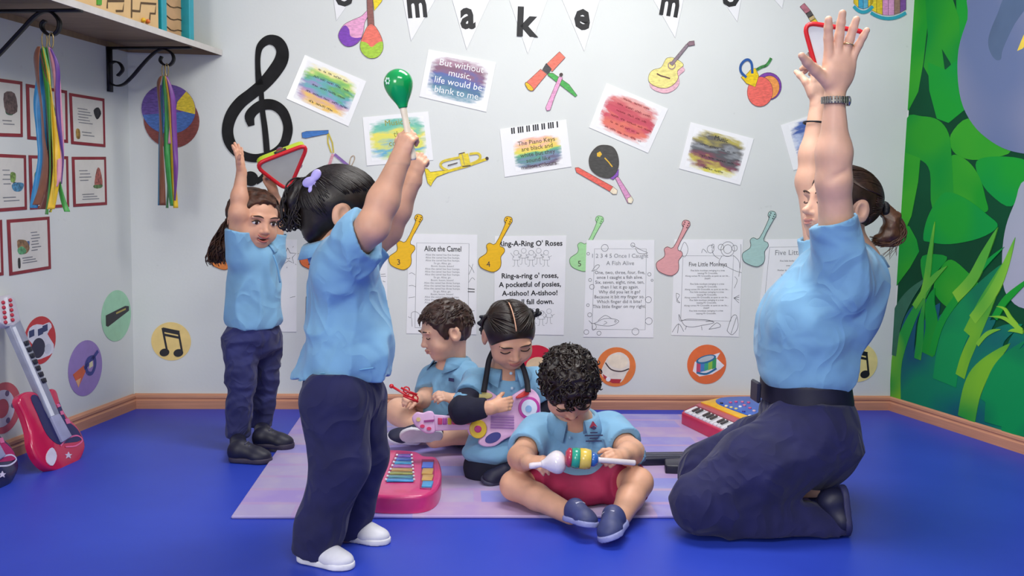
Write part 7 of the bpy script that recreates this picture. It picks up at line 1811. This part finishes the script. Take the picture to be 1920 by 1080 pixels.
# ================================================================== curly-haired boy in front with two maracas
def boy_curly():
    Y = 2.8; W = lambda u, v, y=Y: at(u, v, y - 0.03)
    me = thing('person', 'curly-haired boy in blue polo and red shorts sitting with two maracas', 'person', np.append(gp(1090, 935)[:2], MATZ))
    fwd = unit((0.03, -1, 0)); fr = frame(fwd, Zup)
    H = Head(W(1067, 722, 2.70), unit((0.12, -0.58, -0.80)), (0.0, -0.6, 1), 0.195, 1.02)
    b = SDF(); head_sdf(b, H); b.cone(H.p(0, -0.2, -0.1), W(1076, 795, 2.84), 0.045, 0.052, 0.02)
    b.chain([W(1076, 800, 2.86), W(1080, 850, 2.87), W(1085, 905, 2.89)], [0.07, 0.085, 0.09], 0.02)
    shR, elR, wrR = W(1006, 812, 2.85), W(976, 858, 2.73), W(991, 866, 2.63)
    shL, elL, wrL = W(1146, 808, 2.85), W(1184, 848, 2.73), W(1166, 856, 2.62)
    for (a, e, w) in ((shR, elR, wrR), (shL, elL, wrL)): b.chain([a, e], [0.04, 0.036], 0.02); b.chain([e, e * .6 + w * .4, w], [0.035, 0.031, 0.022], 0.02)
    kR, aR = W(966, 910, 2.70), W(1070, 965, 2.55); kL, aL = W(1196, 905, 2.68), W(1160, 975, 2.52)
    b.chain([W(1045, 915, 2.88), kR], [0.065, 0.044], 0.012); b.chain([kR, kR * .6 + aR * .4, aR], [0.043, 0.038, 0.028], 0.012); b.chain([W(1130, 915, 2.88), kL], [0.065, 0.044], 0.012); b.chain([kL, kL * .6 + aL * .4, aL], [0.043, 0.039, 0.028], 0.012)
    b.cut((0, 0, MATZ), -Zup)
    h1 = hand_sdf(b, wrR, unit(W(1016, 868, 2.585) - wrR), unit((0.15, 0.6, -0.75)), unit((0.25, 0.55, 0.6)), 0.10, (0.55, 0.65, 0.7, 0.75), 0.06, 0.5, 0.55, 0.022)
    h2 = hand_sdf(b, wrL, unit(W(1147, 856, 2.565) - wrL), unit((-0.1, 0.75, -0.6)), unit((-0.3, 0.5, 0.7)), 0.10, (0.85, 0.9, 0.9, 0.95), 0.04, 0.7, 0.6, 0.022)
    hb = boxes([H.p(x, y, z) for x in (-.5, .5) for y in (-.55, .6) for z in (-.55, .6)], 0.0, 0.0032)
    body = sobj('body', b, SKIN_B, me, 0.006, [hb, h1, h2]); face_parts(H, body, brow='#221610', eyes='down', lip='#a8605a')
    s = SDF(); polo_torso(s, fr, [(W(1077, 812, 2.86), 0.112, 0.078, 0.05), (W(1080, 845, 2.86), 0.112, 0.095, 0.08), (W(1083, 885, 2.87), 0.118, 0.105, 0.06)], 0.04)
    s.cone(W(1025, 812, 2.86), W(1128, 808, 2.86), 0.05, 0.05, 0.03)
    for (a, e) in ((shR, elR), (shL, elL)):
        s.cone(a, a + (e - a) * 0.85, 0.054, 0.055, 0.03)
    for (a, e) in ((shR, elR), (shL, elL)):
        q = a + (e - a) * 0.66; s.cut(q, unit(e - a), q, 0.08); s.cone(a + (e - a) * 0.55, e, 0.044, 0.043, 0.003, op='sub')
    s.ell(W(1075, 775, 2.80), (0.055, 0.06, 0.045), None, 0.01, 'sub'); s.cut(W(1080, 900, 2.86), unit((0, -0.1, -1)))
    sh = sobj('polo_shirt', s, POLO, me, 0.0045, disp=folds(0.006, 12, (1.1, 1.1, 0.8)))
    collar(sh, W(1076, 792, 2.835), unit((0.0, -0.42, 1)), unit((0.03, -1, -0.2)), 0.06, 0.03, POLO, 22, 1.1, 0.03)
    V, F = ball_vf(W(1068, 821, 2.757), (0.0045, 0.003, 0.0045)); obj('button', V, F, mat('#8ab8de', 0.4), sh, True)
    bp = Plane(W(1112, 808, 2.762), unit((1, 0.12, 0)), unit((0, 0.15, 1)), unit((0.12, -1, 0.15)))
    # school badge: small emblem and four short lines
    q = lambda u, v: bp.px(u, v)
    V, F = slab_vf(bp, [q(1112, 790), q(1120, 801), q(1113, 798), q(1106, 802)], -0.01, 0.004); o = obj('school_badge', V, F, mat('#a02a4a', 0.6), sh)
    V, F = slab_vf(bp, spline([q(1108, 801), q(1113, 799), q(1118, 802), q(1113, 806)], 3, closed=True), -0.01, 0.0035); obj('emblem', V, F, mat('#3a2a5a', 0.6), o)
    mbd = MB()
    for i, w_ in enumerate((7, 17, 8, 15)): # stitched lines too small to read
        mbd.add(*stroke_vf(bp, [q(1113 - w_, 811 + i * 5.2), q(1113 + w_, 811 + i * 5.2)], 2.4 / 629, 0.0045))
    mbd.build('lettering', mat('#2a2a55', 0.6), o)
    t = SDF(); t.ell(W(1085, 912, 2.89), (0.125, 0.115, 0.065), fr, 0.03)
    t.cone(W(1045, 912, 2.86), W(982, 910, 2.72), 0.084, 0.064, 0.025); t.cone(W(1130, 912, 2.86), W(1184, 908, 2.71), 0.084, 0.064, 0.025)
    t.ell(W(1085, 918, 2.78), (0.11, 0.10, 0.045), fr, 0.03)
    n1 = unit(kR - W(1045, 915, 2.88)); t.cut(W(986, 910, 2.725), n1, W(986, 910, 2.725), 0.10); n2 = unit(kL - W(1130, 915, 2.88)); t.cut(W(1182, 908, 2.715), n2, W(1182, 908, 2.715), 0.10); t.cut((0, 0, MATZ), -Zup)
    sobj('shorts', t, mat('#9c1f4a', 0.8, 0.08, 12, 0.15, 700), me, 0.006, disp=folds(0.005, 14))
    BL = mat('#39406e', 0.55, 0.1); SO = mat('#8a8fc0', 0.55)
    shoe(me, W(1062, 975, 2.53), W(1112, 990, 2.44), 0.062, 0.062, BL, SO, mat('#c9c9dc', 0.6), up=(0.3, -0.1, 0.9))
    shoe(me, W(1166, 985, 2.50), W(1140, 1016, 2.40), 0.066, 0.07, BL, SO, mat('#c9c9dc', 0.6), up=(-0.1, 0.5, 0.8))
    # tight curls
    hm = hair_mat('#221712'); S = Shell(H, (0.395, 0.475, 0.415)); rnd = random.Random(12)
    hs = SDF(); hs.ell(H.p(0, -0.05, 0.15), np.array([0.40 * H.wd, 0.475, 0.42]) * H.h, H.R, 0.01); hs.cut(H.p(0, 0.34, 0.10), H.v(0, 0.82, -0.57)); hs.cut(H.p(0, -0.1, -0.2), H.v(0, 0.3, -1))
    hair = sobj('hair', hs, hm, me, 0.0045, disp=folds(0.010, 60)); paths = []
    for i in range(330):
        e = rnd.uniform(-0.25, 1.0); a = rnd.random() * 2 * math.pi; q = math.sqrt(max(0, 1 - e * e)); d0 = np.array([math.cos(a) * q, math.sin(a) * q, e])
        if d0[1] > 0.45 and e < 0.10: continue
        P0 = S.p(d0, 0.98); nn = H.R @ unit(d0); tg = unit(np.cross(nn, np.array([rnd.uniform(-1, 1), rnd.uniform(-1, 1), rnd.uniform(-1, 1)])))
        paths.append(curl(P0, unit(nn * 0.9 + tg * 0.9), 0.008 + 0.013 * rnd.random(), 0.0075 + 0.004 * rnd.random(), 1.1 + 0.7 * rnd.random(), 13, grow=0.8, ph=rnd.random() * 6))
    strands('hair_curls', paths, 0.0027, hm, hair, 4)
    # maracas
    ym = 2.565
    mb, mt = W(992, 874, ym), W(1063, 864, ym)
    maraca(mb, mt - mb, np.linalg.norm(mt - mb), ('#e6dfe6', '#e2d6dc'), 'white maraca in the curly-haired boy\'s hand', bulb=0.033, hf=0.34)
    mb, mt = W(1192, 868, ym - 0.01), W(1060, 857, ym - 0.01); d = unit(mt - mb); L = np.linalg.norm(mt - mb)
    t_ = thing('maraca', 'striped red, green and yellow maraca in the curly-haired boy\'s hand', 'maraca', mb)
    V, F = lathe_vf(mb, d, [(0, 0.005), (0.003, 0.008), (L * 0.5, 0.0075), (L * 0.56, 0.009)], 12); obj('handle', V, F, mat('#d9cfd0', 0.4), t_, True)
    segs = [(0.54, 0.64, '#2f63b0', 0.014, 0.020), (0.64, 0.80, '#e2c455', 0.0265, 0.0285), (0.80, 0.915, '#2fa287', 0.0285, 0.0265), (0.915, 1.0, '#b33a50', 0.0265, 0.018)]
    for (a, c, col, r0, r1) in segs:
        V, F = lathe_vf(mb, d, [(L * a, r0 * 0.9), (L * a + 0.001, r0), (L * (a + c) / 2, max(r0, r1) * 1.02), (L * c - 0.001, r1), (L * c, r1 * 0.9)], 20); obj('band', V, F, mat(col, 0.25, 0.03, coat=0.4), t_, True)
boy_curly()
# ================================================================== kneeling woman
def woman():
    Y = 2.66; W = lambda u, v, y=Y: at(u, v, y)
    me = thing('person', 'kneeling woman in blue polo and dark trousers raising both arms', 'person', np.append(gp(1440, 1000)[:2], 0.0))
    fwd = unit((-0.98, -0.12, 0)); fr = frame(fwd, Zup)
    H = Head(W(1575, 389, 2.68), unit((-0.95, -0.28, 0.16)), (0.04, 0, 1), 0.225, 0.97)
    b = SDF(); head_sdf(b, H, child=False, nose=1.4); b.cone(H.p(0, -0.12, -0.25), W(1600, 500, 2.70), 0.052, 0.06, 0.02)
    b.chain([W(1600, 500, 2.70), W(1570, 580, 2.70), W(1520, 680, 2.68), W(1520, 780, 2.68)], [0.08, 0.10, 0.11, 0.11], 0.03)
    shN, elN, wrN = W(1572, 480, 2.52), W(1563, 338, 2.44), W(1565, 185, 2.42)
    shF, elF, wrF = W(1540, 480, 2.86), W(1519, 340, 2.90), W(1535, 190, 2.92)
    b.chain([shN, elN], [0.050, 0.041], 0.03); b.chain([elN, elN * .66 + wrN * .34, wrN], [0.040, 0.041, 0.0245], 0.03)
    b.chain([shF, elF], [0.046, 0.040], 0.03); b.chain([elF, elF * .66 + wrF * .34, wrF], [0.039, 0.038, 0.024], 0.03)
    kN, aN = W(1315, 950, 2.50), W(1540, 985, 2.52); kF, aF = W(1325, 885, 2.80), W(1520, 915, 2.82)
    b.chain([W(1530, 800, 2.60), kN, aN], [0.10, 0.06, 0.04], 0.03); b.chain([W(1520, 800, 2.78), kF, aF], [0.10, 0.06, 0.04], 0.03)
    for (u0, v0, u1, v1) in ((1538, 336, 1556, 342), (1552, 338, 1588, 322)): b.cone(W(u0, v0, 2.392), W(u1, v1, 2.394), 0.003, 0.003, 0.014, op='sub')
    wrH = W(1566, 172, 2.42); h1 = hand_sdf(b, wrH, unit(W(1584, 60, 2.40) - wrH), unit((0.05, -1, 0.05)), unit((-1, 0, 0.15)), 0.192, (0.10, 0.06, 0.08, 0.12), 0.17, 0.10, 1.02, 0.025)
    h2 = hand_sdf(b, wrF, unit(W(1545, 90, 2.93) - wrF), unit((-0.2, 0.5, 0.2)), unit((-0.8, -0.4, 0.2)), 0.165, (0.7, 0.8, 0.8, 0.8), 0.05, 0.6, 0.5, 0.024)
    hb = boxes([H.p(x, y, z) for x in (-.5, .5) for y in (-.55, .6) for z in (-.55, .6)], 0.0, 0.0034)
    b.cut((0, 0, MATZ), -Zup)
    h1 = (h1[0], h1[1], 0.003); h2 = (h2[0], h2[1], 0.0032)
    body = sobj('body', b, SKIN_C, me, 0.007, [hb, h1, h2]); face_parts(H, body, brow='#4a3428', eyes='down', lip='#cf8f82', teeth=True)
    # polo shirt
    s = SDF()
    polo_torso(s, fr, [(W(1580, 520, 2.69), 0.15, 0.105, 0.085), (W(1558, 590, 2.69), 0.15, 0.115, 0.11), (W(1518, 660, 2.68), 0.145, 0.118, 0.10), (W(1512, 700, 2.68), 0.145, 0.130, 0.06)], 0.06)
    for y_ in (2.61, 2.77): s.ell(W(1500, 595, y_), (0.09, 0.088, 0.105), fr, 0.09)
    s.cone(W(1545, 515, 2.69), W(1494, 610, 2.69), 0.07, 0.080, 0.08, fr[:, 0], 1.5)
    s.ell(W(1588, 560, 2.69), (0.135, 0.080, 0.12), fr, 0.06); s.ell(W(1482, 660, 2.69), (0.12, 0.065, 0.09), fr, 0.05)
    s.cone(W(1590, 505, 2.58), W(1585, 505, 2.80), 0.07, 0.07, 0.05)
    s.cone(W(1578, 530, 2.55), W(1561, 396, 2.46), 0.082, 0.061, 0.05); s.cone(W(1555, 530, 2.84), W(1528, 440, 2.88), 0.08, 0.058, 0.05)
    n1 = unit((-0.42, 0, 1)); q = W(1562, 414, 2.47); s.cut(q, n1, q, 0.16); q2 = W(1530, 440, 2.88); s.cut(q2, unit((-0.3, 0, 1)), q2, 0.10)
    s.cone(W(1565, 418, 2.475), W(1563, 350, 2.445), 0.047, 0.047, 0.003, op='sub'); s.cone(W(1534, 448, 2.87), W(1522, 380, 2.90), 0.047, 0.045, 0.003, op='sub')
    s.ell(W(1590, 462, 2.69), (0.07, 0.07, 0.045), None, 0.01, 'sub'); s.cut(W(1510, 716, 2.68), -Zup)
    sh = sobj('polo_shirt', s, POLO, me, 0.005, disp=folds(0.0075, 8, (1.2, 1.2, 0.7)))
    collar(sh, W(1603, 494, 2.70), unit((0.28, 0, 1)), unit((-0.9, -0.1, 0.1)), 0.068, 0.034, POLO, 26, 1.0, 0.03)
    # belt and trousers
    t = SDF(); t.cone(W(1509, 716, 2.68), W(1512, 755, 2.68), 0.124, 0.128, 0.01, fr[:, 0], 1.15)
    t.cut(W(1509, 708, 2.68), Zup); t.cut(W(1512, 752, 2.68), -Zup)
    bel = sobj('belt', t, mat('#15152c', 0.55, 0.1), me, 0.005)
    V, F = box_vf(W(1417, 733, 2.66), (unit((0.1, -1, 0)), unit((-1, -0.1, 0)), Zup), (0.03, 0.006, 0.03), 0.004); obj('buckle', V, F, mat('#1d1d33', 0.35), bel)
    t = SDF(); t.ell(W(1512, 775, 2.68), (0.150, 0.130, 0.10), fr, 0.04); t.ell(W(1527, 835, 2.68), (0.160, 0.115, 0.12), fr, 0.05)
    t.chain([W(1525, 820, 2.60), W(1420, 880, 2.53), W(1318, 945, 2.48)], [0.125, 0.108, 0.082], 0.04); t.chain([W(1505, 815, 2.77), W(1420, 850, 2.80), W(1325, 880, 2.82)], [0.12, 0.10, 0.080], 0.04)
    t.chain([W(1318, 948, 2.48), W(1430, 975, 2.50), W(1560, 990, 2.52)], [0.080, 0.070, 0.050], 0.03); t.chain([W(1325, 884, 2.82), W(1430, 905, 2.83), W(1540, 918, 2.84)], [0.078, 0.066, 0.048], 0.03)
    t.cut((0, 0, MATZ), -Zup); t.cut(W(1512, 742, 2.68), Zup)
    sobj('trousers', t, NAVY, me, 0.007, disp=folds(0.009, 8, (1, 1, 1)))
    SH = mat('#1b1c38', 0.5); 
    shoe(me, W(1585, 915, 2.52), W(1592, 998, 2.50), 0.075, 0.082, SH, mat('#2b2c55', 0.6), up=(-1, 0.05, 0.0))
    shoe(me, W(1560, 865, 2.84), W(1566, 920, 2.82), 0.075, 0.082, SH, mat('#2b2c55', 0.6), up=(-1, 0.05, 0.0))
    # hair tied back
    hm = hair_mat('#37251c'); S = Shell(H, (0.415, 0.49, 0.415)); rnd = random.Random(21)
    hs = SDF(); hs.ell(H.p(0, -0.045, 0.13), np.array([0.405 * H.wd, 0.48, 0.405]) * H.h, H.R, 0.01); hs.cut(H.p(0, 0.25, 0.13), H.v(0, 0.85, -0.5)); hs.cut(H.p(0, -0.1, -0.24), H.v(0, 0.15, -1))
    for q in (-1, 1): hs.ell(H.p(q * 0.40, -0.03, -0.06), np.array([0.09, 0.12, 0.16]) * H.h, H.R, 0.01, 'sub')
    hair = sobj('hair', hs, hm, me, 0.0045); paths = []; pb = unit((0, -1, 0.02))
    for i in range(260):
        a = rnd.uniform(-1, 1) * math.pi
        d0 = np.array([math.sin(a) * 0.9, 0.5 * math.cos(a) + 0.25, 0.7 - 0.5 * abs(a) / 2.2]) if abs(a) < 2.2 else np.array([math.sin(a) * 0.9, -0.4, -0.45])
        paths.append(S.path(d0, pb + np.array([rnd.uniform(-.08, .08), 0, rnd.uniform(-.1, .1)]), 9, 0.985, 1.0, 0.015))
    for i in range(130): # sides, from behind the ears and the nape
        sg = rnd.choice((-1, 1)); d0 = np.array([sg * rnd.uniform(0.6, 0.95), rnd.uniform(-0.6, 0.1), rnd.uniform(-0.65, 0.4)])
        if d0[2] < 0.3: d0[1] = -0.35 - 0.3 * rnd.random()
        paths.append(S.path(d0, pb + np.array([rnd.uniform(-.08, .08), 0, rnd.uniform(-.1, .1)]), 8, 0.998, 1.005, 0.006))
    strands('hair_strands', paths, 0.0024, hm, hair)
    T0 = W(1658, 393, 2.70); tb = SDF()
    for k in range(9):
        a = k * 0.7; tb.cone(T0 + np.array([0, math.cos(a), math.sin(a)]) * 0.014, T0 + np.array([0.004, math.cos(a + .7), math.sin(a + .7)]) * 0.016, 0.009, 0.009, 0.004)
    sobj('hair_tie', tb, mat('#0f0f14', 0.6), hair, 0.003)
    pt = SDF(); pt.chain([T0, W(1672, 412, 2.70), W(1668, 440, 2.70), W(1646, 448, 2.70)], [0.016, 0.021, 0.020, 0.010], 0.02); po = sobj('bun', pt, hair_mat('#523624'), hair, 0.005, disp=folds(0.006, 30)); paths = []
    for i in range(90):
        o = np.array([rnd.uniform(-1, 1), rnd.uniform(-1, 1), rnd.uniform(-1, 1)]) * 0.011
        c = [T0 + o * .6, W(1672 + 3 * rnd.uniform(-1, 1), 408, 2.70) + o * 1.5, W(1680 + 8 * rnd.uniform(-1, 1), 432, 2.70) + o * 1.6, W(1668 + 12 * rnd.uniform(-1, 1), 452, 2.70) + o * 1.3, W(1645 + 14 * rnd.uniform(-1, 1), 452 + 6 * rnd.uniform(-1, 1), 2.70) + o]
        paths.append(spline(c, 5))
    strands('bun_strands', paths, 0.0024, hair_mat('#523624'), hair); paths = []
    for i in range(10):
        paths.append(spline([W(1675, 440, 2.70), W(1676 + rnd.uniform(-8, 8), 462, 2.70), W(1660 + rnd.uniform(-14, 22), 482 + rnd.uniform(-8, 10), 2.70)], 6))
    strands('loose_hair', paths, 0.0007, hair_mat('#523624'), hair, 4)
    # watch, ring, wrist band
    wc = W(1565, 189, 2.42); ax = unit(wrN - elN)
    x, y = perp(ax); 
    P = [wc + 0.0275 * (math.cos(a) * x + math.sin(a) * y) for a in np.linspace(0, 2 * math.pi, 25)[:-1]]
    wt = None; wmat = mat('#8f8c86', 0.3, 0.1, metal=0.9)
    V, F = tube_vf(P, 0.007, 8, closed=True); wt = obj('wristwatch', V, F, wmat, me, True); wt['label'] = 'steel bracelet watch'
    for k in range(14):
        a = -math.pi * 0.98 + k * math.pi / 14 * 0.98; d = unit(np.array([math.cos(a), math.sin(a), 0])); c = wc + d * 0.0335; tng = np.cross(ax, d)
        V, F = box_vf(c, (tng, d, ax), (0.0028, 0.0018, 0.0088), 0.0006); obj('link', V, F, mat('#a5a29c', 0.25, metal=0.9), wt)
    V, F = lathe_vf(wc + np.array([0.030, 0, 0]), (1, 0, 0.05), [(0, 0.013), (0.007, 0.013), (0.0085, 0.011)], 20); obj('watch_case', V, F, mat('#c2c0ba', 0.2, metal=0.9), wt, True)
    rc = W(1591, 84, 2.398); ra = unit((0.2, 0, 1)); x, y = perp(ra); P = [rc + 0.0125 * (math.cos(a) * x + math.sin(a) * y) for a in np.linspace(0, 2 * math.pi, 19)[:-1]]
    V, F = tube_vf(P, 0.0018, 6, closed=True); obj('finger_ring', V, F, mat('#c9b98a', 0.2, metal=0.9), me, True)
    bc = W(1527, 231, 2.915); ax2 = unit(wrF - elF); x, y = perp(ax2); P = [bc + 0.0325 * (math.cos(a) * x + math.sin(a) * y) for a in np.linspace(0, 2 * math.pi, 25)[:-1]]
    V, F = tube_vf(P, 0.003, 6, closed=True); obj('wrist_band', V, F, mat('#17171c', 0.5), me, True)
    tambourine(W(1560, 85, 2.98), (-0.10, -0.98, -0.15), [(1504, 40), (1632, 60), (1540, 168)], 'red-rimmed white triangle tambourine held by the kneeling woman', skin='#dfe2e4', side='#8fb52e')
woman()
